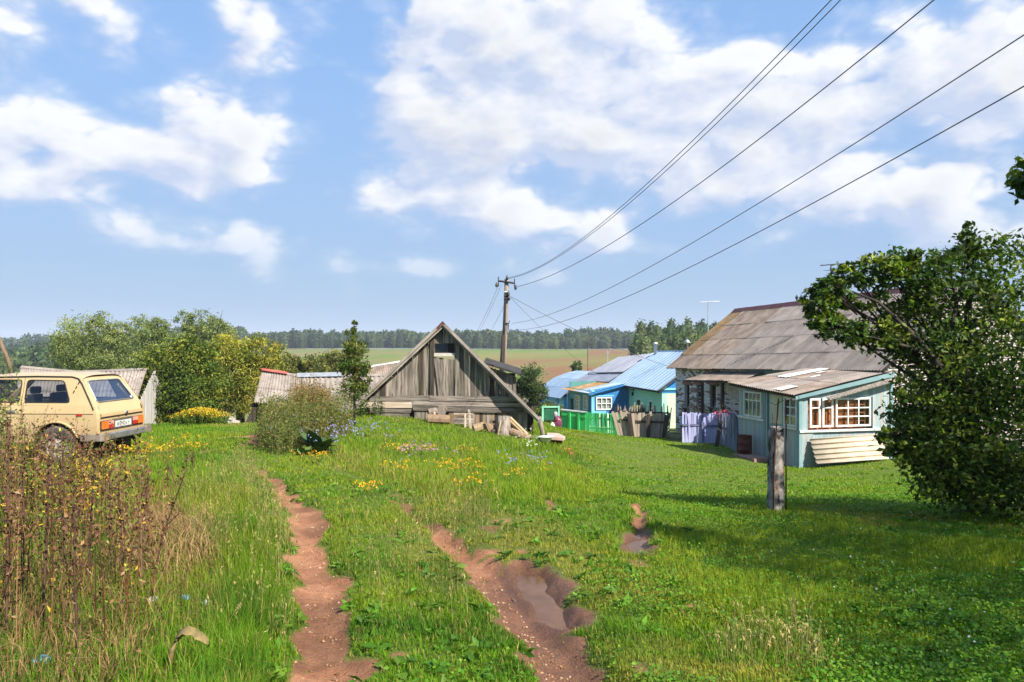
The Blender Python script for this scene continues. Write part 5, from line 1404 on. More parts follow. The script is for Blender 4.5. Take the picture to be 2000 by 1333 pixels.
# ------------------------------------------------------------------ concrete post with its rods
q = P(1516, 1002, 10.0); q.z = gz(q.x, q.y)
cp = thing('concrete_post', 'weathered speckled concrete post stub with rusty rods in the grass', 'post', q, .25)
conc = mottled('weathered_concrete', (.028, .028, .028), (.30, .275, .25), 9, (1, 1, .6), .95, 0, .8, 22, c3=(.42, .24, .17), s3=4, t3=.60, lo=.40, hi=.62, dist=.02)
mb = MB(); rnd = random.Random(3); rows = 14; hh = 1.12
rings = []
for k in range(rows + 1):
    z = -.15 + (hh + .15) * k / rows; s = .090 - .007 * k / rows
    ring = [(-s, -s * .8), (s * .75, -s * .85), (s, -s * .5), (s, s * .8), (-s, s * .8)]
    if k == rows: ring = [(x * .75, y * .75) for x, y in ring]
    rings.append([(x + rnd.gauss(0, .004), y + rnd.gauss(0, .004), z + (rnd.gauss(0, .01) if k == rows else 0)) for x, y in ring])
n = 5; mb.add([p for r in rings for p in r], [(i * n + k, i * n + (k + 1) % n, (i + 1) * n + (k + 1) % n, (i + 1) * n + k) for i in range(rows) for k in range(n)] + [tuple(rows * n + k for k in range(n))])
mb.build('stub', conc, cp)
MB().tube([(-.10, -.088, -.1), (-.09, -.088, .55), (-.06, -.09, 1.05), (.02, -.02, 1.48)], .010, 5).build('rod', M_['rust'], cp, True)
MB().tube([(.092, -.078, -.1), (.095, -.078, 1.10), (.10, -.06, 1.46)], .010, 5).build('rod', M_['rust'], cp, True)
MB().tube([(-.115, -.09, 1.3), (-.115, -.1, .9)], .004, 4).build('rod', M_['rust'], cp)
MB().tube([(-.10, .0, 1.44), (.0, .02, 1.40), (.10, -.02, 1.46)], .004, 4).build('tie_wire', M_['rust'], cp)

# ------------------------------------------------------------------ things around the porch
q = PF.w(-.42, PF.y_at(1455, -.42)); q.z = gz(q.x, q.y)
bar = thing('oil_drum', 'dark red rusty steel drum beside the porch wall', 'drum', q)
bz = .66; br = .215
MB().lathe([(0, 0), (br, 0), (br, .21), (br + .012, .22), (br, .23), (br, .43), (br + .012, .44), (br, .45), (br, bz), (br + .008, bz + .01), (br - .01, bz + .01), (br - .015, bz - .12), (0, bz - .12)], 20).build('shell', M_['barrel_red'], bar, True)
MB().lathe([(br - .012, bz + .004), (br + .010, bz + .004), (br + .010, bz + .02), (br - .012, bz + .02), (br - .012, bz + .004)], 20).build('rim', M_['rust'], bar, True)
q = PF.w(-.5, 1.75); q.z = gz(q.x, q.y)
st = thing('door_step', 'low step of red bricks and slabs before the porch door', 'step', q, ROT)
for k in range(5):
    MB().box(-.30 + (k % 2) * .02, .30, -.62 + k * .25, -.39 + k * .25, -.05, .085).build('slab', mottled('red_paving', (.26, .13, .10), (.38, .25, .20), 5, rough=.9), st)
# cream corrugated sheet leaning on the porch end wall
x0, x1 = PF.x_at(1591, -.35), PF.x_at(1726, -.25)
L_ = PF
zb0 = L_.z_at(906, x0, -.45); zt0 = L_.z_at(857, x0, -.12); zb1 = L_.z_at(896, x1, -.45); zt1 = L_.z_at(847.5, x1, -.12)
cs = thing('corrugated_sheet', 'cream corrugated slate sheet leaning against the porch end wall', 'sheet', L_.w(x0, -.45, zb0), ROT)
mb = MB(); NN = 48; vs = []
for k in range(NN + 1):
    v = k / NN; w = .030 * math.cos(2 * math.pi * 5 * v)
    vs += [(0, v * .33 - w, (zt0 - zb0) * v), (x1 - x0, v * .33 - w, zb1 - zb0 + (zt1 - zb1) * v)]
mb.add(vs, [(2 * k, 2 * k + 1, 2 * k + 3, 2 * k + 2) for k in range(NN)])
o = mb.build('sheet', M_['cream_slate'], cs, True); so = o.modifiers.new('thick', 'SOLIDIFY'); so.thickness = .008

# ------------------------------------------------------------------ the cream off-road car
def build_car():
    fw = Vector((-.9986, .052, 0)); lf = Vector((-.052, -.9986, 0))
    corner = P(190, 910, 13.3); o0 = corner - lf * .79 - fw * .02
    zg = EYE - 2.05
    t = thing('off_road_car', 'cream boxy off-road car seen from the rear, parked in the weeds', 'car', (o0.x, o0.y, zg), math.atan2(fw.y, fw.x))
    paint = NT('cream_car_paint')
    dn = paint.noise(2.2, 5, .6, rnd=False); dn2 = paint.noise(9, 4, .6, rnd=False)
    sep = paint.n('ShaderNodeSeparateXYZ'); paint.L(paint.coord('Object').outputs[0], sep.inputs[0])
    low = paint.n('ShaderNodeMapRange'); paint.L(sep.outputs[2], low.inputs[0]); low.inputs[1].default_value = .95; low.inputs[2].default_value = .42; low.inputs[3].default_value = 0; low.inputs[4].default_value = .55
    dirt = paint.math('MULTIPLY', low.outputs[0], paint.math('ADD', dn2, .35))
    c = paint.mix(paint.ramp(dn, [(.35, 0.0), (.7, 1.0)]), (.49, .345, .168), (.55, .395, .20))
    c = paint.mix(dirt, c, (.36, .24, .13))
    paint.b.inputs['Coat Weight'].default_value = .35; paint.b.inputs['Coat Roughness'].default_value = .12
    pm = paint.done(c, .38, 0, .5)
    rub = mottled('black_rubber', (.012, .012, .012), (.03, .028, .026), 6, rough=.7, bump=.2, var=0)
    tyre_m = mottled('dusty_tyre', (.035, .032, .03), (.15, .12, .10), 6, rough=.95, bump=.4, var=0)
    rim_m = mottled('dusty_wheel', (.20, .15, .12), (.34, .28, .24), 5, rough=.6, bump=.1, var=0)
    chrome = mottled('dull_chrome', (.30, .29, .28), (.48, .47, .46), 6, rough=.35, metal=.7, bump=.1, var=0)
    plas = mottled('brown_plastic', (.14, .105, .085), (.24, .19, .155), 5, rough=.7, bump=.2, var=0)
    seatm = mottled('car_seat', (.03, .03, .032), (.07, .065, .06), 5, rough=.9, bump=0)
    def arc(cx, cz, r, a0, a1, n): return [(cx + r * math.cos(math.radians(a0 + (a1 - a0) * k / n)), cz + r * math.sin(math.radians(a0 + (a1 - a0) * k / n))) for k in range(n + 1)]
    WR, WF, WZ, AR = .77, 2.97, .345, .405
    # lower side: below the crease, wheel arches cut out
    low_out = [(.05, .50), (.03, .70), (.05, .90), (3.58, .90), (3.66, .70), (3.62, .46), (WF + AR, .46)] + arc(WF, WZ, AR, 16.5, 163.5, 16)[0:] + [(WF - AR, .40), (WR + AR, .40)] + arc(WR, WZ, AR, 8, 157, 16) + [(WR - AR + .0, .50)]
    for s in (1, -1):
        mb = MB()
        mb.fill([low_out], lambda x, z: (x, s * (.775 - max(0, .62 - z) * .12), z))
        # shoulder between crease and belt
        xs = [.05, .12, 1.0, 2.0, 2.85, 3.56]
        zt = [1.02, 1.045, 1.05, 1.05, 1.04, .99]
        for k in range(5): mb.quad((xs[k], s * .775, .90), (xs[k + 1], s * .775, .90), (xs[k + 1] + (.02 if k < 1 else 0), s * .755, zt[k + 1]), (xs[k] + (.02 if k < 1 else 0), s * .755, zt[k]))
        o = mb.build('side_panel', pm, t)
        # flared lips round the arches, crease line, sill
        for cx, a0, a1 in ((WR, 4, 160), (WF, 12, 168)):
            pts = [(x, s * .785, z) for x, z in arc(cx, WZ, AR + .012, a0, a1, 18)]
            MB().tube(pts, [.014] + [.022] * 17 + [.014], 6).build('arch_lip', pm, o, True)
        MB().tube([(.10, s * .778, .90), (3.5, s * .778, .90)], .0045, 4).build('crease_line', rub, o)
        MB().box(WR + AR, WF - AR, s * .70 - .03, s * .70 + .03, .36, .42).build('sill', rub, o)
        # inner arch wells
        for cx in (WR, WF):
            mbw = MB(); a = arc(cx, WZ, AR + .03, -10, 190, 16)
            for p, q in zip(a[:-1], a[1:]): mbw.quad((p[0], s * .77, p[1]), (q[0], s * .77, q[1]), (q[0], s * .45, q[1]), (p[0], s * .45, p[1]))
            mbw.build('wheel_well', rub, o)
        # greenhouse side with two window openings
        yz = lambda z: s * (.755 - (z - 1.04) / .50 * .115)
        out = [(.10, 1.02), (.20, 1.17), (.36, 1.44), (.42, 1.51), (.52, 1.545), (2.12, 1.555), (2.22, 1.51), (2.78, 1.05), (2.0, 1.052), (1.0, 1.052)]
        def rr(pts, r=.05, n=3):
            res = []
            for i in range(len(pts)):
                p = Vector(pts[i]).to_2d() if len(pts[i]) == 2 else None
                a = Vector(pts[i - 1]); b = Vector(pts[i]); c_ = Vector(pts[(i + 1) % len(pts)])
                p0 = b + (a - b).normalized() * r; p1 = b + (c_ - b).normalized() * r
                for k in range(n + 1):
                    u = k / n; res.append(tuple(p0.lerp(b, u).lerp(b.lerp(p1, u), u)))
            return res
        w1 = rr([(.54, 1.095), (.70, 1.475), (1.36, 1.485), (1.36, 1.095)], .06)
        w2 = rr([(1.46, 1.095), (1.46, 1.485), (2.08, 1.485), (2.52, 1.095)], .05)
        mb = MB(); mb.fill([out, w1, w2], lambda x, z: (x, yz(z), z))
        up = mb.build('upper_side', pm, t)
        for wl, nm in ((w1, 'side_window'), (w2, 'door_window')):
            pts = [(x, yz(z) - s * .002, z) for x, z in wl]
            g = MB().poly([(x, yz(z) - s * .012, z) for x, z in wl]).build(nm, M_['car_glass'], t)
            MB().tube(pts + [pts[0]], .012, 5, False).build('rubber_seal', rub, g)
        # rain gutter, running down the rear pillar
        MB().tube([(2.2, yz(1.52) + s * .012, 1.53), (1.2, yz(1.54) + s * .012, 1.553), (.55, yz(1.54) + s * .012, 1.545), (.44, yz(1.51) + s * .012, 1.515), (.36, yz(1.42) + s * .012, 1.42), (.20, yz(1.16) + s * .012, 1.15), (.10, yz(1.03) + s * .015, .97)], .010, 5).build('rain_gutter', rub, up, True)
        for k in range(3):
            x = .43 + .033 * k; z = 1.43 - .075 * k
            MB().box(-.008, .008, -.004, .006, -.028, .028, Matrix.Translation((x, yz(z) + s * .002, z)) @ Matrix.Rotation(-.45, 4, 'Y')).build('vent_slot', rub, up)
        MB().box(.30, .405, s * .774 - .01, s * .774 + .012, .865, .90).build('side_marker', mottled('red_reflector', (.35, .02, .015), (.45, .04, .02), 8, rough=.3, var=0, bump=0), o)
        MB().tube([(1.41, yz(1.05) + s * .003, 1.05), (1.41, yz(1.52) + s * .003, 1.52)], .004, 4).build('door_gap', rub, up)
        if s == 1: MB().box(1.50, 1.64, .775, .80, .93, .965).build('door_handle', chrome, o)
    # roof
    mb = MB(); nx, ny = 10, 8; vs = []
    for i in range(nx + 1):
        u = i / nx; x = .40 + (2.20 - .40) * u
        for k in range(ny + 1):
            v = k / ny * 2 - 1
            zz = 1.535 + .075 * (1 - v ** 4) - .045 * max(0, 1 - u * 5) ** 2 - .05 * max(0, u * 3 - 2.2)
            vs.append((x, v * .645, zz))
    mb.add(vs, [(i * (ny + 1) + k, (i + 1) * (ny + 1) + k, (i + 1) * (ny + 1) + k + 1, i * (ny + 1) + k + 1) for i in range(nx) for k in range(ny)])
    mb.build('roof', pm, t, True)
    # tailgate with its window, then the rear corner panels
    hx = lambda z: .035 + max(0, z - .93) * .66 * 1.0 if z > .93 else .035
    hw = lambda z: .70 - max(0, z - .95) * .20
    def RP(y, z): return (hx(z), y, z)
    outl = [(-.70, .815), (.70, .815), (hw(1.0), 1.0), (hw(1.25), 1.25), (hw(1.50) - .02, 1.50), (hw(1.52) - .08, 1.535), (-hw(1.52) + .08, 1.535), (-hw(1.50) + .02, 1.50), (-hw(1.25), 1.25), (-hw(1.0), 1.0)]
    wn_ = rr([(-.60, 1.095), (.60, 1.095), (.505, 1.465), (-.505, 1.465)], .07)
    hat = MB().fill([outl, wn_], lambda y, z: RP(y, z)).build('tailgate', pm, t)
    rg = MB().poly([(hx(z) + .008, y, z) for y, z in wn_]).build('rear_window', M_['car_glass'], t)
    MB().tube([(hx(z) - .004, y, z) for y, z in wn_] + [(hx(wn_[0][1]) - .004, wn_[0][0], wn_[0][1])], .014, 5, False).build('window_seal', chrome, rg)
    MB().prism([(.035, -.66, .90), (.035, -.68, .83), (.010, -.68, .84), (.015, -.66, .895)], (0, 1.34, 0)).build('tailgate_lip', pm, hat)
    MB().tube([(.028, -.69, .818), (.028, .69, .818)], .006, 4).build('tailgate_gap', rub, hat)
    # emblem boat-shaped badge
    mbd = MB(); mbd.lathe([(0, 0), (.045, .0), (.05, .008), (.03, .014), (0, .014)], 16, Matrix.Translation((.008, -.10, .865)) @ Matrix.Rotation(-math.pi / 2, 4, 'Y') @ Matrix.Diagonal((.65, 1, 1, 1)))
    emb = mbd.build('badge', chrome, hat, True)
    MB().tube([(-.010, -.13, .855), (-.012, -.10, .85), (-.012, -.075, .862), (-.010, -.085, .875), (-.010, -.115, .872)], .005, 4).build('badge_figure', rub, emb)
    for s in (1, -1):
        mb = MB()
        zs = [.50, .62, .815, .93, 1.0, 1.25, 1.48, 1.53]
        for a, b in zip(zs[:-1], zs[1:]):
            def L_(z):    # outer edge on the side panel
                xo = .05 if z < .9 else (.05 + (z - .9) / .12 * .05 if z < 1.02 else .10 + (z - 1.02) * .64)
                yo = .775 if z < .9 else .755 - max(0, z - 1.04) / .50 * .115
                return (xo, s * yo, z)
            ia = (hx(a), s * (hw(a) if a > .95 else .70), a); ib = (hx(b), s * (hw(b) if b > .95 else .70), b)
            if a < .815 and b <= .815: ia = (.035, s * .70, a); ib = (.035, s * .70, b)
            mb.quad(L_(a), ia, ib, L_(b))
        mb.build('rear_corner', pm, t, True)
    # rear panel below the tailgate: lamps in dark housings, number plate niche
    MB().box(.035, .06, -.70, .70, .48, .812).build('rear_panel', pm, t)
    for s in (1, -1):
        hb = MB().box(.012, .034, s * .50 - .185, s * .50 + .185, .605, .765).build('lamp_housing', rub, t)
        MB().box(-.004, .011, s * .58 - .095, s * .58 + .095, .625, .76).build('indicator_lens', mottled('orange_lens', (.62, .13, .02), (.75, .20, .03), 8, rough=.25, var=0, bump=0, spec=.6), hb)
        MB().box(-.004, .011, s * .40 - .080, s * .40 + .080, .625, .69).build('brake_lens', mottled('red_lens', (.30, .015, .012), (.42, .03, .02), 8, rough=.25, var=0, bump=0, spec=.6), hb)
        MB().box(-.003, .011, s * .40 - .080, s * .40 + .080, .692, .76).build('reverse_lens', mottled('pink_lens', (.55, .25, .18), (.65, .34, .25), 8, rough=.25, var=0, bump=0, spec=.6), hb)
    MB().box(.015, .034, -.31, .31, .60, .775).build('plate_recess', mottled('dark_recess', (.06, .05, .04), (.12, .10, .08), 5, rough=.8, var=0, bump=0), t)
    pl = MB().box(.004, .012, -.26, .26, .625, .735).build('number_plate', mottled('plate_white', (.52, .50, .46), (.64, .62, .58), 8, rough=.5, var=0, bump=0), t)
    # worn, half-legible characters
    chars = [[(0, 0, 0, 1), (0, 1, .5, 1), (.5, 1, .5, .5), (0, .5, .5, .5), (.5, .5, .5, 0)], [(.5, 1, 0, 1), (0, 1, 0, .55), (0, .55, .5, .45), (.5, .45, .5, 0), (.5, 0, 0, 0)], [(0, 1, 0, .5), (0, .5, .5, .5), (.5, 1, .5, 0)], [(0, 0, .5, 0), (.5, 0, .5, 1), (.5, 1, 0, 1), (0, 1, 0, 0)], [(0, 0, .25, .6), (.25, .6, .5, 0), (0, 1, .25, .6)], [(0, 1, .5, 1), (.5, 1, .1, 0)]]
    for k, ch in enumerate(chars):
        yb = .20 - k * .068; mb = MB(); hgt = .06 if 0 < k < 4 else .045
        for (x0, z0, x1, z1) in ch:
            a = Vector((0, yb - x0 * .08, .65 + z0 * hgt)); b = Vector((0, yb - x1 * .08, .65 + z1 * hgt)); d = (b - a).normalized(); n_ = Vector((1, 0, 0)).cross(d) * .005
            mb.prism([a - n_ + Vector((.003, 0, 0)), b - n_ + Vector((.003, 0, 0)), b + n_ + Vector((.003, 0, 0)), a + n_ + Vector((.003, 0, 0))], (-.002, 0, 0))
        mb.build('plate_character', mottled('faded_black_paint', (.05, .05, .06), (.14, .14, .15), 20, rough=.7, var=0, bump=0), pl)
    # bumper with plastic corners, hanging flaps, axle, tow hook
    bu = MB().box(-.085, -.02, -.74, .74, .435, .555).build('bumper', chrome, t, bevel=.018)
    for s in (1, -1):
        MB().prism([(-.095, s * .60, .43), (-.095, s * .80, .43), (-.06, s * .84, .43), (.30, s * .84, .43), (.30, s * .81, .43), (-.02, s * .79, .43), (-.02, s * .60, .43)], (0, 0, .128)).build('bumper_corner', plas, bu, bevel=.01)
        MB().box(-.02, .05, s * .45 - .03, s * .45 + .03, .44, .54).build('bumper_bracket', rub, bu)
        fl = MB().box(.28, .30, s * .60 - .14, s * .60 + .14, .14, .45).build('mud_flap', rub, t); 
    MB().tube([(WR, -.66, WZ), (WR, .66, WZ)], .05, 8).build('rear_axle', rub, t, True)
    MB().box(.12, 3.3, -.55, .55, .38, .46).build('underbody', rub, t)
    MB().tube([(.10, -.40, .42), (.02, -.40, .33), (.0, -.42, .22)], .035, 7).build('exhaust', M_['rust'], t, True)
    MB().tube([(.10, -.56, .43), (.0, -.56, .36), (.0, -.56, .45)], .02, 6).build('tow_hook', M_['rust'], t, True)
    MB().tube([(.08, .2, .40), (.04, .05, .36), (.06, -.2, .41)], .012, 5).build('pipe', M_['rust'], t, True)
    # wheels
    for cx in (WR, WF):
        for s in (1, -1):
            Mw = Matrix.Translation((cx, s * .69, WZ)) @ Matrix.Rotation(-s * math.pi / 2, 4, 'X')
            w = MB().lathe([(.19, -.08), (.30, -.09), (.335, -.075), (.345, -.05), (.345, .05), (.335, .075), (.30, .09), (.215, .085), (.20, .06), (.19, -.08)], 30).build('wheel', tyre_m, t, True); w.matrix_local = Mw
            tr_ = MB()
            for k in range(30):
                a = 2 * math.pi * k / 30; tr_.box(.338, .353, -.014, .014, -.075, .075, Matrix.Rotation(a, 4, 'Z') @ Matrix.Rotation(.25, 4, 'X'))
            tr_.build('tread', tyre_m, w)
            rm = MB().lathe([(0, .055), (.045, .06), (.06, .075), (.075, .045), (.13, .02), (.165, .05), (.20, .072), (.212, .085), (.20, .06)], 24).build('rim', rim_m, w, True)
            hol = MB()
            for k in range(8):
                a = 2 * math.pi * k / 8; hol.lathe([(0, .003), (.022, .003), (.022, -.002), (0, -.002)], 8, Matrix.Rotation(a, 4, 'Z') @ Matrix.Translation((.135, 0, .028)))
            hol.build('wheel_slots', rub, rm)
    # bonnet, windscreen, front (beyond the picture edge but there)
    MB().prism([(2.80, -.70, 1.05), (3.55, -.68, .98), (3.64, -.68, .72), (3.64, -.68, .46), (2.80, -.70, .46)], (0, 1.40, 0)).build('bonnet', pm, t, bevel=.03)
    MB().quad((2.80, -.69, 1.06), (2.80, .69, 1.06), (2.22, .60, 1.51), (2.22, -.60, 1.51)).build('windscreen', M_['car_glass'], t)
    MB().quad((2.81, -.70, 1.045), (2.81, .70, 1.045), (2.70, .75, 1.045), (2.70, -.75, 1.045)).build('scuttle', rub, t)
    # inside: floor, seats, wheel, mirror
    MB().box(.12, 2.8, -.74, .74, .50, .54).build('cabin_floor', seatm, t)
    for s in (1, -1):
        st_ = MB().box(1.55, 2.0, s * .36 - .24, s * .36 + .24, .55, .80).build('front_seat', seatm, t, bevel=.04)
        MB().prism([(1.50, s * .36 - .23, .78), (1.62, s * .36 - .23, .78), (1.50, s * .36 - .20, 1.22), (1.40, s * .36 - .20, 1.22)], (0, .42, 0)).build('seat_back', seatm, st_, bevel=.03)
        MB().box(1.38, 1.46, s * .36 - .12, s * .36 + .12, 1.23, 1.36).build('head_rest', seatm, st_, bevel=.03)
    rs_ = MB().box(.60, 1.0, -.58, .58, .55, .80).build('rear_seat', seatm, t, bevel=.04)
    MB().prism([(.52, -.58, .78), (.64, -.58, .78), (.54, -.56, 1.12), (.44, -.56, 1.12)], (0, 1.14, 0)).build('seat_back', seatm, rs_, bevel=.03)
    MB().box(2.24, 2.27, -.12, .12, 1.40, 1.46).build('mirror', rub, t)
    MB().lathe([(.17, 0), (.185, .012), (.17, .024), (.158, .012), (.17, 0)], 20, Matrix.Translation((2.20, .36, .98)) @ Matrix.Rotation(-1.1, 4, 'Y')).build('steering_wheel', rub, t, True)
    return t
car = build_car()

# ------------------------------------------------------------------ a person crouching by the green fence
def build_person():
    b = P(1091, 838, 41.2); b.z = gz(b.x, b.y)
    t = thing('person', 'person in a grey headscarf and magenta dress crouching by the green boards', 'person', b, 0)
    skin = mottled('skin', (.42, .25, .17), (.48, .30, .21), 5, rough=.6, var=0, bump=0)
    dress = mottled('magenta_dress', (.10, .016, .05), (.16, .028, .08), 5, rough=.85, var=0, bump=.2)
    scarf = mottled('grey_headscarf', (.30, .28, .34), (.42, .40, .46), 6, rough=.85, var=0, bump=.2)
    # one continuous body: pelvis, bent back, head, reaching arms, folded legs
    J = {'pel': (.05, 0, .26, .15), 'wai': (.02, 0, .40, .13), 'che': (-.08, 0, .55, .14), 'nec': (-.14, 0, .67, .055), 'hed': (-.18, 0, .75, .085), 'hea': (-.20, 0, .83, .075),
         'sl': (-.10, -.17, .58, .06), 'el': (-.24, -.20, .38, .045), 'wl': (-.40, -.14, .22, .035), 'hl': (-.48, -.13, .17, .035),
         'sr': (-.10, .17, .58, .06), 'er': (-.22, .22, .36, .045), 'wr': (-.36, .18, .18, .035), 'hr': (-.43, .17, .12, .035),
         'kl': (-.26, -.13, .40, .075), 'al': (-.06, -.13, .09, .05), 'fl': (-.20, -.14, .04, .04), 'kr': (-.26, .13, .40, .075), 'ar': (-.06, .13, .09, .05), 'fr': (-.20, .14, .04, .04)}
    E = [('pel', 'wai'), ('wai', 'che'), ('che', 'nec'), ('nec', 'hed'), ('hed', 'hea'), ('che', 'sl'), ('sl', 'el'), ('el', 'wl'), ('wl', 'hl'), ('che', 'sr'), ('sr', 'er'), ('er', 'wr'), ('wr', 'hr'),
         ('pel', 'kl'), ('kl', 'al'), ('al', 'fl'), ('pel', 'kr'), ('kr', 'ar'), ('ar', 'fr')]
    ks = list(J); V = [J[k][:3] for k in ks]; ed = [(ks.index(a), ks.index(b_)) for a, b_ in E]
    rad = [J[k][3] for k in ks]
    # five short fingers on each hand
    for hnd, wr in (('hl', 'wl'), ('hr', 'wr')):
        h = Vector(J[hnd][:3]); d = (h - Vector(J[wr][:3])).normalized(); s = d.cross(Vector((0, 0, 1))).normalized()
        for k in range(5):
            a = h + s * (.024 * (k - 2)) + d * (.03 if k else .0); c_ = a + d * (.05 + .012 * (2 - abs(k - 2))) + Vector((0, 0, -.02))
            i0 = len(V); V += [tuple(a), tuple(c_)]; rad += [.010, .008]; ed += [(ks.index(hnd), i0), (i0, i0 + 1)]
    me = bpy.data.meshes.new('body'); me.from_pydata(V, ed, [])
    o = ob('body', me, t); me.materials.append(skin)
    m = o.modifiers.new('skin', 'SKIN'); 
    for i, r in enumerate(rad): me.skin_vertices[0].data[i].radius = (r, r)
    me.skin_vertices[0].data[0].use_root = True
    o.modifiers.new('sub', 'SUBSURF').render_levels = 2
    def blob(prof, M): return MB().lathe(prof, 14, M)
    Mx = Matrix.Translation((.0, 0, 0))
    blob([(0, .0), (.30, .0), (.33, .06), (.31, .22), (.25, .36), (.19, .50), (.17, .60), (.10, .66), (.06, .675), (0, .68)], Matrix.Translation((.03, 0, .03)) @ Matrix(((1, 0, -.18, 0), (0, .85, 0, 0), (0, 0, 1, 0), (0, 0, 0, 1)))).build('dress', dress, t, True)
    for s in (-1, 1): MB().tube([(-.09, s * .15, .60), (-.16, s * .20, .50), (-.23, s * .21, .40)], [.085, .075, .06], 9).build('sleeve', dress, t, True)
    sc_ = blob([(0, .62), (.085, .62), (.10, .68), (.118, .76), (.115, .83), (.09, .89), (.04, .92), (0, .925)], Matrix.Translation((-.165, 0, -.0))).build('headscarf', scarf, t, True)
    MB().box(-.30, -.262, -.035, .035, .73, .80).build('face', skin, t, bevel=.015)
    return t
build_person()
q = P(1079, 838, 41.0); q.z = gz(q.x, q.y)
sk = thing('white_bag', 'small white bag on the grass beside the crouching person', 'bag', q)
MB().lathe([(0, 0), (.11, 0), (.14, .06), (.13, .14), (.09, .20), (.04, .23), (.05, .27), (0, .26)], 12, Matrix.Diagonal((1, .8, 1, 1))).build('sack', M_['white'], sk, True)
MB().tube([(-.03, 0, .235), (0, .035, .24), (.03, 0, .235), (0, -.035, .24), (-.03, 0, .235)], .008, 5).build('tie', M_['wire'], sk)

# ------------------------------------------------------------------ plants: numpy builders
def unit(v): return v / np.maximum(np.linalg.norm(v, axis=-1, keepdims=True), 1e-9)
def leaf_geo(Pn, size, col, up=.5, aspect=.55, rng=RNG, droop=None, fold=.10, axis=None):
    """folded rhombic leaves -> verts, tris, colours"""
    n = len(Pn); size = np.broadcast_to(np.asarray(size, float), (n,))[:, None]
    nr = unit(rng.normal(size=(n, 3)) + np.array((0, 0, up)))
    a = rng.normal(size=(n, 3)) if axis is None else axis + rng.normal(size=(n, 3)) * .35
    if droop is not None: a = a + np.array((0, 0, -droop))
    a = unit(a - nr * np.sum(a * nr, -1, keepdims=True)); b = np.cross(nr, a)
    V = np.stack([Pn - a * size * .5, Pn + b * size * aspect * .5 + nr * size * fold, Pn + a * size * .5, Pn - b * size * aspect * .5 + nr * size * fold], 1)
    i = np.arange(n)[:, None] * 4
    T = np.concatenate([i + np.array((0, 1, 2)), i + np.array((0, 2, 3))], 0)
    C = np.repeat(col[:, None, :], 4, 1)
    return V.reshape(-1, 3), T, C.reshape(-1, 3)
def stem_geo(B, h, r, lean, az, col, seg=3, curve=1.6):
    """thin three-sided stems"""
    n = len(B); h = np.broadcast_to(h, (n,)); r = np.broadcast_to(r, (n,)); lean = np.broadcast_to(lean, (n,))
    V = np.zeros((n, seg + 1, 3, 3)); d = np.stack([np.cos(az), np.sin(az), 0 * az], -1)
    for k in range(seg + 1):
        u = k / seg
        c = B + d * (lean * h * u ** curve)[:, None] + np.stack([0 * h, 0 * h, h * u * np.sqrt(np.maximum(1 - (lean * u) ** 2 * .5, .2))], -1)
        for m in range(3):
            th = 2 * math.pi * m / 3
            V[:, k, m] = c + np.array((math.cos(th), math.sin(th), 0)) * (r * (1 - .75 * u))[:, None]
    loc = []
    for k in range(seg):
        for m in range(3):
            a, b, c_, e = k * 3 + m, k * 3 + (m + 1) % 3, (k + 1) * 3 + (m + 1) % 3, (k + 1) * 3 + m
            loc += [(a, b, c_), (a, c_, e)]
    loc = np.array(loc); T = (np.arange(n)[:, None, None] * (3 * (seg + 1)) + loc).reshape(-1, 3)
    C = np.repeat(col[:, None, :], 3 * (seg + 1), 1).reshape(-1, 3)
    return V.reshape(-1, 3), T, C
def stem_point(B, h, lean, az, u, curve=1.6):
    d = np.stack([np.cos(az), np.sin(az), 0 * az], -1)
    return B + d * (lean * h * u ** curve)[:, None] + np.stack([0 * h, 0 * h, h * u * np.sqrt(np.maximum(1 - (lean * u) ** 2 * .5, .2))], -1)
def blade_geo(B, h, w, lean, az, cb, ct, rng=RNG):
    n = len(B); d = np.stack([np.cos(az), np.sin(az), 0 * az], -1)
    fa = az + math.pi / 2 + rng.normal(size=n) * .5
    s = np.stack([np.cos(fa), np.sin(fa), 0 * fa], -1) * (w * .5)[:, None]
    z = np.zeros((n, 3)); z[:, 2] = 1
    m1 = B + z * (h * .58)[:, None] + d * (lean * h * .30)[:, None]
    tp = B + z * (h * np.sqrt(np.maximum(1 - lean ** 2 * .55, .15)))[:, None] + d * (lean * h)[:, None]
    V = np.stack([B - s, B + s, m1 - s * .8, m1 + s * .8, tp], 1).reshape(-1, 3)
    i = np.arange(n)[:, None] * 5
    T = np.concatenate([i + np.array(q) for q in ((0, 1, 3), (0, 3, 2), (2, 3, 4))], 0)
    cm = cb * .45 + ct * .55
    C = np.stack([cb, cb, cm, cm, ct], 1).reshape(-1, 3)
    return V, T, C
def join(parts):
    V = []; T = []; C = []; b = 0
    for v, t, c in parts:
        V.append(v); T.append(t + b); C.append(c); b += len(v)
    return np.concatenate(V), np.concatenate(T), np.concatenate(C)
def pal(n, cols, w=None, var=.18, rng=RNG):
    cols = np.array(cols, float); k = rng.choice(len(cols), n, p=w)
    return cols[k] * (1 + rng.normal(size=(n, 1)) * var).clip(.4, 1.7)

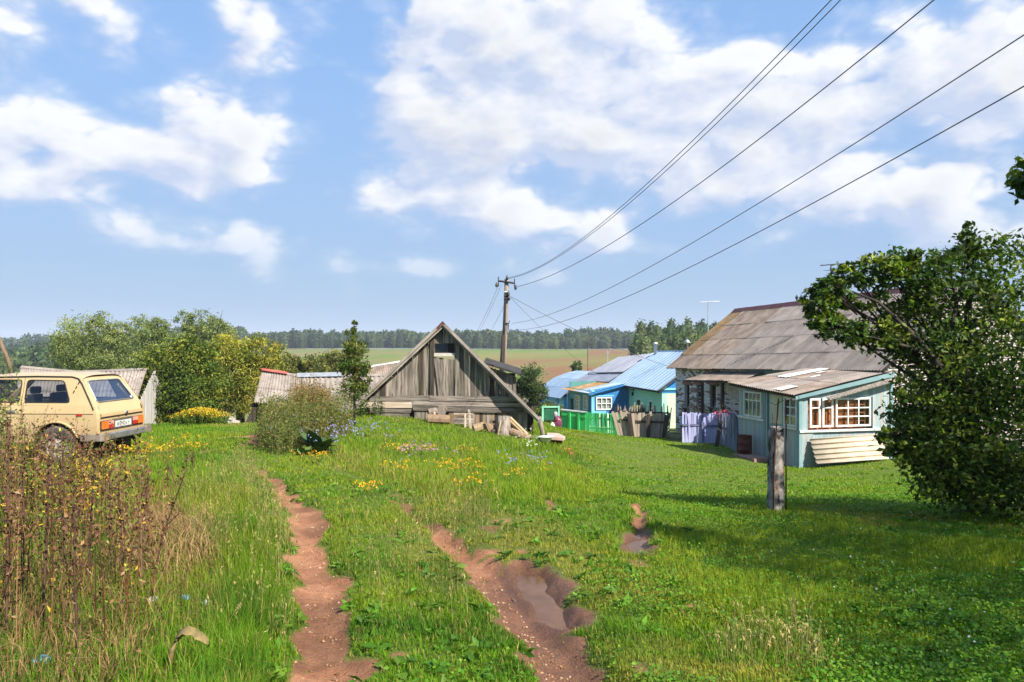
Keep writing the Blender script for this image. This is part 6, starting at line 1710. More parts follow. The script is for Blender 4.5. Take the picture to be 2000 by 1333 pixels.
def crown_points(blobs, per, spread=.16, shell=.72, rng=RNG, flat=1.0):
    """leaf positions: clusters hung through each ellipsoid, thicker towards its skin"""
    out = []; cid = []; k0 = 0
    for (c, r, ncl) in blobs:
        c = np.array(c); r = np.array(r)
        d = unit(rng.normal(size=(ncl, 3))); rad = shell + (1 - shell) * rng.uniform(size=(ncl, 1)) ** .6
        inn = rng.uniform(size=(ncl, 1)) < .22; rad = np.where(inn, rng.uniform(.25, .8, size=(ncl, 1)), rad)
        wob = 1 + .22 * (rng.uniform(size=(ncl, 1)) - .35)
        cc = c + d * r * rad * wob
        p = cc[:, None, :] + rng.normal(size=(ncl, per, 3)) * (spread * r.mean()) * np.array((1, 1, .8 * flat))
        out.append(p.reshape(-1, 3)); cid.append(np.repeat(np.arange(ncl) + k0, per)); k0 += ncl
    return np.concatenate(out), np.concatenate(cid), k0
def build_tree(name, label, base, blobs, per, size, cols, w=None, trunk_r=.12, spread=.16, aspect=.55, up=.5, droop=None, cat='tree', group=None, limbs=True, mat='leaf', var=.2, shell=.72, clvar=.22, seed=0, bark='bark', top=None, crown='crown', limb=1.0):
    rng = np.random.default_rng(seed + 101)
    base = Vector(base); t = thing(name, label, cat, base, 0, group)
    lb = [((c[0] - base.x, c[1] - base.y, c[2] - base.z), r, n) for (c, r, n) in blobs]
    p, cid, nc = crown_points(lb, per, spread, shell, rng)
    cl = pal(nc, cols, w, clvar, rng)[cid] * (1 + rng.normal(size=(len(p), 1)) * var).clip(.45, 1.6)
    V, T, C = leaf_geo(p, size * (1 + rng.normal(size=len(p)) * .25).clip(.5, 1.6), cl, up, aspect, rng, droop)
    me = fast_mesh(crown, V, T, M_[mat], C); ob(crown, me, t)['kind'] = 'stuff'
    if limbs:
        mb = MB()
        top_ = Vector(top) - base if top is not None else Vector(np.mean([b[0] for b in lb], 0))
        mid = top_ * .45 + Vector((random.uniform(-.1, .1), random.uniform(-.1, .1), 0))
        mb.tube([Vector((0, 0, -.15)), mid * .5, mid, top_ * .8], [trunk_r * 1.15, trunk_r, trunk_r * .8, trunk_r * .45], 8)
        for (c, r, n) in lb:
            c = Vector(c); a = mid.lerp(top_, random.uniform(.0, .5)); q = a.lerp(c, .5) + Vector((random.gauss(0, .03), random.gauss(0, .03), random.uniform(-.02, .05))) * (c - a).length
            lr = limb * trunk_r; mb.tube([a, q, c], [lr * .5, lr * .30, lr * .10], 6)
            for k in range(3):
                e = c + Vector((rng.normal() * r[0] * .6, rng.normal() * r[1] * .6, abs(rng.normal()) * r[2] * .5)); mb.tube([c.lerp(a, .2), c.lerp(e, .5) + Vector((0, 0, .03)), e], [lr * .14, lr * .09, lr * .03], 4)
        mb.build('trunk', M_[bark], t, True)
    return t
def BL(px, py, Y, rpx, rpy, ry, n):
    p = P(px, py, Y); return ((p.x, p.y, p.z), (rpx * Y / F, ry, rpy * Y / F), n)

# ------------------------------------------------------------------ far woods and hills
def wood_mass(name, label, rows, seed, m=46, ls=.85):
    """a far wood that reads as one mass: many crowns, each a solid dark heart under a skin of leaf sprays"""
    rng = np.random.default_rng(seed); parts = []
    for (n, xf, Yr, hr, wr, cols) in rows:
        for k in range(n):
            X, Y = xf(rng, k / n); hgt = rng.uniform(*hr) * (.74 + .5 * float(fbm(np.array([X * .03 + 5]), np.array([Y * .01]), 3, 2)[0])); wd = rng.uniform(*wr); z0 = float(base_z(np.array([X]), np.array([Y]))[0])
            c = np.array(cols[rng.integers(len(cols))]) * rng.uniform(.75, 1.25)
            d = unit(rng.normal(size=(m, 3)) + np.array((0, -.35, .15))); pp = np.array((X, Y, z0 + hgt * .56)) + d * np.array((wd, wd, hgt * .46)) * rng.uniform(.80, 1.08, size=(m, 1))
            cc = np.repeat(c[None], m, 0) * (1 + rng.normal(size=(m, 1)) * .2).clip(.5, 1.5)
            parts.append(leaf_geo(pp, wd * ls * rng.uniform(.6, 1.1, m), cc, .5, .8, rng))
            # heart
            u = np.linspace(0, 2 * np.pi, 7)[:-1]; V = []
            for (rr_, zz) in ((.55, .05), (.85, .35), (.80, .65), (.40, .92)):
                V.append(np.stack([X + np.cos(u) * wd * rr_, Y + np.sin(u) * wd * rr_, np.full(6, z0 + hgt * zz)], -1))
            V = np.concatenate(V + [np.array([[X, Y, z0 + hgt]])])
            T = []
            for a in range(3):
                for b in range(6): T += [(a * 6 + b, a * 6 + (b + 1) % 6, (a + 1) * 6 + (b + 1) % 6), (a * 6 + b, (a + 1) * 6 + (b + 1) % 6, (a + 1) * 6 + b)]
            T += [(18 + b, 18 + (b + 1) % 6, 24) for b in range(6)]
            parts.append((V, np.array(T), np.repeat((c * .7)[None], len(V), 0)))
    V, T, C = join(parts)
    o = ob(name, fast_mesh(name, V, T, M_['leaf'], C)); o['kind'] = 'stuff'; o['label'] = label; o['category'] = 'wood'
    return o
deep = [(.042, .078, .026), (.055, .095, .030), (.034, .064, .024), (.068, .105, .034)]
lite = [(.085, .125, .038), (.10, .135, .04), (.07, .11, .035)]
def band(px0, px1, Y, dY=14):
    def f(rng, u):
        px = px0 + (px1 - px0) * u + rng.normal() * 3; y = Y + rng.uniform(-dY, dY); return (px - CX) / F * y, y
    return f
wood_mass('treeline', 'long dark wood along the far edge of the field', [
    (130, band(470, 1260, 575, 6), 0, (10.5, 13.5), (2.6, 3.8), deep), (130, band(470, 1260, 590, 8), 0, (12, 15), (2.8, 4.2), deep), (90, band(470, 1260, 620, 10), 0, (13, 16.5), (3, 4.5), deep),
    (26, band(895, 985, 545, 10), 0, (12, 15.5), (3, 4.2), lite + deep), (40, band(1000, 1240, 560, 8), 0, (8, 12), (2.6, 3.6), deep + lite), (60, band(250, 480, 560, 20), 0, (16, 21), (3, 4.5), deep)], 5, 100, .5)
wood_mass('valley_wood', 'green wood filling the valley at the left edge behind the car', [
    (46, band(-140, 260, 215, 14), 0, (9, 12.5), (2.6, 3.8), lite + deep), (46, band(-140, 260, 270, 16), 0, (11, 14), (2.8, 4.2), lite + deep), (50, band(-140, 300, 340, 20), 0, (12, 16), (3, 4.6), deep + lite), (50, band(-140, 320, 520, 40), 0, (14, 18), (3.5, 5), deep), (60, band(-140, 330, 760, 60), 0, (15, 20), (4, 6), deep)], 8, 90, .55)
wood_mass('right_wood', 'pale green wood of tall trees beyond the brick house roof', [
    (26, band(1262, 1560, 150, 8), 0, (5.6, 8.2), (1.5, 2.3), lite), (30, band(1248, 1600, 162, 10), 0, (6.8, 9.0), (1.6, 2.4), lite + deep), (30, band(1256, 1650, 185, 10), 0, (8.0, 11), (1.8, 2.6), lite + deep)], 9, 260, .30)
def hills():
    xs = np.linspace(-3200, 3200, 260); parts = []
    for (Y, top, seed, amp) in ((2700, 31, 3, 10), (3500, 30, 7, 14)):
        u = fbm(xs * .0016, xs * 0 + seed, seed, 4); rid = top * np.clip(.55 + (u - .35) * 1.1 + .35 * np.exp(-((xs + 1700) / 900) ** 2), .15, 1.6) + vnoise(xs * .05, xs * 0, seed) * 5
        rows = 7; V = []
        for k in range(rows):
            s = k / (rows - 1); V.append(np.stack([xs, np.full_like(xs, Y + 900 * s), -60 + (rid + 60) * np.sin(s * math.pi / 2) + vnoise(xs * .06, xs * 0 + k, seed + k) * amp * .3], -1))
        V = np.stack(V); ii = np.arange(rows * len(xs)).reshape(rows, -1)
        Q = np.stack([ii[:-1, :-1], ii[:-1, 1:], ii[1:, 1:], ii[1:, :-1]], -1).reshape(-1, 4)
        C = np.repeat(np.array([[.045, .075, .03]]), rows * len(xs), 0) * (.8 + .4 * vnoise(V[..., 0].ravel() * .02, V[..., 2].ravel() * .1, 4)[:, None])
        o = ob('far_hills', fast_mesh('far_hills', V.reshape(-1, 3), Q, M_['leaf'], C, True)); o['kind'] = 'structure'
hills()

# ------------------------------------------------------------------ trees and bushes around the village
wil = [(.20, .235, .075), (.16, .205, .06), (.24, .26, .08)]
def gb(px, Y): v = G(px, Y); return v
build_tree('willow_tree', 'leftmost grey green willow beyond the slate shed', gb(175, 56), [BL(180, 672, 56, 62, 52, 2.3, 110), BL(140, 690, 56, 42, 40, 1.8, 60), BL(205, 645, 56, 32, 30, 1.3, 40), BL(200, 720, 56, 70, 36, 2.3, 60)], 60, .19, wil, None, .28, .13, .35, .4, .6, group='willows beyond the sheds', seed=1)
build_tree('willow_tree', 'middle grey green willow, low and rounded between the other two', gb(280, 58), [BL(280, 668, 58, 46, 48, 2.0, 80), BL(300, 645, 58, 24, 26, 1.1, 30), BL(260, 700, 58, 55, 38, 2.0, 50)], 60, .19, wil, None, .26, .13, .35, .4, .6, group='willows beyond the sheds', seed=2)
build_tree('willow_tree', 'tallest willow with several rounded heads above the yellow tree', gb(395, 62), [BL(360, 640, 62, 20, 30, 1.2, 30), BL(393, 640, 62, 24, 32, 1.3, 36), BL(425, 648, 62, 24, 28, 1.3, 30), BL(445, 655, 62, 14, 20, 1, 16), BL(395, 690, 62, 62, 40, 2.4, 80)], 60, .19, wil, None, .28, .14, .35, .4, .6, group='willows beyond the sheds', seed=3)
build_tree('dense_tree', 'dense dark green tree with yellowish leaf tips right of the slate shed', gb(352, 34), [BL(350, 735, 34, 72, 66, 1.7, 120), BL(310, 760, 33.6, 40, 60, 1.2, 70), BL(390, 770, 33.6, 45, 58, 1.3, 70), BL(375, 690, 34, 38, 28, .9, 40), BL(335, 800, 33.4, 44, 30, 1.1, 44), BL(395, 805, 33.4, 34, 26, .9, 30)], 66, .115, [(.06, .10, .012), (.10, .14, .016), (.22, .225, .024), (.075, .12, .014)], None, .2, .17, .6, .5, seed=4)
build_tree('yellow_green_tree', 'drooping yellow green tree left of the brown shed', gb(470, 40), [BL(470, 720, 40, 68, 55, 1.9, 130), BL(440, 690, 40, 40, 30, 1.1, 40), BL(515, 700, 40, 34, 40, 1.1, 46), BL(430, 760, 39.5, 42, 44, 1.2, 50), BL(480, 785, 39.5, 40, 30, 1.1, 30)], 62, .19, [(.29, .265, .032), (.225, .235, .028), (.33, .285, .04), (.16, .18, .024)], None, .22, .15, .28, .3, .9, seed=5)
for k, (px, py, Y, w, h, lb) in enumerate(((565, 717, 62, 30, 22, 'leftmost yellowish bush behind the brown shed'), (610, 720, 62, 34, 22, 'middle yellowish bush behind the brown shed'), (648, 714, 63, 28, 26, 'rightmost yellowish bush behind the brown shed'))):
    build_tree('field_bush', lb, gb(px, Y), [BL(px, py, Y, w, h, 1.1, 50), BL(px + 8, py + 14, Y, w, h, 1.1, 40)], 40, .22, [(.15, .155, .03), (.18, .165, .03), (.11, .13, .025)], None, .08, .17, .5, .5, cat='bush', group='bushes behind the brown shed', seed=20 + k)
build_tree('round_bush', 'round dark green bush between the barn and the light blue house', gb(1036, 42), [BL(1036, 748, 42, 26, 32, .8, 70), BL(1022, 765, 42, 20, 24, .7, 36), BL(1050, 765, 42, 18, 22, .6, 30)], 50, .13, [(.055, .09, .028), (.07, .105, .032), (.045, .075, .022)], None, .09, .16, .45, .5, cat='bush', seed=31)
build_tree('small_tree', 'tiny green tree above the light blue roof in front of the ploughed field', gb(1126, 95), [BL(1126, 716, 95, 9, 10, .6, 20), BL(1127, 726, 95, 10, 10, .6, 16)], 30, .25, [(.07, .11, .03)], None, .08, .2, seed=32)
build_tree('garden_bush', 'yellow green garden bush in front of the light blue house', gb(1072, 45), [BL(1072, 803, 45, 24, 16, .7, 50), BL(1055, 812, 44.5, 18, 14, .6, 30), BL(1090, 805, 45, 12, 12, .5, 20)], 40, .12, [(.11, .16, .03), (.15, .17, .03), (.07, .12, .025)], None, .05, .17, cat='bush', seed=33)
build_tree('garden_bush', 'small round green bush against the mint wall', gb(1248, 42), [BL(1248, 802, 42, 10, 8, .4, 24), BL(1246, 812, 42, 12, 10, .4, 20)], 30, .10, [(.12, .17, .025), (.09, .14, .022)], None, .03, .2, cat='bush', seed=34)
# slender young rowan in the weeds left of the barn
rb_ = gb(693, 21.5)
build_tree('young_rowan', 'slender young rowan standing in the weeds left of the barn', rb_, [BL(692, 632, 21.5, 5, 5, .10, 4), BL(690, 652, 21.5, 13, 10, .25, 10), BL(692, 680, 21.5, 20, 22, .35, 34), BL(692, 718, 21.5, 26, 26, .45, 50), BL(690, 760, 21.5, 26, 30, .45, 50), BL(678, 705, 21.4, 12, 20, .3, 14), BL(708, 735, 21.4, 14, 22, .3, 16)], 26, .10, [(.075, .115, .016), (.11, .145, .022), (.055, .09, .014), (.15, .14, .03)], None, .035, .20, .36, .7, .25, seed=35, top=P(692, 640, 21.5))

# apple tree on the right, its long arm reaching over the roof
apc = [(.045, .085, .012), (.06, .11, .014), (.12, .17, .018), (.036, .070, .011), (.16, .19, .022)]
ab = G(1905, 9.6)
build_tree('apple_tree', 'big dark apple tree at the right edge reaching over the brick house', ab, [
    BL(1596, 588, 9.3, 26, 26, .15, 22), BL(1618, 566, 9.3, 30, 20, .15, 22), BL(1668, 540, 9.4, 42, 20, .2, 26), BL(1608, 625, 9.3, 28, 26, .15, 20), BL(1652, 650, 9.3, 46, 28, .2, 30), BL(1735, 518, 9.4, 48, 28, .25, 36), BL(1752, 580, 9.4, 40, 40, .25, 26), BL(1640, 590, 9.35, 30, 16, .15, 10), BL(1800, 560, 9.4, 60, 55, .4, 44), BL(1690, 600, 9.4, 24, 14, .2, 5),
    BL(1715, 655, 9.3, 40, 34, .3, 20), BL(1790, 650, 9.4, 60, 60, .45, 50), BL(1860, 550, 9.4, 60, 50, .5, 44), BL(1850, 700, 9.4, 80, 80, .7, 84), BL(1940, 550, 9.5, 70, 80, .7, 66), BL(1930, 700, 9.5, 90, 100, .9, 110), BL(1800, 790, 9.2, 56, 56, .5, 64), BL(1860, 850, 9.2, 90, 80, .7, 130), BL(1950, 850, 9.3, 100, 90, .8, 170), BL(1800, 880, 9.1, 48, 44, .4, 46), BL(1860, 945, 9.0, 70, 44, .5, 70), BL(1960, 950, 9.0, 80, 50, .6, 90),
    BL(2060, 640, 9.8, 90, 150, 1.0, 150), BL(2080, 830, 9.6, 90, 140, 1.0, 140), BL(1888, 470, 9.4, 14, 34, .12, 9), BL(1905, 490, 9.4, 18, 26, .15, 8), BL(1850, 500, 9.4, 30, 16, .2, 12), BL(1785, 500, 9.4, 12, 14, .1, 5), BL(1742, 855, 9.0, 24, 18, .15, 12), BL(1745, 890, 9.0, 12, 24, .12, 8)],
    24, .074, apc, None, .16, .19, .5, .55, .2, seed=41, clvar=.3, var=.3, limb=.42, top=P(1880, 640, 9.6))
_at = bpy.data.objects['apple_tree']; _mb = MB(); _l = lambda x, y, d: P(x, y, d) - ab
_mb.tube([Vector((0, 0, -.1)), _l(1890, 850, 9.4), _l(1850, 735, 9.2), _l(1790, 660, 9.1), _l(1715, 590, 9.2), _l(1640, 560, 9.3)], [.09, .07, .05, .032, .018, .007], 7)
_mb.tube([_l(1850, 735, 9.2), _l(1862, 620, 9.2), _l(1885, 520, 9.3), _l(1890, 440, 9.4)], [.035, .024, .012, .004], 6)
_mb.tube([_l(1815, 690, 9.1), _l(1740, 668, 9.1), _l(1660, 650, 9.2), _l(1600, 610, 9.3)], [.024, .017, .010, .004], 6)
_mb.build('limb', M_['bark'], _at, True)
t2 = G(2600, 4.2); t2 = Vector((6.9, 3.4, gz(6.9, 3.4)))
tb = lambda x, y, z, r, n: ((x, y, z), (r, r, r * .85), n)
build_tree('apple_tree', 'second apple tree just outside the right edge, one twig in view at the top', t2, [tb(6.4, 3.4, 3.6, 1.25, 150), tb(5.2, 3.0, 3.0, .85, 60), tb(7.6, 4.4, 3.8, 1.3, 130), tb(5.6, 4.6, 3.5, .9, 60), tb(4.7, 1.8, 3.2, .62, 24), tb(6.4, 5.4, 3.3, 1.0, 80), tb(7.2, 2.2, 3.4, 1.1, 90), tb(4.7, 3.9, 3.0, .5, 18), tb(7.0, 6.4, 3.2, 1.0, 70), tb(8.6, 5.8, 4.0, 1.3, 130), tb(9.3, 6.9, 3.5, 1.2, 100), tb(8.0, 5.2, 3.2, 1.0, 80), tb(8.9, 5.0, 2.8, 1.0, 80), tb(5.4, 1.2, 3.6, .7, 30), BL(2004, 350, 5.6, 26, 34, .16, 9), BL(2060, 335, 5.5, 46, 40, .25, 16), BL(2140, 320, 5.3, 70, 60, .35, 26), BL(2240, 300, 5.1, 80, 80, .4, 34)], 26, .075, apc, None, .16, .2, .5, .55, .2, seed=42, limb=.5, top=(6.7, 3.6, 3.2))

# ------------------------------------------------------------------ weeds, flowers, grass
def lay(n, poly, rng=RNG, ymax=60):
    """random spots on the ground inside a region given by photo pixels of its outline"""
    W = [tuple(ray(*p)) for p in poly]
    xs = [p[0] for p in W]; ys = [p[1] for p in W]; X = np.zeros(0); Y = np.zeros(0)
    while len(X) < n:
        x = rng.uniform(min(xs), max(xs), 4 * n); y = rng.uniform(min(ys), max(ys), 4 * n); k = pip(x, y, W)
        X = np.concatenate([X, x[k]]); Y = np.concatenate([Y, y[k]])
    X = X[:n]; Y = Y[:n]; return np.stack([X, Y, ground_z(X, Y)], -1)
def stuff(name, label, cat, parts, mat):
    V, T, C = join(parts); o = ob(name, fast_mesh(name, V, T, M_[mat], C)); o['kind'] = 'stuff'; o['label'] = label; o['category'] = cat; return o
rng = np.random.default_rng(77)
def weeds(B, h, r, lean, cols, leafcols, leafn, leafsize, up=.3, aspect=.4, lo=.25, hi=1.0, droop=None, spread=.03, az=None, headcols=None, headn=0, headsize=.02):
    n = len(B); h = h * (1 + rng.normal(size=n) * .18).clip(.5, 1.5); az = rng.uniform(0, 2 * np.pi, n) if az is None else az; lean = np.abs(rng.normal(size=n)) * lean
    out = [stem_geo(B, h, r, lean, az, pal(n, cols))]
    if leafn:
        u = rng.uniform(lo, hi, size=(leafn, n)); Ps = [stem_point(B, h, lean, az, u[k]) + rng.normal(size=(n, 3)) * spread for k in range(leafn)]
        Ps = np.concatenate(Ps); out.append(leaf_geo(Ps, leafsize * rng.uniform(.5, 1.4, len(Ps)), pal(len(Ps), leafcols), up, aspect, rng, droop))
    if headn:
        u = rng.uniform(.82, 1.02, size=(headn, n)); Ps = np.concatenate([stem_point(B, h, lean, az, u[k]) + rng.normal(size=(n, 3)) * spread * .8 for k in range(headn)])
        out.append(leaf_geo(Ps, headsize * rng.uniform(.6, 1.3, len(Ps)), pal(len(Ps), headcols), .3, .8, rng))
    return out
brown = [(.10, .038, .020), (.15, .062, .030), (.20, .095, .042), (.055, .026, .018), (.26, .15, .07)]
dead = [(.10, .052, .032), (.16, .088, .05), (.065, .036, .026), (.24, .15, .075)]
olive = [(.10, .14, .025), (.15, .17, .03), (.075, .115, .02)]
paleg = [(.20, .215, .065), (.16, .185, .05), (.24, .22, .08)]
# dry weed jungle at the left edge
polyW = [(-160, 1333), (-160, 960), (60, 955), (220, 985), (290, 1040), (330, 1120), (280, 1230), (180, 1333)]
parts = weeds(lay(230, polyW, rng), .88, .0045, .24, brown, dead + brown + [(.11, .16, .02), (.16, .20, .03), (.40, .26, .03)], 30, .036, .2, .45, .2, 1.0, .4, .022)
parts += weeds(lay(190, [(-160, 1100), (-160, 975), (100, 965), (230, 975), (250, 1010), (120, 1090)], rng), .66, .004, .24, brown + olive, dead[:2] + olive + olive + [(.45, .30, .03), (.50, .38, .03)], 28, .040, .2, .45, .2, 1.0, .3, .025)
parts += weeds(lay(60, [(-160, 1060), (-160, 960), (20, 960), (40, 1000)], rng), 1.05, .004, .08, olive + brown, olive + olive + dead, 46, .045, .3, .35, .2, 1.0, .2, .03)
parts += weeds(lay(16, [(-60, 1000), (-60, 960), (55, 960), (60, 1000)], rng), 1.28, .005, .06, olive + brown, olive + olive + dead[:1], 60, .05, .3, .35, .3, 1.0, .2, .035)
stuff('dry_weeds', 'thicket of dry brown weed stalks at the lower left in front of the car', 'weeds', parts, 'dry')
# matted straw and litter at its foot
strawp = [(.32, .19, .085), (.25, .14, .065), (.38, .25, .12), (.19, .10, .05)]
Bq = lay(2600, [(230, 1130), (260, 1020), (330, 1000), (440, 1040), (430, 1110), (350, 1150)], rng); n = len(Bq)
parts = [blade_geo(Bq, rng.uniform(.12, .34, n), rng.uniform(.003, .006, n), rng.uniform(.5, 1.15, n), rng.uniform(0, 6.28, n), pal(n, strawp), pal(n, strawp))]
Bq = lay(2600, [(-160, 1400), (-160, 1120), (250, 1120), (340, 1180), (250, 1333), (180, 1400)], rng); n = len(Bq)
parts += [blade_geo(Bq, rng.uniform(.06, .30, n), rng.uniform(.003, .006, n), rng.uniform(.6, 1.2, n), rng.uniform(0, 6.28, n), pal(n, strawp + brown), pal(n, strawp + brown + brown))]
Pq = lay(5000, [(-160, 1400), (-160, 1040), (230, 1040), (380, 1150), (300, 1260), (260, 1400)], rng); Pq[:, 2] += rng.uniform(0, .07, len(Pq)); parts.append(leaf_geo(Pq, rng.uniform(.02, .06, len(Pq)), pal(len(Pq), dead + brown + strawp[:1]), 1.2, .5, rng))
stuff('dry_litter', 'matted straw and dead leaves under the dry weeds', 'straw', parts, 'dry')
# tall single dry stalks that stand clear of the thicket
def dry_stalk(label, px, py, h, lean, az, dark=True):
    g = ray(px, py); b = Vector((g[0], g[1], gz(*g))); t = thing('dry_stalk', label, 'weed', b, 0, 'tall dry stalks at the lower left')
    d = Vector((math.cos(az), math.sin(az), 0)); r_ = random.Random(int(px * 7 + py))
    pts = [d * (lean * h * u ** 1.4) + Vector((r_.gauss(0, .006), 0, h * u - .03)) for u in (0, .2, .4, .6, .8, 1)]
    MB().tube(pts, [.008, .0075, .007, .006, .005, .0025], 5).build('stem', MATS['stalk'], t, True)
    n = 90; u = rng.uniform(.3, .98, n); Pp = np.array([list(d * (lean * h * x ** 1.4) + Vector((0, 0, h * x))) for x in u]) + rng.normal(size=(n, 3)) * .014
    ob('seed_heads', fast_mesh('seed_heads', *(lambda g_: (g_[0], g_[1]))(leaf_geo(Pp, rng.uniform(.015, .035, n), pal(n, dead[:3]), .2, .6, rng)), M_['dry'], pal(n, dead[:3]).repeat(4, 0)), t)['kind'] = 'stuff'
    for k in range(3):
        x = r_.uniform(.4, .8); a = d * (lean * h * x ** 1.4) + Vector((0, 0, h * x)); MB().tube([a, a + Vector((r_.gauss(0, .05), r_.gauss(0, .05), .12)), a + Vector((r_.gauss(0, .06), r_.gauss(0, .06), .22))], [.004, .003, .0015], 4).build('twig', MATS['stalk'], t)
    return t
MATS['stalk'] = mottled('dry_stalk', (.05, .025, .018), (.13, .065, .04), 6, ST, .9, .2, .3, 20)
for (px, py, h, ln, az, lb) in ((45, 1180, 1.2, .05, 2.0, 'tall dry stalk nearest the left edge'), (85, 1230, 1.25, .04, 1.0, 'thick dark dry stalk second from the left edge'), (128, 1150, 1.1, .06, 2.5, 'reddish dry stalk below the rear wheel of the car'), (175, 1160, .98, .03, .5, 'dark dry stalk below the yellow leaves'), (212, 1110, .80, .04, 1.2, 'dry stalk with a dense seed head right of the yellow leaves'), (240, 1130, .72, .05, 2.9, 'shorter dry stalk among the straw'), (278, 1140, .84, .06, 1.2, 'dry stalk rising over the pale straw'), (296, 1150, .98, .26, .35, 'bare dry stalk leaning right over the grass'), (12, 1260, 1.3, .04, 2.0, 'dry stalk rising at the very edge of the picture'), (150, 1290, .9, .05, 2.4, 'dry stalk in front at the bottom left'), (325, 985, .42, .05, 1.0, 'small dark stalk in the green grass beyond the straw'), (375, 925, .34, .05, 1.0, 'small upright stalk in the grass right of the car')):
    dry_stalk(lb, px, py, h, ln, az)
# yellow-leaved shoots behind the stalks
def yellow_shoot(label, px, py, h, n=60):
    g = ray(px, py); b = Vector((g[0], g[1], gz(*g))); t = thing('yellow_shoot', label, 'plant', b, 0, 'yellow leaved shoots by the car')
    MB().tube([(0, 0, -.03), (.01, 0, h * .5), (0, 0, h)], [.006, .005, .002], 5).build('stem', MATS['stalk'], t)
    u = rng.uniform(.45, 1.02, n); a = rng.uniform(0, 6.28, n); Pp = np.stack([np.cos(a) * .05, np.sin(a) * .05, h * u], -1) * 1.0
    ax = np.stack([np.cos(a), np.sin(a), np.full(n, .9)], -1)
    g_ = leaf_geo(Pp, rng.uniform(.07, .13, n), pal(n, [(.62, .44, .03), (.55, .36, .03), (.45, .40, .04)]), .4, .35, rng, axis=ax)
    ob('leaves', fast_mesh('leaves', g_[0], g_[1], M_['petal'], g_[2]), t)['kind'] = 'stuff'; return t
yellow_shoot('yellow leaved shoot under the left rear mud flap of the car', 158, 985, .50); yellow_shoot('yellow leaved shoot under the bumper of the car', 205, 975, .42); yellow_shoot('lower yellow leaved shoot among the dry stalks', 165, 1030, .40, 40)

# thicket of tall half-dry weeds left of the barn
tan = [(.30, .19, .07), (.25, .15, .055), (.19, .15, .05), (.34, .23, .09)]
parts = weeds(lay(560, [(505, 872), (520, 845), (590, 838), (680, 836), (690, 850), (640, 868), (560, 880)], rng), .88, .006, .12, olive + tan + paleg, olive + paleg + tan[:1], 34, .07, .3, .3, .15, 1.0, .1, .05)
parts += weeds(lay(260, [(560, 850), (580, 838), (645, 838), (640, 850)], rng), 1.08, .006, .10, tan, tan, 40, .07, .3, .3, .3, 1.0, .1, .05)
parts += weeds(lay(200, [(500, 880), (515, 858), (560, 868), (590, 885), (540, 892)], rng), .58, .005, .12, olive + paleg, olive + paleg + dead[:1], 30, .06, .3, .35, .1, 1.0, .1, .05)
parts += weeds(lay(120, [(690, 822), (705, 812), (830, 806), (840, 815)], rng), .55, .005, .12, olive, [(.08, .12, .03), (.06, .09, .02)], 24, .08, .4, .4, .1, 1.0, .1, .05)
stuff('tall_weeds', 'tall half dry weeds growing between the brown shed and the barn', 'weeds', parts, 'grass')
# bright sprays of small flowers: blue chicory, yellow tansy, mauve knapweed, white yarrow
def flowers(name, label, n, poly, cols, size, h, stemcol=(.08, .12, .03), clump=.5, cl_scale=.8, k=3):
    B = lay(n * 4, poly, rng); m = fbm(B[:, 0] * cl_scale, B[:, 1] * cl_scale, len(name), 3); B = B[np.argsort(-m + rng.normal(size=len(m)) * (.25 * (1 - clump)))][:n]
    hh = h * rng.uniform(.7, 1.25, n); out = [blade_geo(B, hh, np.full(n, .004), np.full(n, .1), rng.uniform(0, 6.28, n), pal(n, [stemcol]), pal(n, [stemcol]))]
    for j in range(k):
        Pp = B.copy(); Pp[:, 2] += hh * rng.uniform(.88, 1.02, n); Pp[:, :2] += rng.normal(size=(n, 2)) * (.03 if k > 1 else .005)
        out.append(leaf_geo(Pp, size * rng.uniform(.7, 1.25, n), pal(n, cols, None, .1), 1.5, 1.0, rng, fold=.02))
        out.append(leaf_geo(Pp + np.array((0, -.002, .002)), size * rng.uniform(.7, 1.2, n), pal(n, cols, None, .1), .6, 1.0, rng, fold=.02))
    return stuff(name, label, 'flowers', out, 'petal')
yel = [(.70, .42, .02), (.66, .34, .02), (.72, .50, .05)]; blu = [(.26, .30, .62), (.33, .35, .66), (.40, .36, .62)]; mau = [(.48, .24, .40), (.42, .26, .46), (.55, .33, .42)]; whi = [(.75, .75, .70)]
mound = [(575, 905), (660, 868), (800, 855), (1000, 862), (1110, 900), (1090, 960), (960, 985), (800, 950), (650, 920)]
flowers('yellow_wildflowers', 'yellow wildflowers scattered over the mound before the barn', 230, [(640, 912), (760, 880), (1000, 905), (1080, 935), (1000, 965), (900, 975), (760, 935)], yel, .026, .22, clump=.85, cl_scale=1.1)
flowers('yellow_wildflowers', 'yellow wildflowers in the grass right of the car', 90, [(225, 905), (280, 870), (420, 860), (400, 890), (300, 930)], yel, .028, .22, clump=.5)
flowers('yellow_wildflowers', 'small patch of yellow flowers between the wheel tracks', 26, [(690, 968), (735, 962), (750, 975), (705, 980)], yel, .024, .14)
flowers('yellow_wildflowers', 'sprinkle of yellow flowers along the weeds by the left track', 40, [(560, 890), (640, 895), (640, 912), (570, 905)], yel, .024, .14)
flowers('blue_wildflowers', 'pale blue chicory flowers on the mound and the weeds beside it', 90, [(520, 890), (560, 850), (700, 850), (800, 868), (780, 890), (640, 900)], blu, .034, .42, clump=.4)
flowers('blue_wildflowers', 'blue flowers at the right end of the mound', 30, [(960, 905), (1070, 905), (1080, 925), (980, 930)], blu, .03, .25)
flowers('mauve_wildflowers', 'mauve knapweed patch in the middle of the mound', 50, [(750, 905), (790, 885), (900, 905), (930, 930), (800, 920)], mau, .032, .28, clump=.8)
flowers('white_wildflowers', 'white yarrow in the grass before the firewood', 26, [(1000, 862), (1040, 852), (1060, 885), (1030, 895)], whi, .03, .22)
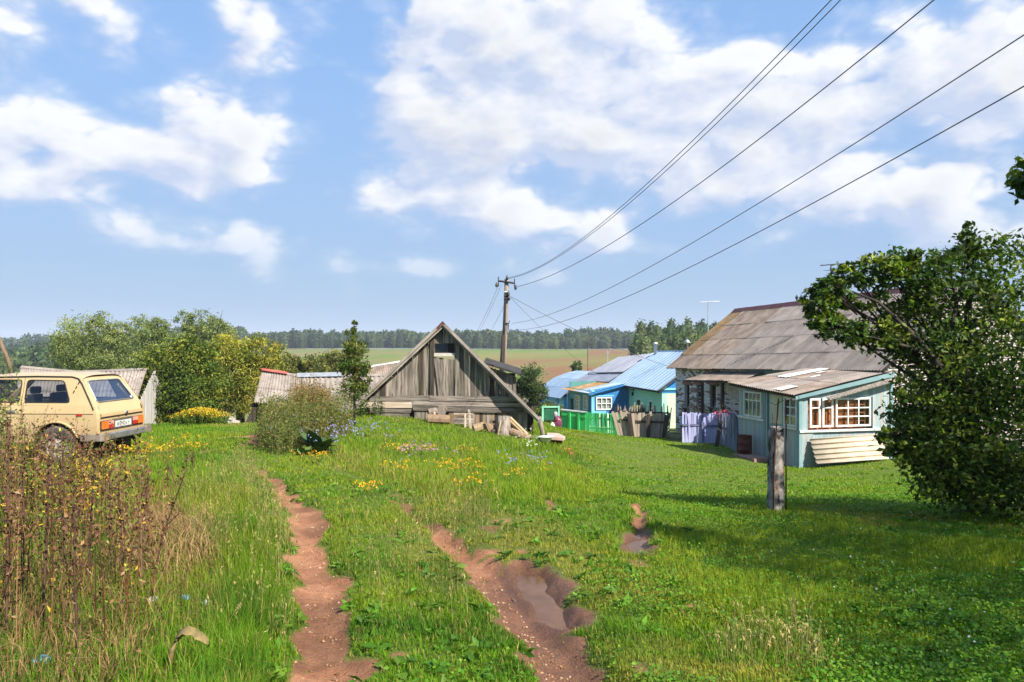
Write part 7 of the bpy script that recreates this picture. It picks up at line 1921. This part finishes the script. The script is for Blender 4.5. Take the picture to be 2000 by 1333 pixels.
flowers('clover_blossoms', 'white clover blossoms dotted through the shaded lawn', 70, [(1450, 1080), (1700, 1000), (2000, 1040), (2060, 1250), (1700, 1300), (1500, 1200)], whi, .016, .07, k=1, clump=.1)
flowers('chicory_wildflowers', 'bluish flowers on tall stems in the weeds left of the barn', 60, [(510, 870), (560, 845), (690, 838), (690, 855), (580, 880)], blu, .036, .62, clump=.2)

# goldenrod clump in front of the dark tree
gq = gb(391, 27.0); gr = thing('goldenrod_clump', 'clump of yellow goldenrod in front of the dark tree', 'plant', gq)
n = 420; Bq = rng.normal(size=(n, 3)) * np.array((.42, .25, 0)); Bq[:, 0] = Bq[:, 0].clip(-.8, .8); hh = .52 * (1 - .35 * (Bq[:, 0] / .8) ** 2) * rng.uniform(.8, 1.15, n); az = np.arctan2(Bq[:, 1], Bq[:, 0]); ln = np.abs(Bq[:, 0]) * .4 + .05
gc = [(.10, .17, .02), (.14, .19, .025), (.07, .12, .015)]
pr = [stem_geo(Bq, hh, .005, ln, az, pal(n, gc))]
Pp = np.concatenate([stem_point(Bq, hh, ln, az, rng.uniform(.1, .95, n)) + rng.normal(size=(n, 3)) * .02 for _ in range(16)]); pr.append(leaf_geo(Pp, rng.uniform(.05, .10, len(Pp)), pal(len(Pp), gc), .3, .3, rng))
V, T, C = join(pr); ob('foliage', fast_mesh('foliage', V, T, M_['grass'], C), gr)['kind'] = 'stuff'
tall = hh > .36; Pp = np.concatenate([stem_point(Bq[tall], hh[tall], ln[tall], az[tall], rng.uniform(.80, 1.08, tall.sum())) + rng.normal(size=(tall.sum(), 3)) * .022 for _ in range(7)])
g_ = leaf_geo(Pp, rng.uniform(.03, .055, len(Pp)), pal(len(Pp), [(.68, .42, .02), (.60, .36, .02), (.50, .42, .04)]), .5, .9, rng); ob('blossoms', fast_mesh('blossoms', g_[0], g_[1], M_['petal'], g_[2]), gr)['kind'] = 'stuff'

# broad-leaved burdock: each leaf a part
def leaf_mesh(name, ln, w, mat, curl=.25, n=6, wav=.04):
    mb = MB(); vs = []
    for k in range(n + 1):
        u = k / n; ww = w * math.sin(math.pi * min(u * .92 + .06, 1)) ** .8 * (1 - .25 * u); x = ln * u; z = -curl * ln * u * u
        vs += [(x, -ww, z + .03 * ww + wav * math.sin(k * 2.2) * ww), (x, 0, z - .0), (x, ww, z + .03 * ww + wav * math.cos(k * 2.0) * ww)]
    fs = []
    for k in range(n): fs += [(3 * k, 3 * k + 3, 3 * k + 4, 3 * k + 1), (3 * k + 1, 3 * k + 4, 3 * k + 5, 3 * k + 2)]
    mb.add(vs, fs); return mb.mesh(name, mat, True)
bdm = mottled('burdock_leaf', (.035, .075, .022), (.06, .11, .03), 4, rough=.55, var=.2, bump=.3)
bdm2 = mottled('pale_burdock_leaf', (.09, .16, .04), (.13, .19, .05), 4, rough=.55, var=.2, bump=.3)
def burdock(label, px, Y, n, ln, w, mat, tiltr=(.2, 1.1), seed=1, h=.1):
    r_ = random.Random(seed); b = G(px, Y); t = thing('burdock', label, 'plant', b)
    ms_ = [leaf_mesh('leaf', ln * s, w * s, mat) for s in (.8, 1.0, 1.15)]
    for k in range(n):
        o = ob('leaf', r_.choice(ms_), t); a = 2 * math.pi * (k + r_.random() * .6) / n; el = r_.uniform(*tiltr)
        o.matrix_local = Matrix.Translation((math.cos(a) * .05, math.sin(a) * .05, h * r_.random())) @ Matrix.Rotation(a, 4, 'Z') @ Matrix.Rotation(-el, 4, 'Y')
    MB().tube([(0, 0, -.05), (0, 0, h + .1)], .015, 6).build('stem', mottled('burdock_stem', (.07, .08, .03), (.10, .11, .04), 4, rough=.7), t); return t
burdock('large dark burdock leaves at the left foot of the mound', 622, 16.2, 13, .48, .17, bdm, (.3, 1.2), 3, .12)
burdock('pale green burdock leaves left of the dark burdock', 592, 15.6, 6, .26, .10, bdm2, (.4, 1.1), 4, .08)
burdock('young burdock in the flower pot corner by the barn', 1062, 22.3, 12, .30, .12, bdm2, (.3, 1.2), 5, .12)
# big dried burdock leaf hanging over at the lower left
g = ray(330, 1325); b = Vector((g[0], g[1], gz(*g)))
dl = thing('dried_leaf', 'large yellow brown dried leaf arching over the grass at lower left', 'leaf', b)
dm = mottled('dried_leaf_skin', (.12, .10, .035), (.30, .20, .085), 22, rough=.85, var=0, bump=.4)
pts = [Vector((0, 0, 0)), Vector((.02, -.01, .13)), Vector((.05, -.02, .20))]
MB().tube(pts, [.012, .012, .009], 6).build('stalk', dm, dl, True)
mb = MB(); vs = []; N = 10
for k in range(N + 1):
    u = k / N; th = math.pi * .80 * u; x = .05 + .085 * (1 - math.cos(th)); z = .20 + .045 * math.sin(th) - .05 * max(0, u - .5) * 2; w = .032 * math.sin(math.pi * (u * .9 + .07)) ** .7
    jz = random.uniform(-.008, .008); vs += [(x + random.uniform(-.006, .006), -w - .02, z - .02 + jz), (x, -.02, z + .010), (x + random.uniform(-.006, .006), w - .02, z - .035 - jz)]
mb.add(vs, [f for k in range(N) for f in ((3 * k, 3 * k + 3, 3 * k + 4, 3 * k + 1), (3 * k + 1, 3 * k + 4, 3 * k + 5, 3 * k + 2))]); mb.build('blade', dm, dl, True)
# pink and orange garden flowers over the lilac fence
for (px, py, Y, r, cols, lb, nn) in ((1415, 811, 30.3, .24, [(.78, .10, .28), (.72, .07, .24)], 'bright pink flowers above the blue board fence', 150), (1388, 812, 31.2, .26, [(.40, .28, .04), (.22, .24, .05)], 'yellow flowers above the lilac fence', 120)):
    c = P(px, py, Y); b = Vector((c.x, c.y, gz(c.x, c.y))); t = thing('garden_flowers', lb, 'flowers', b); hgt = c.z - b.z
    n = 40; Bq = rng.normal(size=(n, 3)) * np.array((r * .4, .08, 0)); pr = [stem_geo(Bq, np.full(n, hgt), .006, np.full(n, .03), rng.uniform(0, 6.28, n), pal(n, olive))]
    Pp = rng.normal(size=(300, 3)) * np.array((r * .5, .1, hgt * .25)) + np.array((0, 0, hgt * .6)); pr.append(leaf_geo(Pp, rng.uniform(.05, .09, 300), pal(300, olive), .4, .5, rng)); V, T, C = join(pr); ob('foliage', fast_mesh('foliage', V, T, M_['grass'], C), t)['kind'] = 'stuff'
    Pp = rng.normal(size=(nn, 3)) * np.array((r * .55, .08, .09)) + np.array((0, 0, hgt)); g_ = leaf_geo(Pp, rng.uniform(.06, .10, nn), pal(nn, cols, None, .1), .6, .9, rng); ob('blossoms', fast_mesh('blossoms', g_[0], g_[1], M_['petal'], g_[2]), t)['kind'] = 'stuff'
# litter
def scrap(label, px, py, sx, sy, cols, seed):
    r_ = random.Random(seed); g = ray(px, py); mb = MB(); m = 5; vs = [((i / m - .5) * sx, (k / m - .5) * sy, .045 + r_.uniform(0, .035)) for i in range(m + 1) for k in range(m + 1)]
    mb.add(vs, [(i * (m + 1) + k, (i + 1) * (m + 1) + k, (i + 1) * (m + 1) + k + 1, i * (m + 1) + k + 1) for i in range(m) for k in range(m)]); o = mb.build('plastic_scrap', cols); o.location = (g[0], g[1], gz(*g)); o.rotation_euler = (.25, 0, r_.uniform(-.4, .4)); tag(o, label, 'litter', 'scraps of litter at the lower left')
pb_ = mottled('blue_plastic', (.10, .30, .62), (.18, .42, .74), 20, rough=.4, var=0); pw = mottled('white_plastic', (.60, .60, .60), (.75, .74, .73), 20, rough=.4, var=0)
scrap('blue plastic scrap at the bottom left corner', 85, 1308, .075, .05, pb_, 1); scrap('small blue wrapper beside the grass', 362, 1180, .04, .045, pb_, 2); scrap('crumpled white scrap left of the blue wrapper', 300, 1185, .055, .05, pw, 3); scrap('white scrap right of the blue wrapper', 402, 1188, .045, .035, pw, 4)

# ------------------------------------------------------------------ grass
FOOT = [[PF.w(*p).to_2d()[:] for p in ((-.02, 0), (3.2, 0), (3.2, 4), (-.02, 4))], [HF.w(*p).to_2d()[:] for p in ((0, 0), (6.4, 0), (6.4, HL), (0, HL))], [(P(700, 0, BY).x, BY), (P(1040, 0, BY).x, BY), (P(1040, 0, BY).x, BY + 6), (P(700, 0, BY).x, BY + 6)]]
FOOT.append([PF.w(*p).to_2d()[:] for p in ((-.8, 1.1), (-.1, 1.1), (-.1, 2.4), (-.8, 2.4))])
def build_grass():
    rg = np.random.default_rng(5)
    parts = []
    N = 700000
    Y = np.exp(rg.uniform(np.log(2.9), np.log(46), N)); t = rg.uniform(-.88, 1.02, N); X = t * Y
    dm = dirt_mask(X, Y); nf = fbm(X * 7, Y * 7, 3, 2)
    keep = rg.uniform(size=N) > sstep(dm + (nf - .5) * .7, .15, .72) * .985
    for pl in FOOT: keep &= ~pip(X, Y, pl)
    X, Y, dm = X[keep], Y[keep], dm[keep]
    Z = ground_z(X, Y); px, py = proj(X, Y, Z); n = len(X)
    n1 = fbm(X * .55, Y * .55, 11, 4); n2 = fbm(X * 2.4, Y * 2.4, 13, 3); n3 = fbm(X * .25, Y * .25, 19, 3)
    # height: short turf on the lane, longer left of the track and on the mound
    leftx = np.interp(py, [840, 905, 960, 1040, 1130, 1333], [470, 470, 520, 545, 570, 540])
    left = sstep(leftx - px, 5, 60)
    midr = np.interp(py, [860, 905, 960, 1040, 1130, 1200, 1333], [560, 700, 860, 960, 1100, 1150, 1220])
    mnd = sstep(px - np.interp(py, [850, 905, 960, 1000], [560, 650, 790, 860]), 0, 40) * (1 - sstep(px, 1060, 1160)) * (1 - sstep(py, 940, 1010)) * (py > 790)
    wz = pip(px, py, [(-400, 930), (260, 930), (450, 1130), (340, 1420), (-400, 1420)])
    h = .030 + .035 * n2 + left * (.08 + .17 * n1) * (.35 + .65 * sstep(py, 905, 960)) + mnd * (.05 + .12 * n1) * (1 - .75 * (1 - sstep(py, 835, 885))) + .05 * sstep(n1, .55, .75)
    edge = sstep(dm, .03, .25); h *= (1 - .6 * edge)
    lane = sstep(px, 1120, 1220) * (1 - sstep(py, 900, 1020)); h *= (1 - .35 * lane)
    h *= np.where(wz, .8, 1.0)
    h *= rg.uniform(.55, 1.35, n)
    w = np.maximum(.0036, .00062 * Y) * rg.uniform(.7, 1.4, n) * (1 + .5 * (h < .08))
    lean = np.abs(rg.normal(size=n)) * .38 + .08; az = rg.uniform(0, 6.28, n)
    fresh = np.array((.115, .23, .008)); yelg = np.array((.225, .285, .014)); dark = np.array((.045, .135, .008)); strw = np.array((.44, .31, .10)); lime = np.array((.17, .30, .008))
    k1 = sstep(n1 + (n2 - .5) * .5, .34, .62)[:, None]; col = fresh * (1 - k1) + yelg * k1
    kp = (sstep(fbm(X * .42 + 9, Y * .42, 83, 4) + (n2 - .5) * .35, .54, .70) * .8)[:, None]; col = col * (1 - kp) + np.array((.34, .285, .045)) * kp; h = h * (1 - .35 * kp[:, 0])
    kd = sstep(n2 + (n3 - .5) * .6, .56, .74)[:, None] * .75; col = col * (1 - kd) + dark * kd
    kl = (lane * .8)[:, None]; col = col * (1 - kl) + lime * kl
    km = (mnd * .55)[:, None]; col = col * (1 - km) + lime * .95 * km
    # dry strip along the faint right-hand track, dry tips at the edges
    dryp = np.clip(edge * .30 + (n3 - .5) * .25 + .05 + .22 * np.exp(-((px - midr) / 60) ** 2) * (py < 1000) + .12 * wz, .01, .8)
    dr = rg.uniform(size=n) < dryp; col[dr] = strw * rg.uniform(.55, 1.1, (dr.sum(), 1))
    col = col * (1 + rg.normal(size=(n, 1)) * .20).clip(.5, 1.6)
    thin = rg.uniform(size=n) < np.where(wz, .45, 1.0)
    X, Y, Z, h, w, lean, az, col = (a[thin] for a in (X, Y, Z, h, w, lean, az, col)); n = len(X)
    B = np.stack([X, Y, Z - .008], -1)
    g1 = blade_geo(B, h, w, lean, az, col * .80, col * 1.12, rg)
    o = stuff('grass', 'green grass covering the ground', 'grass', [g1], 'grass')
    # clover and plantain leaves low in the turf
    N2 = 90000; Y = np.exp(rg.uniform(np.log(3.0), np.log(17), N2)); t = rg.uniform(-.30, .82, N2); X = t * Y
    cl = fbm(X * .9, Y * .9, 51, 3); rt = sstep(t, -.05, .25)
    keep = (dirt_mask(X, Y) < .25) & (rg.uniform(size=N2) < sstep(cl + .18 * rt, .48, .70) * (.35 + .65 * rt))
    X, Y = X[keep], Y[keep]; Z = ground_z(X, Y) + rg.uniform(.02, .075, len(X)); n = len(X)
    g2 = leaf_geo(np.stack([X, Y, Z], -1), np.maximum(.018, .0022 * Y) * rg.uniform(.7, 1.5, n), pal(n, [(.065, .185, .010), (.095, .22, .012), (.14, .25, .016)]), 2.2, .85, rg)
    stuff('clover', 'clover and plantain leaves in the lawn', 'clover', [g2], 'leaf')
    # longer seeding stems standing out of the turf
    B = np.concatenate([lay(700, [(330, 1000), (470, 900), (540, 960), (590, 1100), (560, 1320), (420, 1320), (430, 1120)], rg), lay(420, [(640, 915), (800, 880), (1000, 890), (1090, 930), (960, 1000), (800, 960)], rg), lay(160, [(1380, 1250), (1560, 1230), (1640, 1333), (1400, 1333)], rg), lay(200, [(660, 1000), (800, 960), (1000, 1100), (900, 1250), (700, 1250)], rg), lay(160, [(800, 1020), (940, 990), (1040, 1080), (960, 1090)], rg)])
    n = len(B); dmk = dirt_mask(B[:, 0], B[:, 1]) < .3; B = B[dmk]; n = len(B)
    hh = rg.uniform(.16, .42, n) * np.where(B[:, 1] < 5.5, .7, 1); c = pal(n, [(.30, .27, .09), (.22, .24, .06), (.42, .32, .14)]); ln = np.abs(rg.normal(size=n)) * .35; a = rg.uniform(0, 6.28, n)
    st = stem_geo(B, hh, np.maximum(.0018, .00022 * B[:, 1]), ln, a, c); hd = []
    for _ in range(5):
        Pp = stem_point(B, hh, ln, a, rg.uniform(.78, 1.0, n)) + rg.normal(size=(n, 3)) * .005; hd.append(leaf_geo(Pp, rg.uniform(.014, .03, n), c * 1.1, .2, .35, rg, axis=np.tile((0, 0, 1.), (n, 1))))
    stuff('seeding_grass', 'straw coloured seeding grass stems along the tracks', 'grass', [st] + hd, 'grass')
    # broad-leaved weeds (plantain, dock) in the turf
    N3 = 2600; Y = np.exp(rg.uniform(np.log(3.2), np.log(20), N3)); X = rg.uniform(-.55, .75, N3) * Y; kp = (dirt_mask(X, Y) < .45) & (fbm(X * .7, Y * .7, 71, 3) + rg.normal(size=N3) * .08 > .52); X, Y = X[kp], Y[kp]; m = len(X); C0_ = np.stack([X, Y, ground_z(X, Y)], -1); out = []
    cc = pal(m, [(.06, .16, .012), (.09, .20, .016), (.13, .22, .02)])
    for j in range(6):
        a = j * 1.047 + rg.uniform(-.3, .3, m); ln = rg.uniform(.05, .11, m); el = rg.uniform(.25, .9, m); ax = np.stack([np.cos(a) * np.cos(el), np.sin(a) * np.cos(el), np.sin(el)], -1); out.append(leaf_geo(C0_ + ax * (ln * .5)[:, None], ln, cc * rg.uniform(.75, 1.25, (m, 1)), 1.6, .42, rg, axis=ax * 3))
    stuff('broadleaf_weeds', 'plantain and dock rosettes in the turf', 'weeds', out, 'leaf')
    # small stones in the ruts
    B = np.concatenate([lay(700, [(560, 1333), (575, 1200), (590, 1010), (640, 1010), (690, 1200), (710, 1333)], rg), lay(900, [(880, 1070), (960, 1100), (1100, 1280), (1170, 1333), (1080, 1333), (990, 1230)], rg)])
    B = B[dirt_mask(B[:, 0], B[:, 1]) > .35]; V = []; T = []; C = []
    oc = np.array([(1, 0, 0), (-1, 0, 0), (0, 1, 0), (0, -1, 0), (0, 0, 1), (0, 0, -1)], float); ot = np.array([(0, 2, 4), (2, 1, 4), (1, 3, 4), (3, 0, 4), (2, 0, 5), (1, 2, 5), (3, 1, 5), (0, 3, 5)])
    for k, b in enumerate(B):
        s = .003 + .013 * rg.uniform() ** 3; V.append(b + oc * s * rg.uniform(.6, 1.3, (6, 3)) * np.array((1, 1, .6))); T.append(ot + 6 * k); C.append(np.repeat(pal(1, [(.30, .16, .085), (.20, .095, .05), (.36, .21, .12), (.27, .14, .075), (.42, .30, .20)], None, .2, rg), 6, 0))
    o = ob('pebbles', fast_mesh('pebbles', np.concatenate(V), np.concatenate(T), M_['dry'], np.concatenate(C))); o['kind'] = 'stuff'; o['label'] = 'small stones lying in the wheel tracks'; o['category'] = 'stones'
build_grass()

# ------------------------------------------------------------------ summer haze
HZ = 0.00026
hm = bpy.data.materials.new('haze'); hm.use_nodes = True; ht = hm.node_tree; ht.nodes.clear()
pv = ht.nodes.new('ShaderNodeVolumePrincipled'); pv.inputs['Density'].default_value = HZ; pv.inputs['Color'].default_value = (.80, .88, 1.0, 1); pv.inputs['Anisotropy'].default_value = .0
mo = ht.nodes.new('ShaderNodeOutputMaterial'); ht.links.new(pv.outputs[0], mo.inputs['Volume'])
hz = MB().box(-6500, 6500, -80, 4600, -90, 95).build('haze', hm); hz['kind'] = 'stuff'; hz['label'] = 'pale summer haze over the valley'; hz['category'] = 'haze'
